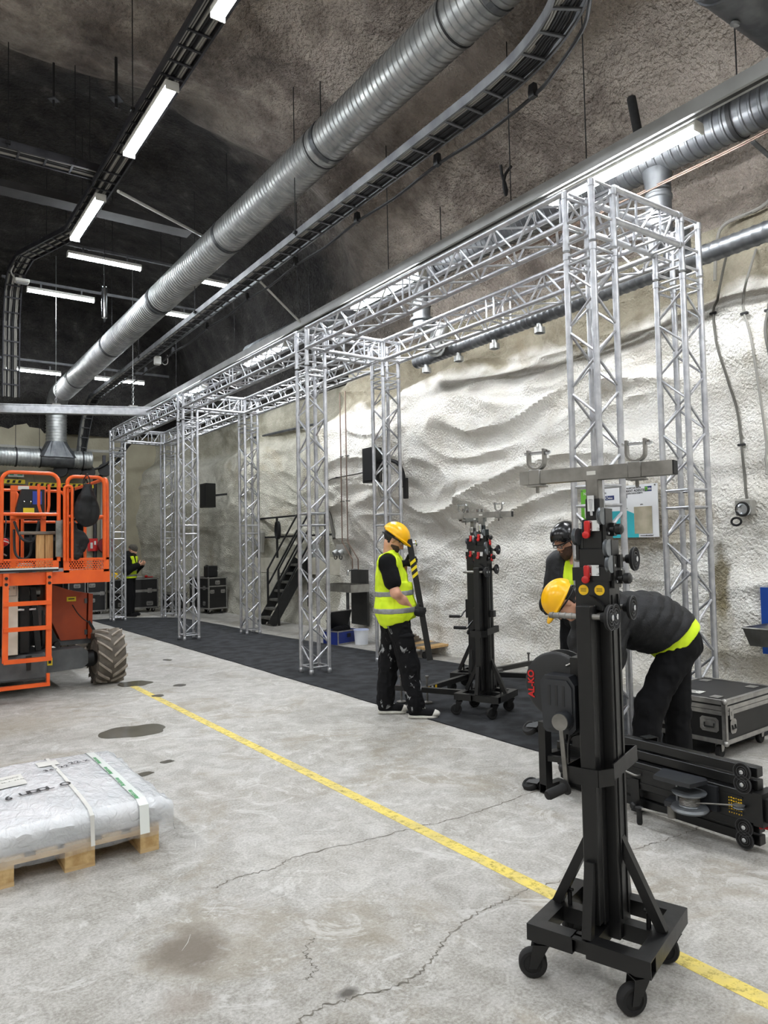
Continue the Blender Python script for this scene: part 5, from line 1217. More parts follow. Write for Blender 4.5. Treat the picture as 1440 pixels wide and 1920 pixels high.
# --- man with the black helmet behind the front lift ------------------------------------
J2 = dict(pelvis=(-0.04, 0, 0.95), spine=(-0.02, 0, 1.12), neck=(0.03, 0, 1.475), head=(0.11, -0.04, 1.605), hpitch=0.6, hyaw=-0.35,
          shR=(0.0, -0.175, 1.40), shL=(0.0, 0.175, 1.40), elR=(0.06, -0.20, 1.10), wrR=(0.28, -0.11, 1.05), elL=(0.06, 0.22, 1.10), wrL=(0.28, 0.12, 1.05),
          hipR=(-0.04, -0.09, 0.91), hipL=(-0.04, 0.09, 0.91), knR=(0.0, -0.1, 0.49), knL=(0.0, 0.1, 0.49), anR=(-0.03, -0.11, 0.085), anL=(-0.03, 0.11, 0.085), toR=(0.12, -0.13, 0.05), toL=(0.12, 0.13, 0.05))
J2['_hands'] = []
q1 = hand_prims(J2['wrR'], (1, 0.25, -0.1), (0, 0.6, -0.6), (25, 35, 25), side=1); q2 = hand_prims(J2['wrL'], (1, -0.25, -0.1), (0, -0.6, -0.6), (25, 35, 25), side=-1)
J_lift = 0.012
w2, J, B = person('person', 'bearded man in black helmet and glasses looking down behind the front lift', (5.05, 4.27, 0.012), math.radians(188), {k: v for k, v in J2.items() if k != '_hands'}, 0.009)
lo, hi = bounds(q1+q2, 0.02)
sdf_obj('glove', field(q1, 0.006), *bounds(q1, 0.015), 0.004, gloveb, w2); sdf_obj('glove', field(q2, 0.006), *bounds(q2, 0.015), 0.004, gloveb, w2)
hair(w2, B, beardm); beard(w2, B, beardm, 0.006, 0.018); hm = helmet(w2, B, helmb, False, 'vent')
HT = B['HT']; m = MB()
for s in (-1, 1): m.tube([HT(0.03, s*0.1, 0.02), HT(0.02, s*0.088, -0.04), HT(0.045, s*0.03, -0.105)], 0.005, 6)
m.obj('chin_strap', cableb, hm)
m = MB()
for s in (-1, 1):
    m.tube([HT(0.106-0.012*abs(math.sin(a)), s*0.033+0.026*math.cos(a), -0.003+0.019*math.sin(a)) for a in [2*PI*k/18 for k in range(18)]], 0.003, 6, closed=True); m.tube([HT(0.095, s*0.058, 0.0), HT(0.0, s*0.083, 0.008)], 0.0028, 6)
m.tube([HT(0.106, -0.009, 0.0), HT(0.109, 0, 0.003), HT(0.106, 0.009, 0.0)], 0.003, 6); gl = m.obj('glasses', cableb, w2)
glass = bpy.data.materials.new('lens_glass'); glass.use_nodes = True; bb = glass.node_tree.nodes['Principled BSDF']; bb.inputs['Roughness'].default_value = 0.05; bb.inputs['Alpha'].default_value = 0.12
for s in (-1, 1): m = MB(); m.lathe([(0.0, 0.0005), (0.022, 0.0005), (0.022, -0.0005), (0.0, -0.0005)], HT(0.104, s*0.033, -0.003), HT(1.104, s*0.033, -0.003)-HT(0.104, s*0.033, -0.003), 18); m.obj('lens', glass, gl)
sl = [('c', J['sh'+s], J['el'+s], 0.08, 0.07) for s in 'LR']+[('c', J['el'+s], J['wr'+s]*0.9+J['el'+s]*0.1, 0.068, 0.05) for s in 'LR']
lo, hi = bounds(B['torso']+sl, 0.08)
jk0 = cut(field(B['torso']+sl+[('c', J['neck'], J['neck']+V3(0.01, 0, 0.04), 0.085, 0.085)], 0.04, 0.04), [((0, 0, 0.83), (0, 0, -1)), (J['neck']+V3(0, 0, 0.05), (0.35, 0, 1))])
opening = field([('c', (0.22, 0, 0.7), (0.16, 0, 1.55), 0.09, 0.075)], 0); jk = minus(minus(jk0, opening), field(B['torso'], 0.04, 0.018))
sdf_obj('jacket', wrinkle(jk, 0.008, 12, 4), lo, hi, 0.009, navyj, w2)
vf = cut(field(B['torso'], 0.04, 0.03), [((0, 0, 0.86), (0, 0, -1)), (J['neck']+V3(0, 0, 0.0), (0.5, 0, 1)), ((-0.02, 0, 1.2), (-1, 0, 0))]); vv_ = minus(vf, field([('c', (0.2, 0, 1.1), (0.12, 0, 1.6), 0.03, 0.085)], 0)); v2 = sdf_obj('hi_viz_vest', wrinkle(vv_, 0.004, 12, 9), lo, hi, 0.009, hiviz, w2)
sdf_obj('reflective_band', ring_field(B, (0, 0, 1.2), (0, 0, 1), 0.025, 0.003, vv_), lo, hi, 0.009, reflect, v2)
lg = [('c', J['hip'+s], J['kn'+s], 0.108, 0.085) for s in 'LR']+[('c', J['kn'+s], J['an'+s], 0.084, 0.074) for s in 'LR']+[('e', J['pelvis'], (0.135, 0.18, 0.13))]
lo, hi = bounds(lg); sdf_obj('work_trousers', wrinkle(cut(field(lg, 0.035), [((0, 0, 1.03), (0, 0, 1)), ((0, 0, 0.07), (0, 0, -1))]), 0.008, 12, 3), lo, hi, 0.01, blackcl, w2)
J_lift = 0.0; shoe(w2, J['anR'], J['toR'], blackcl, rubber); shoe(w2, J['anL'], J['toL'], blackcl, rubber)

# --- man bending down in the black jacket ------------------------------------------------
J3 = dict(pelvis=(-0.085, 0, 0.88), spine=(0.10, 0, 1.06), neck=(0.53, 0, 1.18), head=(0.69, 0, 1.18), hpitch=1.05, hyaw=-0.1,
          shR=(0.44, -0.19, 1.155), shL=(0.44, 0.19, 1.13), elR=(0.47, -0.22, 0.86), wrR=(0.50, -0.13, 0.62), elL=(0.50, 0.23, 0.84), wrL=(0.54, 0.13, 0.62),
          hipR=(-0.10, -0.09, 0.86), hipL=(-0.07, 0.09, 0.86), knR=(-0.12, -0.11, 0.48), knL=(0.15, 0.11, 0.48), anR=(-0.13, -0.12, 0.085), anL=(0.23, 0.12, 0.085), toR=(0.02, -0.14, 0.05), toL=(0.38, 0.13, 0.05))
J_lift = 0.0
w3, J, B = person('person', 'man in yellow helmet and black quilted jacket bending down behind the front lift', (4.55, 3.10, 0.0), math.radians(146), J3, 0.009)
q1 = hand_prims(J['wrR'], (0.1, 0.3, -1), (0.5, 0.6, 0), (25, 40, 30), side=1); q2 = hand_prims(J['wrL'], (0.1, -0.3, -1), (0.5, -0.6, 0), (25, 40, 30), side=-1)
for q in (q1, q2): sdf_obj('hand', field(q, 0.006), *bounds(q, 0.015), 0.0038, skin, w3)
hair(w3, B, hairm); helmet(w3, B, helmy)
sl = [('c', J['sh'+s], J['el'+s], 0.088, 0.075) for s in 'LR']+[('c', J['el'+s], J['wr'+s], 0.072, 0.05) for s in 'LR']
tb = B['torso']; Ru = B['R']; hipaxis = V3(0.8, 0, 0.6)
lo, hi = bounds(tb+sl, 0.09)
jk0 = field(tb+sl+[('c', J['neck']-V3(0.04, 0, 0), J['neck']+V3(0.03, 0, 0.0), 0.09, 0.085), ('e', (0.12, 0, 1.03), (0.2, 0.19, 0.15)), ('e', (-0.05, 0, 0.935), (0.152, 0.182, 0.152))], 0.05, 0.051)
quilt = lambda P: jk0(P)-0.010*np.abs(np.sin(((P@B['up'])+0.25*P[:, 2])*PI/0.085))
jk = cut(quilt, [((-0.015, 0, 0.935), (-0.65, 0, -0.75)), (J['neck']+V3(0.05, 0, 0), (1, 0, 0.1))])
sdf_obj('jacket', wrinkle(jk, 0.007, 11, 14), lo, hi, 0.009, navyj, w3)
hz = cut(field(tb+[('e', (0.04, 0, 0.99), (0.2, 0.19, 0.15)), ('e', (-0.08, 0, 0.92), (0.15, 0.18, 0.15))], 0.05, 0.033), [((-0.07, 0, 0.885), (-0.65, 0, -0.75)), ((0.25, 0, 0.95), (1, 0, 0))])
sdf_obj('hi_viz_hem', wrinkle(hz, 0.005, 14, 6), lo, hi, 0.009, hiviz, w3)
lg = [('c', J['hip'+s], J['kn'+s], 0.115, 0.092) for s in 'LR']+[('c', J['kn'+s], J['an'+s], 0.09, 0.08) for s in 'LR']+[('e', J['pelvis'], (0.165, 0.185, 0.15)), ('e', (0.02, 0, 0.93), (0.14, 0.17, 0.12))]
lo, hi = bounds(lg); sdf_obj('work_trousers', wrinkle(cut(field(lg, 0.04, 0.004), [((0.12, 0, 0.98), (1, 0, 0.3)), ((0, 0, 0.05), (0, 0, -1))]), 0.013, 12, 8), lo, hi, 0.009, blackcl, w3)
shoe(w3, J['anR'], J['toR'], blackcl, rubber); shoe(w3, J['anL'], J['toL'], blackcl, rubber)

# --- man in the beanie at the far end ------------------------------------------------------
J4 = dict(pelvis=(-0.02, 0, 0.95), spine=(-0.01, 0, 1.13), neck=(0.02, 0, 1.47), head=(0.06, 0, 1.60), hpitch=0.4, hyaw=0.0,
          shR=(0.0, -0.2, 1.40), shL=(0.0, 0.2, 1.40), elR=(0.02, -0.27, 1.12), wrR=(0.24, -0.12, 1.25), elL=(0.02, 0.27, 1.12), wrL=(0.25, 0.1, 1.25),
          hipR=(-0.02, -0.09, 0.91), hipL=(-0.02, 0.09, 0.91), knR=(0.02, -0.1, 0.49), knL=(0.0, 0.1, 0.49), anR=(0.0, -0.11, 0.085), anL=(-0.02, 0.11, 0.085), toR=(0.14, -0.13, 0.05), toL=(0.12, 0.13, 0.05))
J4['_hands'] = [hand_prims(J4['wrR'], (0.9, 0.3, 0.35), (0, 0.7, 0.5), (30, 45, 30), side=1), hand_prims(J4['wrL'], (0.9, -0.3, 0.35), (0, -0.7, 0.5), (30, 45, 30), side=-1)]
hd4 = J4.pop('_hands')
w4, J, B = person('person', 'bearded man in grey beanie and hi-viz vest standing by the far flight cases', (5.2, 18.25, 0.0), math.radians(-36), J4, 0.014)
for q in hd4: sdf_obj('hand', field(q, 0.006), *bounds(q, 0.02), 0.006, skin, w4)
beard(w4, B, hairm, 0.01, 0.035); HR, HT = B['HR'], B['HT']
bn = cut(field([('e', HT(-0.012, 0, 0.05), (0.116, 0.095, 0.108), HR)], 0), [(HT(0, 0, 0.02), HR@V3(-0.15, 0, -1))]); bo = sdf_obj('beanie', bn, *bounds([('e', HT(-0.012, 0, 0.05), (0.12, 0.12, 0.12))]), 0.008, knit, w4)
sl = [('c', J['sh'+s], J['el'+s], 0.078, 0.066) for s in 'LR']+[('c', J['el'+s], J['wr'+s]*0.9+J['el'+s]*0.1, 0.064, 0.045) for s in 'LR']
lo, hi = bounds(B['torso']+sl, 0.08)
sdf_obj('hoodie', wrinkle(cut(field(B['torso']+sl+[('e', J['neck']+V3(-0.06, 0, 0.03), (0.09, 0.1, 0.07))], 0.04, 0.03), [((0, 0, 0.86), (0, 0, -1))]), 0.006, 12, 2), lo, hi, 0.013, blackcl, w4)
vf = cut(field(B['torso'], 0.05, 0.05), [((0, 0, 0.93), (0, 0, -1)), (J['neck'], (0, 0, 1))]); ah = field([('c', J['sh'+s]+V3(0, (0.06 if s == 'L' else -0.06), 0), J['sh'+s]+V3(0.0, (0.1 if s == 'L' else -0.1), -0.2), 0.1, 0.1) for s in 'LR'], 0.0)
vv_ = minus(minus(vf, ah), field([('c', (0.2, 0, 1.15), (0.12, 0, 1.6), 0.05, 0.09)], 0)); v4 = sdf_obj('hi_viz_vest', vv_, lo, hi, 0.013, hiviz, w4)
for z in (1.0, 1.13): sdf_obj('reflective_band', ring_field(B, (0, 0, z), (0, 0, 1), 0.026, 0.006, vv_), lo, hi, 0.013, reflect, v4)
lg = [('c', J['hip'+s], J['kn'+s], 0.11, 0.085) for s in 'LR']+[('c', J['kn'+s], J['an'+s], 0.084, 0.074) for s in 'LR']+[('e', J['pelvis'], (0.135, 0.18, 0.13))]
lo, hi = bounds(lg); sdf_obj('trousers', cut(field(lg, 0.035), [((0, 0, 1.03), (0, 0, 1)), ((0, 0, 0.07), (0, 0, -1))]), lo, hi, 0.014, blackcl, w4)
shoe(w4, J['anR'], J['toR'], blackcl, rubber); shoe(w4, J['anL'], J['toL'], blackcl, rubber)
# ------------------------------------------------------------------ orange work platform on the left
orange = mat('orange_paint', (236, 98, 26), (224, 86, 18), rough=0.4, scale=5, coat=0.2)
orangedk = mat('dark_orange_paint', (170, 66, 20), (152, 56, 16), rough=0.45, scale=4)
chgrey = mat('chassis_grey', (88, 90, 92), (70, 72, 74), rough=0.5, scale=6)
tyrem = mat('dusty_tyre', (168, 158, 146), (140, 131, 120), rough=0.9, scale=10, bump=0.2, bscale=90)
tyredk = mat('tyre_groove', (104, 97, 88), (84, 78, 71), rough=0.9, scale=10)
pinew = mat('pine_wood', (214, 178, 122), (192, 152, 98), rough=0.7, scale=9, stretch=(6, 6, 0.6), bump=0.1, bscale=40)
oldw = mat('grey_old_wood', (138, 130, 118), (112, 104, 94), rough=0.85, scale=9, stretch=(1, 6, 6), bump=0.2, bscale=40)
coverw = mat('worn_white_cover', (226, 220, 206), (200, 192, 176), rough=0.6, scale=5, detail=7)
warn = mat('warning_yellow', (232, 206, 40), (222, 196, 30), rough=0.5)
def perf_mat():
    m = mat('perforated_orange', (226, 90, 22), rough=0.45); nt = m.node_tree; n = nt.nodes; b = n['Principled BSDF']
    tc = n.new('ShaderNodeTexCoord'); mp = n.new('ShaderNodeMapping'); mp.inputs['Rotation'].default_value = (PI/2, 0, 0); nt.links.new(tc.outputs['Object'], mp.inputs[0])
    br = n.new('ShaderNodeTexBrick'); br.inputs['Scale'].default_value = 1.0; br.inputs['Brick Width'].default_value = 0.028; br.inputs['Row Height'].default_value = 0.022; br.inputs['Mortar Size'].default_value = 0.0045; br.inputs['Color1'].default_value = (0, 0, 0, 1); br.inputs['Color2'].default_value = (0, 0, 0, 1); br.inputs['Mortar'].default_value = (1, 1, 1, 1)
    nt.links.new(mp.outputs[0], br.inputs['Vector']); nt.links.new(br.outputs['Color'], b.inputs['Alpha']); return m
perf = perf_mat()
ap = thing('work_platform', 'orange rough terrain work platform with ladder, guard rails and big lugged tyre', 'lift', (1.6, 9.6, 0)); AO = Vector((1.6, 9.6, 0))
def A(nm, m, mt_, par=None): 
    if par is None: m.v = [tuple(Vector(v)-AO) for v in m.v]; return m.obj(nm, mt_, ap)
    m.v = [tuple(Vector(v)-AO) for v in m.v]; return m.obj(nm, mt_, par)
YF = 8.75
A('deck', MB().box((1.23, 9.9, 1.36), (2.03, 2.26, 0.03)), chgrey)
m = MB(); m.box((1.23, YF+0.02, 1.315), (2.06, 0.045, 0.135)); m.box((2.245, 9.9, 1.31), (0.035, 2.26, 0.13)); m.box((1.23, 11.02, 1.315), (2.06, 0.04, 0.13)); A('deck_beam', m, orange)
def rail_loop(nm, pts, r, mids=()):
    m = MB(); m.tube(spline(pts, 1) if False else pts, r, 10)
    for a, b in mids: m.cyl(a, b, r*0.9, 10)
    return A(nm, m, orange)
def arch(x0, x1, y, z0, z1, rc=0.09):
    P = [Vector((x0, y, z0))]
    for k in range(7): a = PI-PI/2*k/6; P.append(Vector((x0+rc+rc*math.cos(a), y, z1-rc+rc*math.sin(a))))
    for k in range(7): a = PI/2-PI/2*k/6; P.append(Vector((x1-rc+rc*math.cos(a), y, z1-rc+rc*math.sin(a))))
    P.append(Vector((x1, y, z0))); return P
rail_loop('guard_rail', arch(1.14, 1.71, YF, 1.5, 2.475, 0.1), 0.021, [((1.14, YF, 2.02), (1.71, YF, 2.02))])
rail_loop('guard_rail', arch(0.3, 1.09, YF, 1.5, 2.475, 0.1), 0.021, [((0.3, YF, 2.02), (1.14, YF, 2.02))])
rail_loop('guard_rail', arch(1.80, 2.20, YF, 1.5, 2.45, 0.08), 0.021, [((1.80, YF, 2.0), (2.20, YF, 2.0))])
rail_loop('guard_rail', arch(1.765, 1.845, YF-0.03, 1.5, 2.34, 0.035), 0.016)
def archy(x, y0, y1, z0, z1, rc=0.1): return [Vector((x, p.x, p.z)) for p in arch(y0, y1, 0, z0, z1, rc)]
rail_loop('guard_rail', archy(2.25, 8.82, 10.95, 1.4, 2.45), 0.021, [((2.25, 8.82, 2.0), (2.25, 10.95, 2.0))]+[((2.25, 9.9, 1.4), (2.25, 9.9, 2.45))])
rail_loop('guard_rail', arch(0.25, 1.62, 10.95, 1.4, 2.45), 0.021, [((0.25, 10.95, 2.02), (1.62, 10.95, 2.02)), ((1.15, 10.95, 1.4), (1.15, 10.95, 2.45))])
rail_loop('guard_rail', arch(1.68, 2.22, 10.95, 1.4, 2.45), 0.021, [((1.68, 10.95, 2.02), (2.22, 10.95, 2.02))])
for (xa, xb, za, zb) in ((0.25, 1.71, 1.40, 1.535), (1.76, 2.25, 1.37, 1.53)):
    m = MB(); t_ = 0.025
    for (c, d) in (((xa+xb)/2, za+t_/2, xb-xa, t_), ((xa+xb)/2, zb-t_/2, xb-xa, t_), (xa+0.03, (za+zb)/2, 0.06, zb-za), (xb-0.03, (za+zb)/2, 0.06, zb-za)) if False else (((((xa+xb)/2, za+t_/2)), (xb-xa, t_)), ((((xa+xb)/2, zb-t_/2)), (xb-xa, t_)), (((xa+0.03, (za+zb)/2)), (0.06, zb-za)), (((xb-0.03, (za+zb)/2)), (0.06, zb-za))):
        m.box((c[0], YF, c[1]), (d[0], 0.012, d[1]))
    tb_ = A('toe_board', m, orange); A('perforated_panel', MB().box(((xa+xb)/2, YF, (za+zb)/2), (xb-xa-0.1, 0.004, zb-za-0.04)), perf, tb_)
A('deck_edge', MB().box((1.1, YF-0.03, 1.425), (1.2, 0.03, 0.018)), white); A('deck_edge_strip', MB().box((1.1, YF-0.032, 1.405), (1.2, 0.03, 0.022)), cableb)
# gate post of folded steel
m = MB(); m.box((1.70, YF-0.02, 1.75), (0.05, 0.03, 0.40)); m.box((1.735, YF, 1.75), (0.05, 0.008, 0.42)); A('gate_hinge_post', m, steel)
# rear control frame and lamp bits
m = MB()
for x in (1.50, 1.86): m.box((x, 10.5, 1.9), (0.06, 0.05, 1.0))
m.box((1.68, 10.5, 2.44), (0.42, 0.05, 0.07)); m.box((1.68, 10.5, 2.06), (0.42, 0.10, 0.04)); A('control_frame', m, orange)
cb = A('control_box', MB().prism([(0, 0), (0.33, 0), (0.33, 0.34), (0.06, 0.34), (0, 0.1)], (1.52, 10.46, 2.08), (1, 0, 0), (0, 0, 1), (0, -1, 0), 0.12), blackm)
A('control_label', MB().box((1.66, 10.335, 2.14), (0.13, 0.004, 0.075)), warn, cb); A('blue_panel', MB().box((1.76, 10.335, 2.31), (0.11, 0.006, 0.17)), mat('blue_plastic', (36, 62, 150), rough=0.4), cb); A('white_label', MB().box((1.62, 10.47, 2.445), (0.13, 0.01, 0.05)), white, cb)
for x in (1.60, 1.68): A('toggle', MB().cyl((x, 10.34, 2.23), (x, 10.30, 2.26), 0.008, 8), chrome, cb)
rail_loop('entry_handle', [Vector(p) for p in [(1.60, 9.3, 2.40), (1.60, 9.3, 2.15), (1.62, 9.3, 2.07), (1.66, 9.3, 2.03), (1.70, 9.3, 2.07), (1.71, 9.3, 2.15), (1.71, 9.3, 2.40)]], 0.017)
for pts in ([(1.5, 10.4, 2.0), (1.56, 10.2, 1.78), (1.68, 10.1, 1.75), (1.74, 10.1, 2.0)], [(1.5, 10.4, 1.9), (1.5, 10.3, 1.6), (1.58, 10.2, 1.52), (1.66, 10.2, 1.6), (1.66, 10.2, 1.85)]): A('hose', MB().tube(spline(pts, 6), 0.016, 8), cableb)
# chassis
A('chassis', MB().box((0.95, 10.0, 0.33), (1.36, 2.1, 0.28), bev=0.02), chgrey)
m = MB(); m.prism([(1.6, 0.21), (2.06, 0.23), (2.12, 0.28), (2.12, 0.42), (2.06, 0.47), (1.6, 0.46)], (0, 9.18, 0), (1, 0, 0), (0, 0, 1), (0, 1, 0), 0.26); ax_ = A('axle_beam', m, chgrey)
A('warning_label', MB().box((1.70, 9.178, 0.34), (0.055, 0.003, 0.085)), warn, ax_); m = MB(); m.box((1.70, 9.1755, 0.345), (0.03, 0.002, 0.05)); A('print', m, cableb, ax_)
A('hub', MB().lathe([(0.0, -0.12), (0.09, -0.12), (0.10, 0.0), (0.06, 0.05)], (2.2, 9.31, 0.32), (1, 0, 0), 20), blackm, ax_)
m = MB(); m.prism([(1.66, 0.48), (2.22, 0.48), (2.22, 0.56), (1.66, 0.56)], (0, 9.47, 0), (1, 0, 0), (0, 0, 1), (0, 1, 0), 1.3); A('hood_sill', m, chgrey)
hd = A('engine_hood', MB().prism([(1.70, 1.24), (1.70, 0.95), (1.87, 0.54), (2.16, 0.54), (2.17, 1.09), (2.03, 1.12)], (0, 9.45, 0), (1, 0, 0), (0, 0, 1), (0, 1, 0), 1.3), orangedk)
A('hood_edge', MB().prism([(2.175, 0.54), (2.225, 0.54), (2.235, 1.08), (2.185, 1.09)], (0, 9.43, 0), (1, 0, 0), (0, 0, 1), (0, 1, 0), 1.3), orangedk, hd)
lb = A('hood_label', MB().box((1.99, 9.447, 1.03), (0.105, 0.004, 0.055)), warn, hd)
A('print', MB().box((1.99, 9.444, 1.032), (0.07, 0.002, 0.012)), cableb, hd)
for z in (1.0, 0.62): A('hinge', MB().box((2.155, 9.445, z), (0.03, 0.012, 0.06)), chgrey, hd)
A('tether', MB().tube(spline([(2.0, 9.44, 0.96), (2.05, 9.40, 0.86), (2.12, 9.38, 0.78), (2.18, 9.36, 0.74)], 4), 0.006, 6), cableb, hd); A('plug', MB().bar((2.17, 9.36, 0.76), (2.24, 9.34, 0.62), 0.035, 0.03), cableb, hd)
# scissor stack and hydraulics in the dark behind the ladder
m = MB()
for k, z in enumerate((0.62, 0.80, 0.98, 1.16)): m.bar((1.35, 9.3, z), (1.62, 11.0, z+0.05*(1 if k % 2 else -1)), 0.05, 0.11); 
A('scissor_arm', m, black)['kind'] = 'stuff'
m = MB(); m.bar((1.42, 9.12, 0.48), (1.42, 9.12, 1.22), 0.10, 0.09, (1, 0, 0)); m.bar((1.58, 9.2, 0.48), (1.52, 9.2, 1.2), 0.05, 0.06, (1, 0, 0)); A('stack_post', m, blackm)
A('lift_cylinder', MB().cyl((1.33, 9.6, 1.14), (1.66, 9.6, 1.14), 0.07, 16), steel); A('back_plate', MB().box((1.35, 9.75, 0.85), (0.62, 0.03, 0.75)), blackm)
for (x, z) in ((1.38, 0.97), (1.50, 0.97), (1.37, 0.36), (1.50, 0.36)):
    A('pivot_pin', MB().cyl((x-0.05, 9.0 if z > 0.5 else 8.97, z), (x+0.02, 9.0 if z > 0.5 else 8.97, z), 0.018, 10), chrome)
m = MB(); m.prism([(-0.03, 0), (0.03, 0), (0.02, -0.16), (-0.02, -0.16)], (1.44, 8.97, 0.46), (1, 0, 0), (0, 0, 1), (0, -1, 0), 0.03); A('tow_lug', m, blackm)
for k in range(2): A('hydraulic_hose', MB().tube(spline([(1.70+0.03*k, 9.38, 0.72), (1.72+0.03*k, 9.34, 0.6), (1.68+0.03*k, 9.36, 0.5), (1.6, 9.4, 0.46)], 5), 0.012, 8), cableb)
A('knee_plate', MB().prism([(1.66, 0.92), (1.86, 0.5), (1.66, 0.5)], (0, 9.40, 0), (1, 0, 0), (0, 0, 1), (0, 1, 0), 0.04), blackm); A('knee_pin', MB().cyl((1.81, 9.33, 0.51), (1.81, 9.4, 0.51), 0.035, 12), blackm)
cv = A('white_cover', MB().box((1.255, 8.96, 0.885), (0.145, 0.10, 0.80), bev=0.006), coverw)
m = MB(); [m.box((1.255+dx, 8.908, 1.19+dz), (w_, 0.002, h_)) for dx, dz, w_, h_ in ((0, 0.06, 0.11, 0.003), (0, -0.06, 0.11, 0.003), (-0.055, 0, 0.003, 0.12), (0.055, 0, 0.003, 0.12), (-0.03, 0.02, 0.03, 0.02), (0.03, 0.035, 0.02, 0.006), (0.03, 0.02, 0.02, 0.006))]; A('printed_diagram', m, cableb, cv)
A('white_cover', MB().box((1.10, 8.96, 0.885), (0.10, 0.10, 0.80), bev=0.006), coverw)
# ladder
YL = 8.72
m = MB()
for (xa, xb) in ((1.175, 1.165), (1.60, 1.595)): pass
for (xt, xb) in ((1.18, 1.165), (1.605, 1.59)): A('ladder_stile', MB().bar((xb, YL-0.06, 0.44), (xt, YL, 1.38), 0.055, 0.045, (0, 1, 0)), orange)
for z in (1.055, 0.785, 0.45): A('ladder_rung', MB().box((1.385, YL-0.02-0.055*(1.38-z), z), (0.47, 0.045, 0.045)), orange)
for x in (1.18, 1.605):
    for z in (1.33, 1.265): A('bolt', MB().lathe([(0.018, 0), (0.018, 0.012), (0, 0.014)], (x, YL-0.028, z), (0, -1, 0), 6), cableb)
m = MB(); m.box((0.98, YL-0.06, 0.175), (1.24, 0.07, 0.035)); m.box((1.585, YL-0.06, 0.225), (0.03, 0.05, 0.13)); A('bottom_step', m, orange)
# wheels with chevron lugs
def big_wheel(c):
    c = Vector(c); r, w = 0.305, 0.31
    m = MB(); m.lathe([(0.13, -w*0.36), (0.2, -w*0.40), (0.215, -w*0.47), (0.255, -w*0.52), (r-0.012, -w*0.5), (r-0.004, -w*0.42), (r, -w*0.2), (r+0.003, 0), (r, w*0.2), (r-0.004, w*0.42), (r-0.012, w*0.5), (0.255, w*0.52), (0.215, w*0.47), (0.13, w*0.36)], c, (1, 0, 0), 48)
    wh = A('wheel', m, tyredk)
    A('rim', MB().lathe([(0.0, -0.06), (0.1, -0.06), (0.12, -w*0.3), (0.2, -w*0.36), (0.212, -w*0.45), (0.2, -w*0.47), (0.19, -w*0.40)], c, (1, 0, 0), 36), tyrem, wh)
    for s in (-1, 1):
        lm = MB(); n_ = 5
        for k in range(n_):      # a lug running from the centre line to the shoulder, leaning back
            f0, f1 = k/n_, (k+1)/n_
            P = []
            for f in (f0, f1):
                a = 0.42*f; x = s*(0.012+f*w*0.5); wd = 0.052
                rr0, rr1 = r-0.02, r+0.026-0.02*max(0, f-0.7)
                for (da, rr) in ((-wd, rr0), (-wd*0.8, rr1), (wd*0.8, rr1), (wd, rr0)): P.append(Vector((x, rr*math.sin(a+da), rr*math.cos(a+da))))
            fs = [(0, 1, 5, 4), (1, 2, 6, 5), (2, 3, 7, 6)]+([(3, 2, 1, 0)] if k == 0 else [])+([(4, 5, 6, 7)] if k == n_-1 else [])
            lm.add(P, fs)
        me = lm.me('tread_lug')
        for q in range(15):
            o = link('tread_lug', me, tyrem, wh, c-AO); o.rotation_euler = (2*PI*(q+(0.5 if s > 0 else 0))/15, 0, 0)
big_wheel((2.37, 9.33, 0.325)); big_wheel((2.37, 11.0, 0.325))
# loose things on the deck
for x in (1.555, 1.645): tag(MB().box((0, 0, 0), (0.082, 0.06, 0.42), bev=0.004).obj('timber_offcut', pinew, loc=(x, 8.95, 1.59)), ('pale pine offcut standing upright on the platform deck, left of the pair' if x < 1.6 else 'pale pine offcut standing upright on the platform deck, right of the pair'), 'timber', 'pine offcuts on the platform')
tag(MB().box((0, 0, 0), (0.40, 0.10, 0.035), bev=0.006).obj('wooden_board', oldw, loc=(1.545, 8.95, 1.8185)), 'weathered board lying across the two pine offcuts', 'board')
tag(MB().box((0, 0, 0), (0.14, 0.2, 0.1), bev=0.01).obj('cardboard_box', mat('pale_card', (188, 180, 164), rough=0.8), loc=(1.45, 9.25, 1.427)), 'small pale box on the platform deck behind the toe board', 'box')
rp = MB(); ps = []
for k in range(90): a = k*0.9; rr_ = 0.05+0.035*math.sin(k*0.37); ps.append((1.38+rr_*1.4*math.cos(a), 9.0+rr_*math.sin(a), 1.395+0.045*abs(math.sin(k*0.53))))
rp.tube(ps, 0.007, 5); tag(rp.obj('orange_rope', mat('orange_cord', (232, 120, 40), (240, 170, 60), rough=0.7, scale=30)), 'heap of tangled orange cord on the platform deck', 'rope')
t = thing('beacon_lamp', 'round red warning lamp dangling on a cable at the platform', 'lamp', (1.19, 8.9, 1.72)); MB().ball((0, 0, 0), 0.045, 18, 12).obj('lens', red, t); m = MB(); m.lathe([(0.043, -0.006), (0.047, -0.006), (0.047, 0.006), (0.043, 0.006)], (0, 0, 0), (0.3, 0.2, 1), 20, closed=True); m.obj('band', white, t); MB().tube(spline([(0, 0, 0.04), (0.05, 0.3, 0.3), (0.12, 1.4, 0.42)], 5), 0.006, 6).obj('cable', cableb, t); MB().tube(spline([(0, 0, -0.04), (-0.04, 0.0, -0.1), (0.02, 0, -0.15)], 4), 0.01, 6).obj('hook', steel, t)
bagm = mat('black_nylon', (20, 21, 23), (13, 14, 16), rough=0.6, scale=10, spec=0.4)
bg = thing('drawstring_bag', 'black drawstring bag hanging from the platform guard rail', 'bag', (2.0, 8.72, 2.13))
bp_ = [('e', (0, 0, -0.10), (0.135, 0.06, 0.15)), ('e', (0.0, 0, -0.02), (0.12, 0.05, 0.16)), ('c', (0, 0, 0.1), (0.01, 0, 0.21), 0.075, 0.045)]
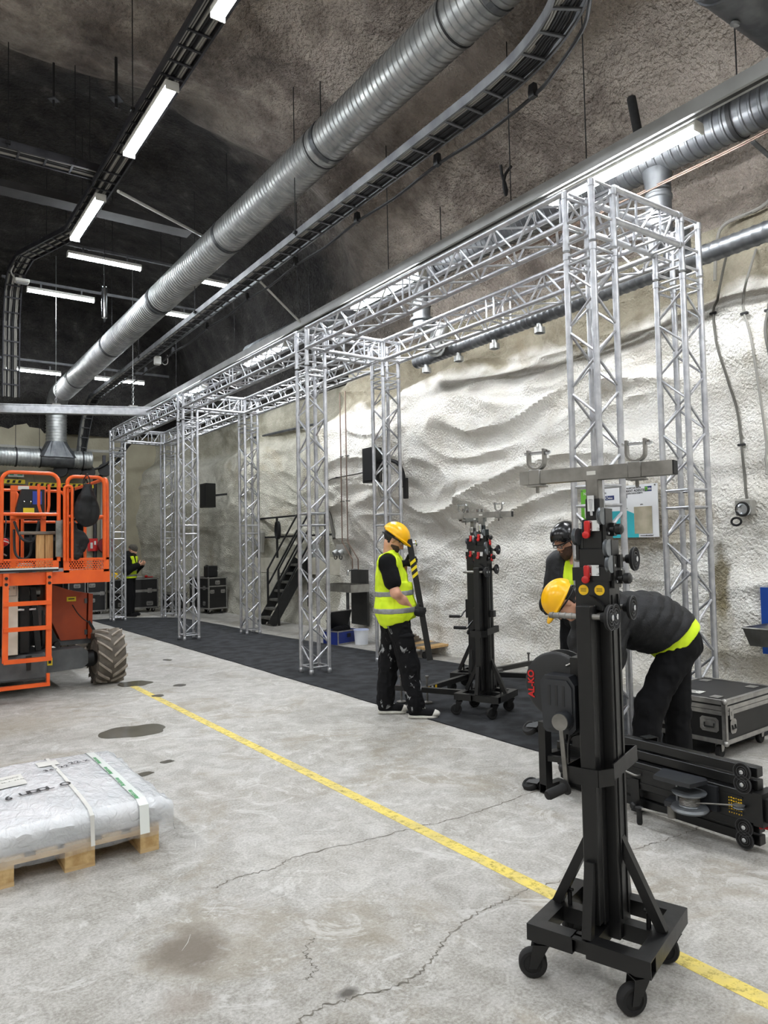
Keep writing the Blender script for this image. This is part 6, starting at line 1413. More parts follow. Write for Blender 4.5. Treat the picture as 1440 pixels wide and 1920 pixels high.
fb = wrinkle(field(bp_, 0.05), 0.012, 14, 31, (1, 1, 0.5)); sdf_obj('sack', cut(fb, [((0, 0, 0.24), (0, 0, 1))]), *bounds(bp_, 0.04), 0.008, bagm, bg)
for s in (-1, 1): MB().tube(spline([(s*0.03, 0, 0.2), (s*0.035, 0.0, 0.28), (0.0, -0.03, 0.345), (-s*0.01, 0.03, 0.345), (s*0.02, 0.03, 0.25)], 5), 0.006, 6).obj('cord', cableb, bg)
bg2 = thing('cloth_bag', 'limp black bag strapped inside the platform gate', 'bag', (1.90, 8.80, 1.55))
bp_ = [('c', (-0.03, 0, 0.36), (-0.02, 0, 0.02), 0.035, 0.085), ('e', (0.03, 0, 0.16), (0.10, 0.04, 0.14)), ('c', (0.02, 0, 0.24), (0.12, 0, 0.17), 0.03, 0.02)]
sdf_obj('sack', wrinkle(field(bp_, 0.03), 0.01, 16, 12), *bounds(bp_, 0.03), 0.008, bagm, bg2); MB().tube([(-0.03, 0, 0.36), (-0.035, -0.02, 0.5), (-0.03, -0.03, 0.78)], 0.014, 6).obj('strap', cableb, bg2); MB().box((-0.03, -0.035, 0.45), (0.05, 0.03, 0.05), bev=0.008).obj('buckle', chrome, bg2)
# ------------------------------------------------------------------ flight cases
caselam = mat('case_laminate', (30, 29, 29), (20, 20, 21), rough=0.5, scale=6, bump=0.05, bscale=200)
casealu = mat('case_edge_aluminium', (176, 174, 170), (148, 146, 143), rough=0.38, metal=0.7, scale=12)
def handle_plate(par, c, x, y, n, w=0.15, h=0.1):
    """recessed spring handle: rim plate, dish and grip; x, y in the face, n outwards"""
    c, x, y, n = Vector(c), Vector(x), Vector(y), Vector(n)
    def rr(w_, h_, b): return [(w_/2-b, -h_/2), (w_/2, -h_/2+b), (w_/2, h_/2-b), (w_/2-b, h_/2), (-w_/2+b, h_/2), (-w_/2, h_/2-b), (-w_/2, -h_/2+b), (-w_/2+b, -h_/2)]
    o, i = rr(w, h, h*0.16), rr(w*0.72, h*0.62, h*0.1); m = MB()
    def lift(p, d): return c+x*p[0]+y*p[1]+n*d
    V = [lift(p, 0.0) for p in o]+[lift(p, 0.003) for p in o]+[lift(p, 0.003) for p in i]+[lift((p[0]*0.9, p[1]*0.9), -0.0) for p in i]; k = 8
    F = []
    for a in range(3): F += [(a*k+j, a*k+(j+1) % k, (a+1)*k+(j+1) % k, (a+1)*k+j) for j in range(k)]
    F.append(tuple(3*k+j for j in range(k))); m.add(V, F); pl = m.obj('handle_dish', casealu, par)
    m = MB(); P = [lift((-w*0.26, h*0.1), 0.004), lift((-w*0.26, -h*0.16), 0.008), lift((w*0.26, -h*0.16), 0.008), lift((w*0.26, h*0.1), 0.004)]; m.tube(P, h*0.05, 8); m.obj('grip', blackm, pl); return pl
def case(name, label, loc, rotz, L, D, H, lid=0.3, wheels=True, wz=0.11, group=None, faces=('front', 'left'), drawers=None, latch=True):
    """flight case with its near-left-bottom corner at loc; L along x, D along y"""
    t = thing(name, label, 'flight case', loc, rotz, group); z0 = wz if wheels else 0.0
    MB().box((L/2, D/2, z0+H*(1-lid)/2), (L-0.012, D-0.012, H*(1-lid)-0.006)).obj('body', caselam, t)
    if lid: MB().box((L/2, D/2, z0+H-H*lid/2), (L-0.012, D-0.012, H*lid-0.004)).obj('lid', caselam, t)
    e = 0.03; zs_ = [z0+e/2, z0+H-e/2]; zl_ = z0+H*(1-lid); ed = MB()
    for z in zs_+([zl_-0.017, zl_+0.017] if lid else []):
        h_ = e if z in zs_ else 0.03
        for y in (0, D): ed.box((L/2, y, z), (L, 0.006, h_))
        for x in (0, L): ed.box((x, D/2, z), (0.006, D, h_))
    for y in (e/2-0.003, D-e/2+0.003): 
        for z in (z0, z0+H): ed.box((L/2, y, z), (L, e, 0.006))
    for x in (e/2-0.003, L-e/2+0.003):
        for z in (z0, z0+H): ed.box((x, D/2, z), (e, D, 0.006))
    for x in (0, L):
        for y in (0, D): ed.box((x, y+(e/2-0.003)*(1 if y == 0 else -1), z0+H/2), (0.006, e, H)); ed.box((x+(e/2-0.003)*(1 if x == 0 else -1), y, z0+H/2), (e, 0.006, H))
    ed.obj('edge_trim', casealu, t)
    bm_ = MB().ball((0, 0, 0), 0.022, 12, 8).me('ball_corner')
    for x in (0.004, L-0.004):
        for y in (0.004, D-0.004):
            for z in (z0+0.006, z0+H-0.006): link('ball_corner', bm_, casealu, t, (x, y, z))
    if wheels:
        for x in (0.09, L-0.09):
            for y in (0.09, D-0.09):
                m = MB(); m.box((x, y, z0-0.005), (0.085, 0.085, 0.008)); 
                for s in (-1, 1): m.prism([(-0.035, 0), (0.03, 0), (-0.005, -0.065), (-0.03, -0.065)], (x, y+s*0.022-0.0015, z0-0.008), (1, 0, 0), (0, 0, 1), (0, 1, 0), 0.003)
                f = m.obj('caster_fork', casealu, t); m = MB(); m.lathe([(0.01, -0.016), (0.044, -0.016), (0.05, -0.008), (0.05, 0.008), (0.044, 0.016), (0.01, 0.016)], (x-0.015, y, 0.0505), (0, 1, 0), 22); m.obj('wheel', rubber, f)
    return t, z0
fc, z0 = case('flight_case', 'black low flight case with aluminium edges on casters in front of the rock wall', (5.03, 2.95, 0.0), math.radians(3), 0.80, 0.60, 0.31, lid=0.24, wz=0.125)
handle_plate(fc, (-0.0045, 0.12, z0+0.13), (0, -1, 0), (0, 0, 1), (-1, 0, 0), 0.14, 0.105); handle_plate(fc, (-0.0045, 0.50, z0+0.12), (0, -1, 0), (0, 0, 1), (-1, 0, 0), 0.10, 0.105); handle_plate(fc, (0.10, -0.0045, z0+0.12), (1, 0, 0), (0, 0, 1), (0, -1, 0), 0.085, 0.105)
m = MB(); m.box((0.075, -0.008, z0+0.215), (0.05, 0.006, 0.085), bev=0.002); m.box((0.075, -0.013, z0+0.215), (0.02, 0.006, 0.03)); m.obj('butterfly_latch', casealu, fc)
MB().box((-0.006, 0.33, z0+0.21), (0.006, 0.05, 0.06)).obj('butterfly_latch', blackm, fc)
for (x, y) in ((0.11, 0.12), (0.11, 0.5), (0.66, 0.12), (0.66, 0.5)): m = MB(); m.box((x, y, z0+0.3115), (0.09, 0.07, 0.003)); m.box((x, y, z0+0.3135), (0.05, 0.035, 0.002)); m.obj('stacking_cup', casealu, fc)
m = MB(); m.box((0.17, 0.36, z0+0.3115), (0.10, 0.2, 0.0015), Matrix.Rotation(0.06, 3, 'Z')); pl = m.obj('paper_label', white, fc); m = MB(); [m.box((0.15+0.02*k, 0.36, z0+0.3128), (0.006, 0.12-0.03*(k % 2), 0.0008)) for k in range(4)]; m.obj('print', cableb, pl)
FG = 'black flight cases at the far end'
c1, z0 = case('flight_case', 'wide black flight case behind the man in the beanie', (5.02, 19.12, 0), 0, 1.14, 0.6, 0.77, lid=0.42, wz=0.11, group=FG)
for x in (0.2, 0.92): m = MB(); m.box((x, -0.008, z0+0.45), (0.11, 0.006, 0.12), bev=0.003); m.box((x, -0.013, z0+0.45), (0.05, 0.006, 0.05)); m.obj('butterfly_latch', casealu, c1)
for x in (0.2, 0.92): handle_plate(c1, (x, -0.0045, z0+0.12), (1, 0, 0), (0, 0, 1), (0, -1, 0), 0.17, 0.11)
c2, z0 = case('flight_case', 'tall black flight case standing by the far rock wall with a black object on top', (6.80, 17.25, 0), math.radians(8), 0.52, 0.95, 0.78, lid=0.0, wz=0.12, group=FG)
handle_plate(c2, (0.25, -0.0045, z0+0.65), (1, 0, 0), (0, 0, 1), (0, -1, 0), 0.13, 0.10)
for x in (0.1, 0.4): handle_plate(c2, (x, -0.0045, z0+0.43), (1, 0, 0), (0, 0, 1), (0, -1, 0), 0.12, 0.09)
m = MB(); m.box((0.26, -0.006, z0+0.56), (0.52, 0.006, 0.03)); m.box((-0.006, 0.475, z0+0.52), (0.006, 0.95, 0.03)); m.obj('edge_trim', casealu, c2)
for (y, z) in ((0.2, 0.52), (0.2, 0.14), (0.8, 0.52)): handle_plate(c2, (-0.0045, y, z0+z), (0, -1, 0), (0, 0, 1), (-1, 0, 0), 0.13, 0.10)
c3, z0 = case('flight_case', 'black flight case with drawers half hidden behind the orange platform', (4.02, 19.45, 0), 0, 0.42, 0.6, 0.78, lid=0.42, wz=0.08, group=FG)
handle_plate(c3, (0.21, -0.0045, z0+0.66), (1, 0, 0), (0, 0, 1), (0, -1, 0), 0.16, 0.10)
c4, z0 = case('flight_case', 'black flight case beside the far left truss tower, right of the platform', (4.47, 19.45, 0), 0, 0.46, 0.6, 0.78, lid=0.42, wz=0.08, group=FG)
handle_plate(c4, (0.12, -0.0045, z0+0.66), (1, 0, 0), (0, 0, 1), (0, -1, 0), 0.16, 0.10); handle_plate(c4, (0.12, -0.0045, z0+0.28), (1, 0, 0), (0, 0, 1), (0, -1, 0), 0.14, 0.10)
m = MB(); m.box((0.36, -0.008, z0+0.45), (0.1, 0.006, 0.1)); m.obj('butterfly_latch', casealu, c4)
c5, z0 = case('flight_case', 'low black flight case between the far truss towers', (6.1, 18.0, 0), 0.1, 0.45, 0.5, 0.42, lid=0.35, wz=0.1, group=FG)
handle_plate(c5, (0.22, -0.0045, z0+0.15), (1, 0, 0), (0, 0, 1), (0, -1, 0), 0.14, 0.10)
t = thing('amplifier', 'black carry unit with a bent handle on top of the tall far flight case', 'equipment', (7.0, 17.6, 0.901)); MB().box((0, 0, 0.14), (0.26, 0.3, 0.28), bev=0.02).obj('body', blackm, t); MB().tube(spline([(-0.1, -0.1, 0.28), (-0.16, -0.1, 0.3), (-0.18, -0.1, 0.25)], 4), 0.012, 6).obj('handle', cableb, t)
t = thing('card_box', 'small white box on the wide far flight case', 'box', (5.52, 19.4, 0.881)); MB().box((0, 0, 0.055), (0.2, 0.16, 0.11), bev=0.004).obj('carton', white, t); MB().box((0.0, -0.081, 0.06), (0.12, 0.002, 0.02)).obj('print', cablew, t)
t = thing('paper_roll', 'flat pale packet lying on the wide far flight case', 'packet', (5.68, 19.35, 0.881)); MB().box((0, 0, 0.025), (0.25, 0.2, 0.05), bev=0.01).obj('packet', cablew, t)
m = MB(); m.lathe([(0.0, -0.03), (0.03, -0.03), (0.035, 0), (0.03, 0.03), (0, 0.03)], (0, 0, 0.036), (1, 0.2, 0), 12); m.box((0.1, 0.02, 0.02), (0.16, 0.03, 0.02)); tag(m.obj('red_tool', red, loc=(5.92, 19.35, 0.881)), 'small red hand tool on the wide far flight case', 'tool')
t = thing('yellow_lamp', 'yellow round gadget on the far case seen through the left truss tower', 'lamp', (5.1, 19.35, 0.881)); MB().lathe([(0.0, 0), (0.09, 0.0), (0.1, 0.05), (0.1, 0.13), (0.08, 0.16), (0, 0.16)], n=18).obj('body', yellow, t); MB().tube(spline([(-0.08, 0, 0.14), (0, 0, 0.2), (0.08, 0, 0.14)], 4), 0.008, 6).obj('handle', cableb, t)

# ------------------------------------------------------------------ pallet with wrapped sheets
palw = mat('pallet_wood', (208, 180, 134), (182, 150, 104), rough=0.75, scale=7, stretch=(1, 1, 5), bump=0.15, bscale=60)
endgrain = mat('pallet_block', (206, 176, 126), (176, 142, 92), rough=0.8, scale=22, stretch=(1, 0.2, 1), bump=0.1, bscale=80)
PL = thing('pallet', 'wooden pallet carrying the wrapped sheets at lower left', 'pallet', (0.48, 3.98, 0.0))
for ix, (x, w_) in enumerate(((0.05, 0.10), (0.40, 0.145), (0.75, 0.10))):
    MB().box((x, 0.6, 0.011), (w_, 1.2, 0.022)).obj('bottom_board', palw, PL)
    for y in (0.0725, 0.6, 1.1275): MB().box((x, y, 0.061), (w_-0.002, 0.145, 0.078)).obj('block', endgrain, PL)
for y in (0.0725, 0.6, 1.1275): MB().box((0.4, y, 0.111), (0.8, 0.145, 0.022)).obj('cross_board', palw, PL)
for x, w_ in ((0.0725, 0.145), (0.245, 0.10), (0.40, 0.145), (0.555, 0.10), (0.7275, 0.145)): MB().box((x, 0.6, 0.133), (w_, 1.2, 0.022)).obj('top_board', palw, PL)
sheetm = mat('grey_sheet', (176, 178, 180), (160, 162, 164), rough=0.4, scale=3)
SB = 'grey sheets stacked on the pallet'
for k in range(9):
    z = 0.1445+0.0122*(k+0.5); r_ = Matrix.Rotation(rng.uniform(-0.006, 0.006)+(0.06 if k == 4 else 0), 3, 'Z')
    o = MB().box((0, 0, 0), (0.83, 1.14, 0.0118), r_).obj('sheet', sheetm, loc=(0.885+rng.uniform(-0.006, 0.006)+(0.02 if k == 4 else 0), 4.56+rng.uniform(-0.006, 0.006), z))
    tag(o, ('lowest', 'second lowest', 'third lowest', 'fourth lowest', '', 'fourth from the top', 'third from the top', 'second from the top', 'topmost')[k]+' grey sheet of the wrapped stack on the pallet' if k != 4 else 'flat grey sheet whose corner sticks out of the wrapped stack', 'sheet', SB)
# crinkled plastic film over the stack
def film_mat():
    m = mat('clear_film', (234, 235, 237), (218, 221, 224), rough=0.14, scale=5, spec=0.7); nt = m.node_tree; n = nt.nodes; b = n['Principled BSDF']
    tc = n.new('ShaderNodeTexCoord'); mp = n.new('ShaderNodeMapping'); mp.inputs['Scale'].default_value = (1, 0.45, 1); mp.inputs['Rotation'].default_value = (0, 0, 0.5); nt.links.new(tc.outputs['Object'], mp.inputs[0])
    a1 = n.new('ShaderNodeTexNoise'); a1.inputs['Scale'].default_value = 22; a1.inputs['Detail'].default_value = 6; a1.inputs['Distortion'].default_value = 1.2; nt.links.new(mp.outputs[0], a1.inputs['Vector'])
    bp = n.new('ShaderNodeBump'); bp.inputs['Strength'].default_value = 0.65; bp.inputs['Distance'].default_value = 0.025; nt.links.new(a1.outputs['Fac'], bp.inputs['Height']); nt.links.new(bp.outputs[0], b.inputs['Normal'])
    sx = n.new('ShaderNodeSeparateXYZ'); nt.links.new(tc.outputs['Object'], sx.inputs[0]); mr = n.new('ShaderNodeMapRange'); mr.inputs['From Min'].default_value = 0.10; mr.inputs['From Max'].default_value = 0.275; mr.inputs['To Min'].default_value = 0.15; mr.inputs['To Max'].default_value = 0.9
    nt.links.new(sx.outputs['Z'], mr.inputs['Value']); nt.links.new(mr.outputs[0], b.inputs['Alpha']); return m
fm = film_mat(); m = MB(); rows = []
NXf, NYf = 90, 110
def film_z(u, v):
    """u, v in -1..1 over the sheet: height of the film"""
    x, y = 0.885+u*0.445, 4.56+v*0.60
    e = max(abs(u), abs(v)); top = 0.268+0.022*(1-max(0, (abs(u)-0.2))**2)*(1-v*v*0.6)*(0.6+0.4*math.cos(u*2.2))
    cr = 0.004*nz(x*5, y*3, 1.5)+0.005*abs(nz(x*11+2*nz(x*3, y*3, 1), y*5, 3.3))
    return top+cr
for i in range(NYf+1):
    r_ = []
    for j in range(NXf+1):
        u, v = -1.16+2.32*j/NXf, -1.14+2.28*i/NYf
        cu, cv = max(-1, min(1, u)), max(-1, min(1, v)); over = max(abs(u)-1, 0)*0.95+max(abs(v)-1, 0)*1.15
        x, y = 0.885+cu*0.445, 4.56+cv*0.605
        z = film_z(cu, cv)-over*1.05-0.02*nz(x*7+u*3, y*7+v*3, 6)*(over > 0)
        ed = 1-sstep(0.93, 1.0, max(abs(cu), abs(cv)))
        z -= 0.02*(1-ed)
        bulge = 0.012*nz(x*9, y*9, z*12)+0.012*(over > 0)
        x += bulge*(1 if u > 0 else -1)*(abs(u) > 1)+0.02*over*(1 if u > 0 else -1); y += bulge*(1 if v > 0 else -1)*(abs(v) > 1)
        r_.append(Vector((x, y, max(0.095+0.02*nz(x*5, y*5, 1), z))))
    rows.append(r_)
m.grid(rows); FILM = tag(m.obj('plastic_film', fm), 'crinkled clear plastic film wrapped over the sheets on the pallet', 'plastic wrap')
filmsurf = lambda x, y, o=0.004: Vector((x, y, film_z((x-0.885)/0.445, (y-4.56)/0.605)+o-0.02*sstep(0.93, 1.0, max(abs((x-0.885)/0.445), abs((y-4.56)/0.605)))))
greenp = mat('green_print', (70, 160, 96), rough=0.5)
def strap(x0, w_, mt_, nm, par):
    a, b_ = [], []
    ys_ = [3.945+k*(1.225/44) for k in range(45)]
    a.append(Vector((x0-w_/2, 3.925, 0.12))); b_.append(Vector((x0+w_/2, 3.925, 0.12)))
    for y in ys_: a.append(filmsurf(x0-w_/2, y, 0.007)); b_.append(filmsurf(x0+w_/2, y, 0.007))
    return MB().grid([a, b_], flip=True).obj(nm, mt_, par)
strap(0.93, 0.02, white, 'strap', FILM)
tp = strap(1.19, 0.05, mat('clear_tape', (226, 230, 226), rough=0.3), 'packing_tape', FILM)
def lay(body, size, x, y, ang, mt_, nm='lettering', xs=1.0):
    """flat lettering on the film, letter by letter so that it follows the folds"""
    cx = 0.0
    for ch in body:
        if ch != ' ':
            p = filmsurf(x+cx*math.cos(ang), y+cx*math.sin(ang), 0.009); q = filmsurf(x+cx*math.cos(ang)+0.01*math.cos(ang), y+cx*math.sin(ang)+0.01*math.sin(ang), 0.009); r2 = filmsurf(p.x-0.01*math.sin(ang), p.y+0.01*math.cos(ang), 0.009)
            xa = (q-p).normalized(); ya = (r2-p); ya = (ya-xa*ya.dot(xa)).normalized()
            text(nm, ch, size, mt_, FILM, p, Matrix((xa, ya, xa.cross(ya))).transposed(), bold=size*0.02)
        cx += size*(0.62 if ch not in 'il ' else 0.33)*xs
for k in range(4): lay('Axelsson', 0.036, 1.183, 4.0+k*0.26, PI/2-0.02, greenp)
lay('6 UDDL O', 0.075, 0.60, 4.40, 0.12, cableb); lay('22 x', 0.06, 1.02, 4.86, 0.3, cableb); lay('34.22', 0.05, 0.86, 4.78, 0.25, cableb)
pp = MB(); P = [[filmsurf(0.52+0.02*i, 4.62+0.03*j, 0.006) for i in range(12)] for j in range(9)]; pp.grid(P); pl = pp.obj('paper_slip', white, FILM)
lay('LAHETELUETTELO', 0.018, 0.56, 4.78, 0.05, cablew); lay('22.4. 34 kpl', 0.02, 0.62, 4.72, 0.05, cablew)
P = [[filmsurf(0.85+0.02*i, 4.92+0.025*j, 0.006) for i in range(7)] for j in range(6)]; MB().grid(P).obj('paper_slip', white, FILM)

# ------------------------------------------------------------------ platform with stairs in the niche
conc = mat('painted_concrete', (196, 192, 178), (172, 168, 152), rough=0.85, scale=3, bump=0.2, bscale=30)
m = MB(); m.box((8.3, 14.15, 1.2), (1.4, 4.4, 0.34)); m.box((8.5, 14.2, 0.5), (1.0, 4.0, 1.05)); struct(m.obj('wall_niche_ledge', conc))
steelb = mat('black_stair_paint', (30, 31, 33), (22, 23, 25), rough=0.45, scale=10)
grating = mat('grating_steel', (128, 126, 120), (100, 98, 94), rough=0.5, metal=0.5, scale=12)
sx0, sx1, sy0, sy1 = 6.66, 7.58, 13.62, 14.12
st = thing('stairs', 'black steel stairs with railing up to the niche platform', 'stairs', (sx0, sy0, 0)); SO = Vector((sx0, sy0, 0))
for y in (sy0, sy1): m = MB(); m.bar(Vector((sx0+0.05, y, 0.02))-SO, Vector((sx1, y, 1.36))-SO, 0.012, 0.2); m.obj('stringer', steelb, st)
tm = MB(); tm.box((0, 0, 0), (0.2, sy1-sy0-0.03, 0.02)); tm.box((0.1, 0, -0.012), (0.006, sy1-sy0-0.03, 0.045)); tm.box((-0.1, 0, -0.012), (0.006, sy1-sy0-0.03, 0.045)); tme = tm.me('tread')
for k in range(7): f = (k+0.5)/7; link('tread', tme, grating, st, Vector((sx0+0.05+f*(sx1-sx0-0.1), (sy0+sy1)/2, 0.08+f*1.25))-SO)
for y in (sy0, sy1):
    for dz in (0.95, 0.62, 0.3): m = MB(); m.bar(Vector((sx0+0.22, y, 0.2+dz))-SO, Vector((sx1+0.02, y, 1.36+dz))-SO, 0.03, 0.03); m.obj('handrail', steelb, st)
    m = MB(); m.bar(Vector((sx0+0.22, y, 0.0))-SO, Vector((sx0+0.22, y, 1.16))-SO, 0.035, 0.035, (1, 0, 0)); m.obj('post', steelb, st)
m = MB(); m.bar(Vector((sx1-0.02, sy0-0.03, 0.0))-SO, Vector((sx1-0.02, sy0-0.03, 1.36))-SO, 0.035, 0.035, (1, 0, 0)); m.obj('post', steelb, st)
rl_ = thing('railing', 'black steel railing along the niche platform edge', 'railing', (7.64, 14.1, 1.37)); RO = Vector((7.64, 14.1, 1.37))
for (ya, yb) in ((sy1+0.02, 16.2), (12.35, sy0-0.02)):
    for z in (0.93, 0.48): m = MB(); m.bar(Vector((7.64, ya, 1.37+z))-RO, Vector((7.64, yb, 1.37+z))-RO, 0.04, 0.04); m.obj('rail', steelb, rl_)
    for y in (ya, (ya+yb)/2, yb): m = MB(); m.bar(Vector((7.64, y, 1.37))-RO, Vector((7.64, y, 2.3))-RO, 0.04, 0.04, (1, 0, 0)); m.obj('post', steelb, rl_)
for z in (0.93, 0.48): m = MB(); m.bar(Vector((7.64, 12.35, 1.37+z))-RO, Vector((8.2, 12.35, 1.37+z))-RO, 0.04, 0.04); m.obj('rail', steelb, rl_)
greyp = mat('grey_panel', (172, 176, 176), (160, 164, 164), rough=0.5, scale=3)
t = thing('switch_cabinet', 'flat grey cabinet on the niche platform behind the railing', 'cabinet', (8.3, 14.6, 1.37)); MB().box((0, 0, 0.8), (0.25, 0.95, 1.6), bev=0.01).obj('body', greyp, t); MB().box((-0.128, 0, 0.82), (0.008, 0.86, 1.45)).obj('door', greyp, t)
m = MB(); m.box((0, 0, 0), (0.22, 0.55, 2.2)); tag(m.obj('vertical_trunking', white, loc=(8.36, 14.55, 4.1)), 'pale vertical trunking above the grey cabinet in the niche', 'trunking')
t = thing('cable_coil', 'coil of dark cable hanging on the niche railing', 'cable', (7.6, 15.0, 2.2))
for k in range(4): MB().tube([(-0.02*k, 0.09*math.cos(a), -0.2+0.2*math.sin(a)) for a in [2*PI*j/16 for j in range(16)]], 0.009, 6, closed=True).obj('loop', cableb, t)

# ------------------------------------------------------------------ along the right wall
wp_ = lambda y, z, o=0.02: Vector((wall_x(y, z)-o, y, z))
def wall_cable(label, yz, r, material, clips=True, name='wall_cable', off=0.02):
    P = spline([wp_(y, z, off) for y, z in yz], 6); P = [Vector((min(p.x, wall_x(p.y, p.z)-r), p.y, p.z)) for p in P]
    o = MB().tube(P, r, 7).obj(name, material)
    tag(o, label, 'cable')
    if clips:
        for k in range(8, len(P)-4, 14): m = MB(); m.box(P[k], (0.03, 0.07, 0.022)); m.obj('clip', cableb, o)
    return o
cabled = mat('cable_dark_grey', (92, 90, 84), rough=0.6)
wall_cable('dark cable sagging down the whitewashed wall to the round socket', [(4.04, 4.64), (4.04, 4.04), (4.02, 3.59), (3.89, 2.92), (3.80, 2.35), (3.74, 1.97)], 0.013, cabled)
wall_cable('pale cable running down the whitewashed wall right of the nearest truss', [(3.72, 4.5), (3.73, 3.94), (3.63, 3.45), (3.56, 2.51), (3.54, 2.2)], 0.012, cablew)
wall_cable('dark doubled cable hanging at the right edge of the wall', [(3.46, 4.7), (3.47, 3.9), (3.5, 3.6), (3.46, 3.3), (3.44, 3.0)], 0.016, cabled)
wall_cable('pale conduit bending down the wall behind the right-hand duct', [(3.4, 5.0), (3.62, 4.88), (4.0, 4.85), (4.12, 4.7), (4.14, 4.3)], 0.018, cablew, True, 'conduit', 0.1)
cu = mat('copper_pipe', (132, 112, 100), (112, 94, 84), rough=0.5, metal=0.4, scale=6)
for k, lb_ in enumerate(('upper thin pipe clipped along the right-hand duct', 'lower thin pipe clipped along the right-hand duct')):
    m = MB(); m.tube(spline([(6.12, 2.2, 5.1-0.035*k), (6.12, 3.0, 5.02-0.035*k), (6.12, 3.9, 5.0-0.035*k), (6.14, 6.4, 5.0-0.035*k)], 4), 0.008, 8); tag(m.obj('copper_pipe', cu, loc=(-0.03*k, 0, 0)), lb_, 'pipe')
t = thing('wall_bracket', 'perforated steel bracket arm under the right-hand duct', 'bracket', (6.5, 3.15, 4.98)); MB().bar((-0.35, 0, 0.02), (0.45, 0, -0.12), 0.04, 0.012).obj('arm', zincdk, t); MB().bar((0.42, 0, -0.1), (0.42, 0.05, -0.5), 0.04, 0.012, (1, 0, 0)).obj('strut', zincdk, t)
for k, y0_ in enumerate((11.02, 10.86)):
    xw = min(wall_x(y0_-0.3*q, 1.2+0.1*j) for q in (0, 1) for j in range(32))-0.03; P = [Vector((xw, y0_, 4.35)), Vector((xw, y0_, 3.2)), Vector((xw, y0_, 2.4)), Vector((xw, y0_, 1.68)), Vector((xw, y0_-0.32, 1.38)), Vector((xw, y0_-0.32, 1.2))]
    o = MB().tube(P, 0.011, 8).obj('copper_pipe', cu); tag(o, 'thin copper pipe down the wall, %s of the two' % ('left' if k == 0 else 'right'), 'pipe', 'copper pipes on the rock wall')
    for q in (1, 2): m = MB(); m.box(P[q]+Vector((0.02, 0, 0)), (0.06, 0.05, 0.02)); m.obj('clip', steel, o)
wall_cable('grey cable crossing the wall folds behind the middle tower', [(12.1, 2.75), (11.4, 2.82), (10.6, 2.86), (9.8, 2.9)], 0.012, cabled)
wall_cable('grey conduit sloping down from the niche corner to the double socket', [(12.0, 3.0), (11.95, 2.7), (11.75, 2.2), (11.45, 1.75)], 0.03, cabled, False)
t = thing('socket_box', 'double industrial socket box on the rock wall by the niche', 'socket', tuple(wp_(11.35, 1.55, 0.08))); MB().box((0, 0, 0), (0.12, 0.3, 0.18), bev=0.015).obj('box', cablew, t)
for y in (-0.09, 0.09): MB().lathe([(0.0, 0), (0.055, 0), (0.06, 0.08), (0.045, 0.1), (0, 0.1)], (-0.05, y, -0.04), (-1, 0, -0.5), 16).obj('socket', zinc, t); MB().tube([(-0.1+0.03*math.cos(a), y, -0.14+0.04*math.sin(a)) for a in [2*PI*j/12 for j in range(12)]], 0.008, 6, closed=True).obj('cap_ring', cableb, t)
t = thing('socket_outlet', 'grey round wall socket with a black open cap on the whitewashed rock', 'socket', tuple(wp_(3.74, 1.88, 0.05)))
MB().box((0, 0, 0.02), (0.09, 0.17, 0.16), bev=0.015).obj('box', cablew, t); MB().lathe([(0.035, 0.0), (0.062, 0.0), (0.066, 0.05), (0.05, 0.06), (0.046, 0.01), (0.0, 0.01)], (-0.04, -0.02, 0.0), (-1, -0.2, -0.1), 22).obj('socket', chrome, t)
MB().tube([(-0.09, -0.02+0.06*math.cos(a), 0.0+0.06*math.sin(a)) for a in [2*PI*j/20 for j in range(20)]], 0.012, 8, closed=True).obj('gasket', rubber, t); MB().tube([(-0.08, 0.05+0.048*math.cos(a), -0.115+0.036*math.sin(a)) for a in [2*PI*j/20 for j in range(20)]], 0.011, 8, closed=True).obj('open_cap', rubber, t)
# poster board
px, y0_, y1_, za, zb = 6.70, 4.60, 5.62, 1.65, 2.19
px = min(wall_x(4.4+0.1*q, 1.6+0.1*j) for q in range(14) for j in range(7))-0.02
y1_, y0_, za, zb = 5.49*px/6.6, 4.505*px/6.6, 1.6+0.035*px/6.6, 1.6+0.59*px/6.6
bd = thing('notice_board', 'white notice board with green edge and teal house shape on the rock wall', 'sign', (px, y1_, za)); Wb, Hb = y1_-y0_, zb-za
pb = lambda u, v, o=0.0: Vector((-0.012-o, -u*Wb, v*Hb))
MB().box(pb(0.5, 0.5)+Vector((0.012, 0, 0)), (0.012, Wb, Hb)).obj('board', mat('board_white', (226, 228, 230), (220, 222, 225), rough=0.35), bd)
def patch_(nm, poly, mt_, o=0.001): 
    m = MB(); m.prism([(u*Wb, v*Hb) for u, v in poly], Vector((-0.0065-o, 0, 0)), (0, -1, 0), (0, 0, 1), (-1, 0, 0), 0.0006); return m.obj(nm, mt_, bd)
gr_, tl_, nb_ = mat('print_green', (104, 176, 58), rough=0.4), mat('print_teal', (58, 176, 186), (50, 166, 178), rough=0.4), mat('print_blue', (36, 52, 104), rough=0.4)
patch_('print_green', [(0, 0.38), (0.19, 0.30), (0.19, 1), (0, 1)], gr_); patch_('print_blue', [(0, 0.0), (0.3, 0.0), (0.3, 0.2), (0, 0.38)], mat('print_mid_blue', (30, 110, 170), rough=0.4))
patch_('print_teal', [(0.30, 0), (0.76, 0), (0.76, 0.42), (0.62, 0.52), (0.40, 0.52), (0.30, 0.44)], tl_, 0.0016)
patch_('photo_print', [(0.71, 0.07), (0.93, 0.07), (0.93, 0.58), (0.71, 0.58)], mat('photo_print', (186, 178, 158), (150, 144, 122), rough=0.4, scale=5), 0.0024)
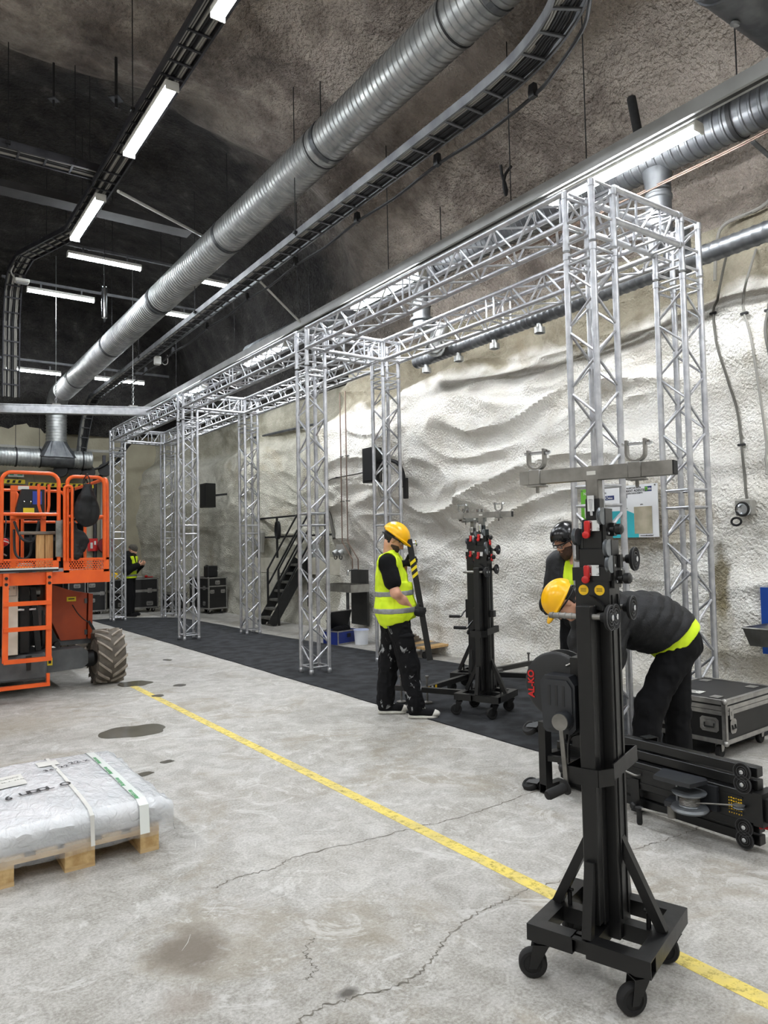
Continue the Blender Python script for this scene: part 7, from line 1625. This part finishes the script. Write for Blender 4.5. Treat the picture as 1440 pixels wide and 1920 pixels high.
patch_('logo_print', [(0.85, 0.86), (0.935, 0.86), (0.935, 0.955), (0.85, 0.955)], nb_); patch_('logo_green', [(0.853, 0.87), (0.885, 0.87), (0.885, 0.945), (0.853, 0.945)], gr_, 0.002)
patch_('label_print', [(0.34, 0.745), (0.46, 0.745), (0.46, 0.83), (0.34, 0.83)], nb_); patch_('label_print', [(0.54, 0.755), (0.63, 0.755), (0.63, 0.83), (0.54, 0.83)], mat('print_grey', (120, 122, 126), rough=0.4)); patch_('label_print', [(0.26, 0.73), (0.30, 0.73), (0.30, 0.81), (0.26, 0.81)], mat('print_orange', (214, 84, 50), rough=0.4))
patch_('paper_print', [(0.05, 0.42), (0.16, 0.42), (0.16, 0.7), (0.05, 0.7)], white, 0.002)
Rb = basis((0, -1, 0), (0, 0, 1))
for (s_, sz, u, v, mt_) in (('NÄIN', 0.05, 0.04, 0.88, white), ('HENKI ALUEITTAIN MYÖS', 0.022, 0.555, 0.93, cableb), ('HUMANT ADENTEET', 0.036, 0.555, 0.87, cableb), ('JA MUITA SAA TURVA OHJEITA', 0.02, 0.555, 0.83, cableb), ('SUOJIN', 0.03, 0.26, 0.87, cableb), ('alue', 0.034, 0.385, 0.765, white), ('alue', 0.03, 0.55, 0.77, white), ('paikka', 0.014, 0.79, 0.615, cableb), ('www.turvallisestitoihin.fi', 0.016, 0.78, 0.025, cableb), ('hkt', 0.036, 0.888, 0.885, white), ('pois', 0.018, 0.60, 0.55, cableb)):
    text('lettering', s_, sz, mt_, bd, pb(u, v, -0.0028), Rb, bold=0.0006)
MB().tube([(-0.0095, -(0.365+0.016*math.cos(a))*Wb, (0.787+0.024*math.sin(a))*Hb) for a in [2*PI*j/14 for j in range(14)]], 0.0025, 5, closed=True).obj('ring_print', white, bd)
for u, v in ((0.02, 0.97), (0.975, 0.97)): MB().ball(pb(u, v), 0.009, 8, 6).obj('fixing', steel, bd)
# sink with blue board
ss = mat('stainless', (168, 166, 160), (138, 136, 130), rough=0.28, metal=0.85, scale=7)
sk = thing('wash_basin', 'stainless steel wash basin fixed to the wall at the right edge', 'sink', (6.42, 3.35, 0.64)); wb_x = wall_x(3.4, 0.8)-6.42
m = MB(); o_, i_ = [], []
for (z, dx, dy, io) in ((0.17, 0.0, 0.0, 0), (0.0, 0.05, 0.04, 0)):
    pass
def rr4(x0, x1, y0, y1, z): return [Vector((x0, y0, z)), Vector((x1, y0, z)), Vector((x1, y1, z)), Vector((x0, y1, z))]
L0, L1 = rr4(0, 0.45, -0.45, 0.22, 0.155), rr4(0.04, 0.42, -0.41, 0.18, 0.0); L2, L3 = rr4(0.02, 0.43, -0.43, 0.2, 0.16), rr4(0.06, 0.40, -0.39, 0.16, 0.02)
m.grid([L1, L0, L2, L3], smooth=False, closed=True); m.add(L1, [(3, 2, 1, 0)]); m.add(L3, [(0, 1, 2, 3)]); m.obj('basin', ss, sk)
MB().tube(rr4(0.0, 0.45, -0.45, 0.22, 0.158), 0.011, 6, closed=True).obj('rim', ss, sk); MB().box((0.44, -0.2, 0.28), (0.02, 0.36, 0.26), bev=0.008).obj('splash_plate', steel, sk)
MB().tube(spline([(0.43, -0.18, 0.36), (0.3, -0.18, 0.4), (0.22, -0.18, 0.36), (0.22, -0.18, 0.3)], 5), 0.014, 8).obj('tap', white, sk); MB().box((0.25, -0.1, 0.07), (0.4, 0.04, 0.04)).obj('bracket', steel, sk)
bl = MB().box((0, 0, 0), (0.015, 0.85, 0.62)).obj('blue_board', mat('blue_board', (24, 74, 160), (20, 66, 148), rough=0.45), loc=(min(wall_x(2.8+0.1*q, 0.6+0.1*j) for q in range(9) for j in range(6))-0.012, 3.2, 0.83)); tag(bl, 'blue panel behind the wash basin', 'panel')
# wash trough, boxes, dolly by the middle tower
t = thing('wash_trough', 'steel wash trough with grey pipework against the rock wall behind the man', 'sink', (6.85, 10.65, 0.0)); MB().box((0.1, 0.02, 0.72), (0.04, 0.5, 0.95)).obj('back_panel', mat('dark_panel', (52, 52, 50), (40, 40, 39), rough=0.5), t)
m = MB(); m.box((-0.15, 0.05, 0.84), (0.36, 0.85, 0.02)); [m.box(c, d) for c, d in (((-0.33, 0.05, 0.90), (0.012, 0.85, 0.12)), ((0.03, 0.05, 0.90), (0.012, 0.85, 0.12)), ((-0.15, -0.37, 0.90), (0.36, 0.012, 0.12)), ((-0.15, 0.47, 0.90), (0.36, 0.012, 0.12)))]; m.obj('trough', ss, t)
MB().tube(spline([(-0.1, 0.1, 0.84), (-0.1, 0.1, 0.5), (-0.08, 0.12, 0.42), (-0.02, 0.22, 0.34), (0.0, 0.24, 0.02)], 5), 0.028, 10).obj('waste_pipe', zincdk, t); MB().tube(spline([(0.05, 0, 1.2), (-0.05, 0, 1.2), (-0.14, 0, 1.18), (-0.16, 0, 1.1)], 4), 0.016, 8).obj('tap', chrome, t)
bluem = mat('blue_case', (34, 54, 132), (28, 44, 112), rough=0.45)
tb = thing('tool_box', 'open blue tool box with aluminium edges on the concrete by the wall', 'tool box', (6.42, 10.45, 0.0), 0.25)
m = MB(); [m.box(c, d) for c, d in (((0, 0, 0.012), (0.5, 0.34, 0.024)), ((-0.245, 0, 0.11), (0.012, 0.34, 0.22)), ((0.245, 0, 0.11), (0.012, 0.34, 0.22)), ((0, -0.165, 0.11), (0.5, 0.012, 0.22)), ((0, 0.165, 0.11), (0.5, 0.012, 0.22)))]; m.obj('box', bluem, tb)
m = MB(); [m.box(c, d) for c, d in (((0, -0.172, 0.215), (0.51, 0.006, 0.02)), ((0, -0.172, 0.012), (0.51, 0.006, 0.02)), ((-0.252, 0, 0.215), (0.006, 0.35, 0.02)), ((-0.25, -0.172, 0.11), (0.02, 0.008, 0.22)), ((0.25, -0.172, 0.11), (0.02, 0.008, 0.22)), ((0, 0.172, 0.215), (0.51, 0.006, 0.02)))]; m.obj('edge_trim', casealu, tb); MB().box((0.0, -0.178, 0.14), (0.08, 0.01, 0.06)).obj('latch', cableb, tb)
m = MB(); m.box((0, 0, 0.17), (0.5, 0.014, 0.34)); o = m.obj('lid', blackm, tb, (0.1, 0.20, 0.2), (0.35, 0, 0)); MB().tube([(-0.25, 0, 0), (0.25, 0, 0), (0.25, 0, 0.34), (-0.25, 0, 0.34)], 0.009, 6, closed=True).obj('edge_trim', casealu, o)
cl_ = sdf_obj('work_cloth', wrinkle(field([('e', (0, 0, 0), (0.16, 0.1, 0.07)), ('e', (0.08, 0.02, 0.03), (0.07, 0.06, 0.05))], 0.04), 0.015, 18, 3), (-0.2, -0.14, -0.1), (0.2, 0.14, 0.12), 0.01, blackcl, None); cl_.location = (6.44, 10.46, 0.215); tag(cl_, 'dark cloth heaped in the blue tool box', 'cloth')
m = MB(); m.tube([(0, 0, 0), (-0.05, 0, 0.14)], 0.014, 8); m.tube([(-0.05, 0, 0.14), (-0.08, 0, 0.22)], 0.02, 8); tag(m.obj('brush_handle', cableb, loc=(6.26, 10.5, 0.17)), 'black tool handle poking up out of the blue tool box', 'tool')
bk = thing('plastic_bucket', 'white plastic bucket beside the blue tool box', 'bucket', (6.58, 10.08, 0.0)); MB().lathe([(0.0, 0.0), (0.105, 0.0), (0.12, 0.22), (0.126, 0.222), (0.126, 0.24), (0.115, 0.24), (0.10, 0.02), (0.0, 0.02)], n=26).obj('pail', mat('white_plastic', (226, 230, 236), (214, 219, 228), rough=0.4), bk); MB().lathe([(0.0, 0.245), (0.128, 0.245), (0.128, 0.232)], n=26).obj('lid', mat('pale_blue_plastic', (196, 206, 238), rough=0.4), bk)
dl = thing('wooden_dolly', 'wooden furniture dolly on casters by the foot of the rock wall', 'dolly', (6.62, 8.5, 0.0), 0.15)
for k in range(4): MB().box((0.0, -0.27+0.18*k, 0.15), (0.66, 0.165, 0.03), Matrix.Rotation(0.01*(k % 2), 3, 'X')).obj('board', oldw if k % 2 else pinew, dl)
for x in (-0.25, 0.25):
    for y in (-0.24, 0.24): m = MB(); m.prism([(-0.04, 0), (0.03, 0), (-0.01, -0.08), (-0.04, -0.08)], (x, y-0.02, 0.134), (1, 0, 0), (0, 0, 1), (0, 1, 0), 0.04); f = m.obj('caster_fork', zinc, dl); MB().lathe([(0.008, -0.014), (0.05, -0.014), (0.05, 0.014), (0.008, 0.014)], (x-0.02, y-0.05, 0.0505), (0, 1, 0), 18).obj('wheel', rubber, f)
for k in range(3): m = MB(); m.box((0, 0, 0), (0.5, 0.1, 0.03)); o = m.obj('plank', oldw, loc=(6.55, 8.75-0.03*k, 0.185+0.032*k), rot=(0, 0, 0.3+0.25*k)); tag(o, ('lowest', 'middle', 'topmost')[k]+' of the short rough planks on the dolly end', 'plank', 'rough planks on the dolly')
t = thing('gooseneck_stand', 'black gooseneck arm with clamp and cable loops on the rock wall', 'arm', (min(wall_x(8.9+0.1*q, 2.3+0.1*j) for q in range(9) for j in range(8))-0.02, 9.05, 2.5)); MB().tube(spline([(0, 0, 0), (-0.02, 0, 0.2), (-0.06, 0.06, 0.36), (-0.1, 0.25, 0.44), (-0.1, 0.6, 0.44)], 6), 0.03, 10).obj('arm', cableb, t); MB().box((0, -0.03, -0.02), (0.05, 0.09, 0.32), bev=0.008).obj('clamp', blackm, t); MB().cyl((0, 0.0, 0.0), (0, 0.12, 0.02), 0.012, 8).obj('knob_stem', cableb, t); MB().ball((0, 0.13, 0.02), 0.022, 10, 8).obj('knob', cableb, t)
for k in range(3): MB().tube([(-0.09, 0.42+0.03*k+0.10*math.cos(a), 0.17-0.05*k+0.2*math.sin(a)) for a in [2*PI*j/20 for j in range(20)]], 0.006, 6, closed=True).obj('cable_loop', cabled, t)
t = thing('wall_speaker', 'flat black loudspeaker hanging on the rock wall behind the rear middle tower', 'loudspeaker', (min(wall_x(9.72+0.1*q, 2.6+0.1*j) for q in (-1, 0, 1) for j in range(7))-0.16, 9.72, 2.9)); MB().prism([(-0.1, -0.15), (0.1, -0.12), (0.1, 0.12), (-0.1, 0.15)], (0, 0, -0.28), (1, 0, 0), (0, 1, 0), (0, 0, 1), 0.56).obj('cabinet', blackm, t); MB().box((-0.104, 0, 0), (0.01, 0.25, 0.5)).obj('grille', cableb, t); MB().bar((0.1, 0, 0), (0.35, 0, 0), 0.04, 0.04).obj('bracket', cableb, t)
t = thing('wall_speaker', 'black loudspeaker high on the far rock wall behind the second tower', 'loudspeaker', (6.95, 17.6, 2.95)); MB().prism([(-0.14, -0.2), (0.14, -0.15), (0.14, 0.15), (-0.14, 0.2)], (0, 0, -0.3), (1, 0, 0), (0, 1, 0), (0, 0, 1), 0.6).obj('cabinet', blackm, t); MB().box((-0.144, 0, 0), (0.01, 0.35, 0.52)).obj('grille', cableb, t); MB().bar((0.1, 0, 0), (0.5, 0, 0.05), 0.05, 0.05).obj('bracket', cableb, t)
t = thing('phone_box', 'slim pale box tilted on the far rock wall above the tall flight case', 'box', tuple(wp_(15.9, 1.75, 0.2))); MB().box((0, 0, 0), (0.1, 0.22, 0.5), Matrix.Rotation(0.15, 3, 'X'), bev=0.02).obj('case', cablew, t); MB().ball((-0.06, 0.03, 0.08), 0.05, 12, 8).obj('knob', white, t)
t = thing('gauge_cluster', 'small rusty pipe fitting on the niche wall', 'fitting', (8.05, 15.6, 3.2)); MB().cyl((0, -0.3, 0), (0, 0.3, 0), 0.02, 8).obj('pipe', steel, t); MB().lathe([(0.03, 0), (0.05, 0.02), (0.05, 0.1), (0.02, 0.16)], (0, 0.22, 0.0), (0, 0, 1), 12).obj('valve', cablew, t); MB().cyl((0, 0, 0), (0.4, 0, 0), 0.015, 8).obj('stub', steel, t)
m = MB(); m.cyl((0, 0, 0), (0, 3.2, 0.12), 0.03, 8); tag(m.obj('wall_pipe', zincdk, loc=(7.75, 13.4, 4.22)), 'horizontal grey pipe across the top of the niche', 'pipe')
# ------------------------------------------------------------------ far wall fittings
def hazard(x0, x1, z, label):
    t = thing('hazard_bar', label, 'sign', (x0, 20.6, z)); L = x1-x0; MB().box((L/2, 0, 0), (L, 0.03, 0.11)).obj('bar', warn, t); n_ = int(L/0.13); m = MB()
    for k in range(n_): m.prism([(0, -0.035), (0.065, -0.035), (0.085, 0.035), (0.02, 0.035)], (k*0.13+0.02, -0.016, 0), (1, 0, 0), (0, 0, 1), (0, -1, 0), 0.002)
    m.obj('stripe', cableb, t)['kind'] = 'stuff'
    for x in (0.1*L, 0.9*L): MB().cyl((x, 0, 0.05), (x, 0.31, 0.3), 0.008, 6).obj('chain', steel, t)
hazard(1.6, 3.22, 3.42, 'yellow and black striped height bar above the dark bay, left piece'); hazard(3.30, 4.9, 3.36, 'yellow and black striped height bar above the dark bay, right piece')
ex = thing('exit_sign', 'small green and white exit sign above the striped bars', 'sign', (3.0, 20.55, 3.62)); MB().box((0, 0, 0), (0.36, 0.05, 0.17)).obj('box', white, ex); MB().box((0, 0.19, 0.04), (0.06, 0.34, 0.03)).obj('bracket', white, ex); m = MB(); m.box((-0.1, -0.027, 0.0), (0.1, 0.004, 0.1)); m.box((0.09, -0.027, 0), (0.12, 0.004, 0.1)); m.obj('green_print', mat('exit_green', (40, 150, 110), rough=0.4), ex)
m = MB(); m.bar((-0.02, -0.03, -0.05), (0.01, -0.03, 0.03), 0.02, 0.004, (0, 1, 0)); m.ball((0.02, -0.03, 0.05), 0.014, 8, 6, sc=(1, 0.2, 1)); m.bar((-0.02, -0.03, 0.01), (0.04, -0.03, 0.0), 0.012, 0.004, (0, 1, 0)); m.obj('running_figure', white, ex)
for k, x in enumerate((4.02, 4.36, 4.70, 5.12)):
    t = thing('hose_reel', ('first', 'second', 'third', 'fourth')[k]+' dark round hose reel in the row under the far duct, counted from the left', 'hose reel', (x, 20.3, 3.72 if k < 3 else 3.78), 0, 'hose reels under the far duct')
    MB().lathe([(0.06, -0.1), (0.17, -0.1), (0.17, -0.07), (0.1, -0.06), (0.1, 0.06), (0.17, 0.07), (0.17, 0.1), (0.06, 0.1)], (0, 0, 0), (0.3, 1, 0), 24).obj('drum', blackm, t); MB().lathe([(0.101, -0.055), (0.13, -0.03), (0.13, 0.03), (0.101, 0.055)], (0, 0, 0), (0.3, 1, 0), 20).obj('wound_hose', rubber, t); MB().box((0, 0.08, 0.2), (0.08, 0.05, 0.4)).obj('hanger', darktray, t)
m = MB(); m.box((0, 0, 0), (4.2, 0.06, 0.07)); tag(m.obj('support_rail', cablew, loc=(3.6, 20.62, 4.32)), 'pale horizontal rail on the far wall behind the duct', 'rail')
for k, (pts, lb_) in enumerate((([(5.0, 20.4, 3.6), (5.35, 20.3, 3.9), (5.7, 20.0, 4.5), (6.1, 19.6, 4.9)], 'thick black hose curving up beside the far left tower'), ([(4.2, 20.3, 3.75), (4.9, 20.2, 3.8), (5.4, 20.1, 4.2), (5.6, 20.0, 4.6)], 'black hose looping across the far wall'))):
    tag(MB().tube(spline(pts, 8), 0.045 if k == 0 else 0.03, 10).obj('hose', cableb, None), lb_, 'hose')
for k, (x, r_) in enumerate(((4.98, 0.05), (5.16, 0.035))): tag(MB().cyl((0, 0, 0), (0, 0, 3.6), r_, 10).obj('wall_pipe', (darktray, cablew)[k], loc=(x, 20.78, 0.0)), ('dark vertical pipe on the far wall right of the bay', 'pale vertical pipe on the far wall right of the bay')[k], 'pipe')
fx = thing('fire_sign', 'small red fire equipment sign on the far wall', 'sign', (4.9, 20.70, 1.78)); MB().box((0, 0, 0), (0.26, 0.02, 0.34)).obj('plate', red, fx); m = MB(); m.box((-0.03, -0.012, -0.02), (0.06, 0.003, 0.16)); m.box((0.06, -0.012, 0.05), (0.05, 0.003, 0.1)); m.obj('symbol', white, fx)
hr = thing('hose_cabinet', 'dark red round fire hose reel behind the orange platform rails', 'hose reel', (5.2, 20.5, 1.75)); MB().lathe([(0.0, -0.1), (0.21, -0.1), (0.21, 0.1), (0.0, 0.1)], (0, 0, 0), (0, 1, 0), 30).obj('drum', mat('dark_red', (122, 18, 28), (104, 14, 22), rough=0.4), hr); MB().box((0, 0.2, 0), (0.1, 0.25, 0.1)).obj('bracket', red, hr)
for k in range(4):
    t = thing('storage_shelf', 'dark shelf in the bay, number %d from the floor' % (k+1), 'shelf', (2.9, 22.6, 0.5+0.75*k)); MB().box((0, 0, 0), (3.0, 0.6, 0.05)).obj('board', darktray, t); MB().box((0, -0.3, -0.03), (3.0, 0.03, 0.08)).obj('front_rail', darktray, t)
    t['label'] = ('lowest', 'second lowest', 'second highest', 'highest')[k]+' dark shelf at the back of the bay'
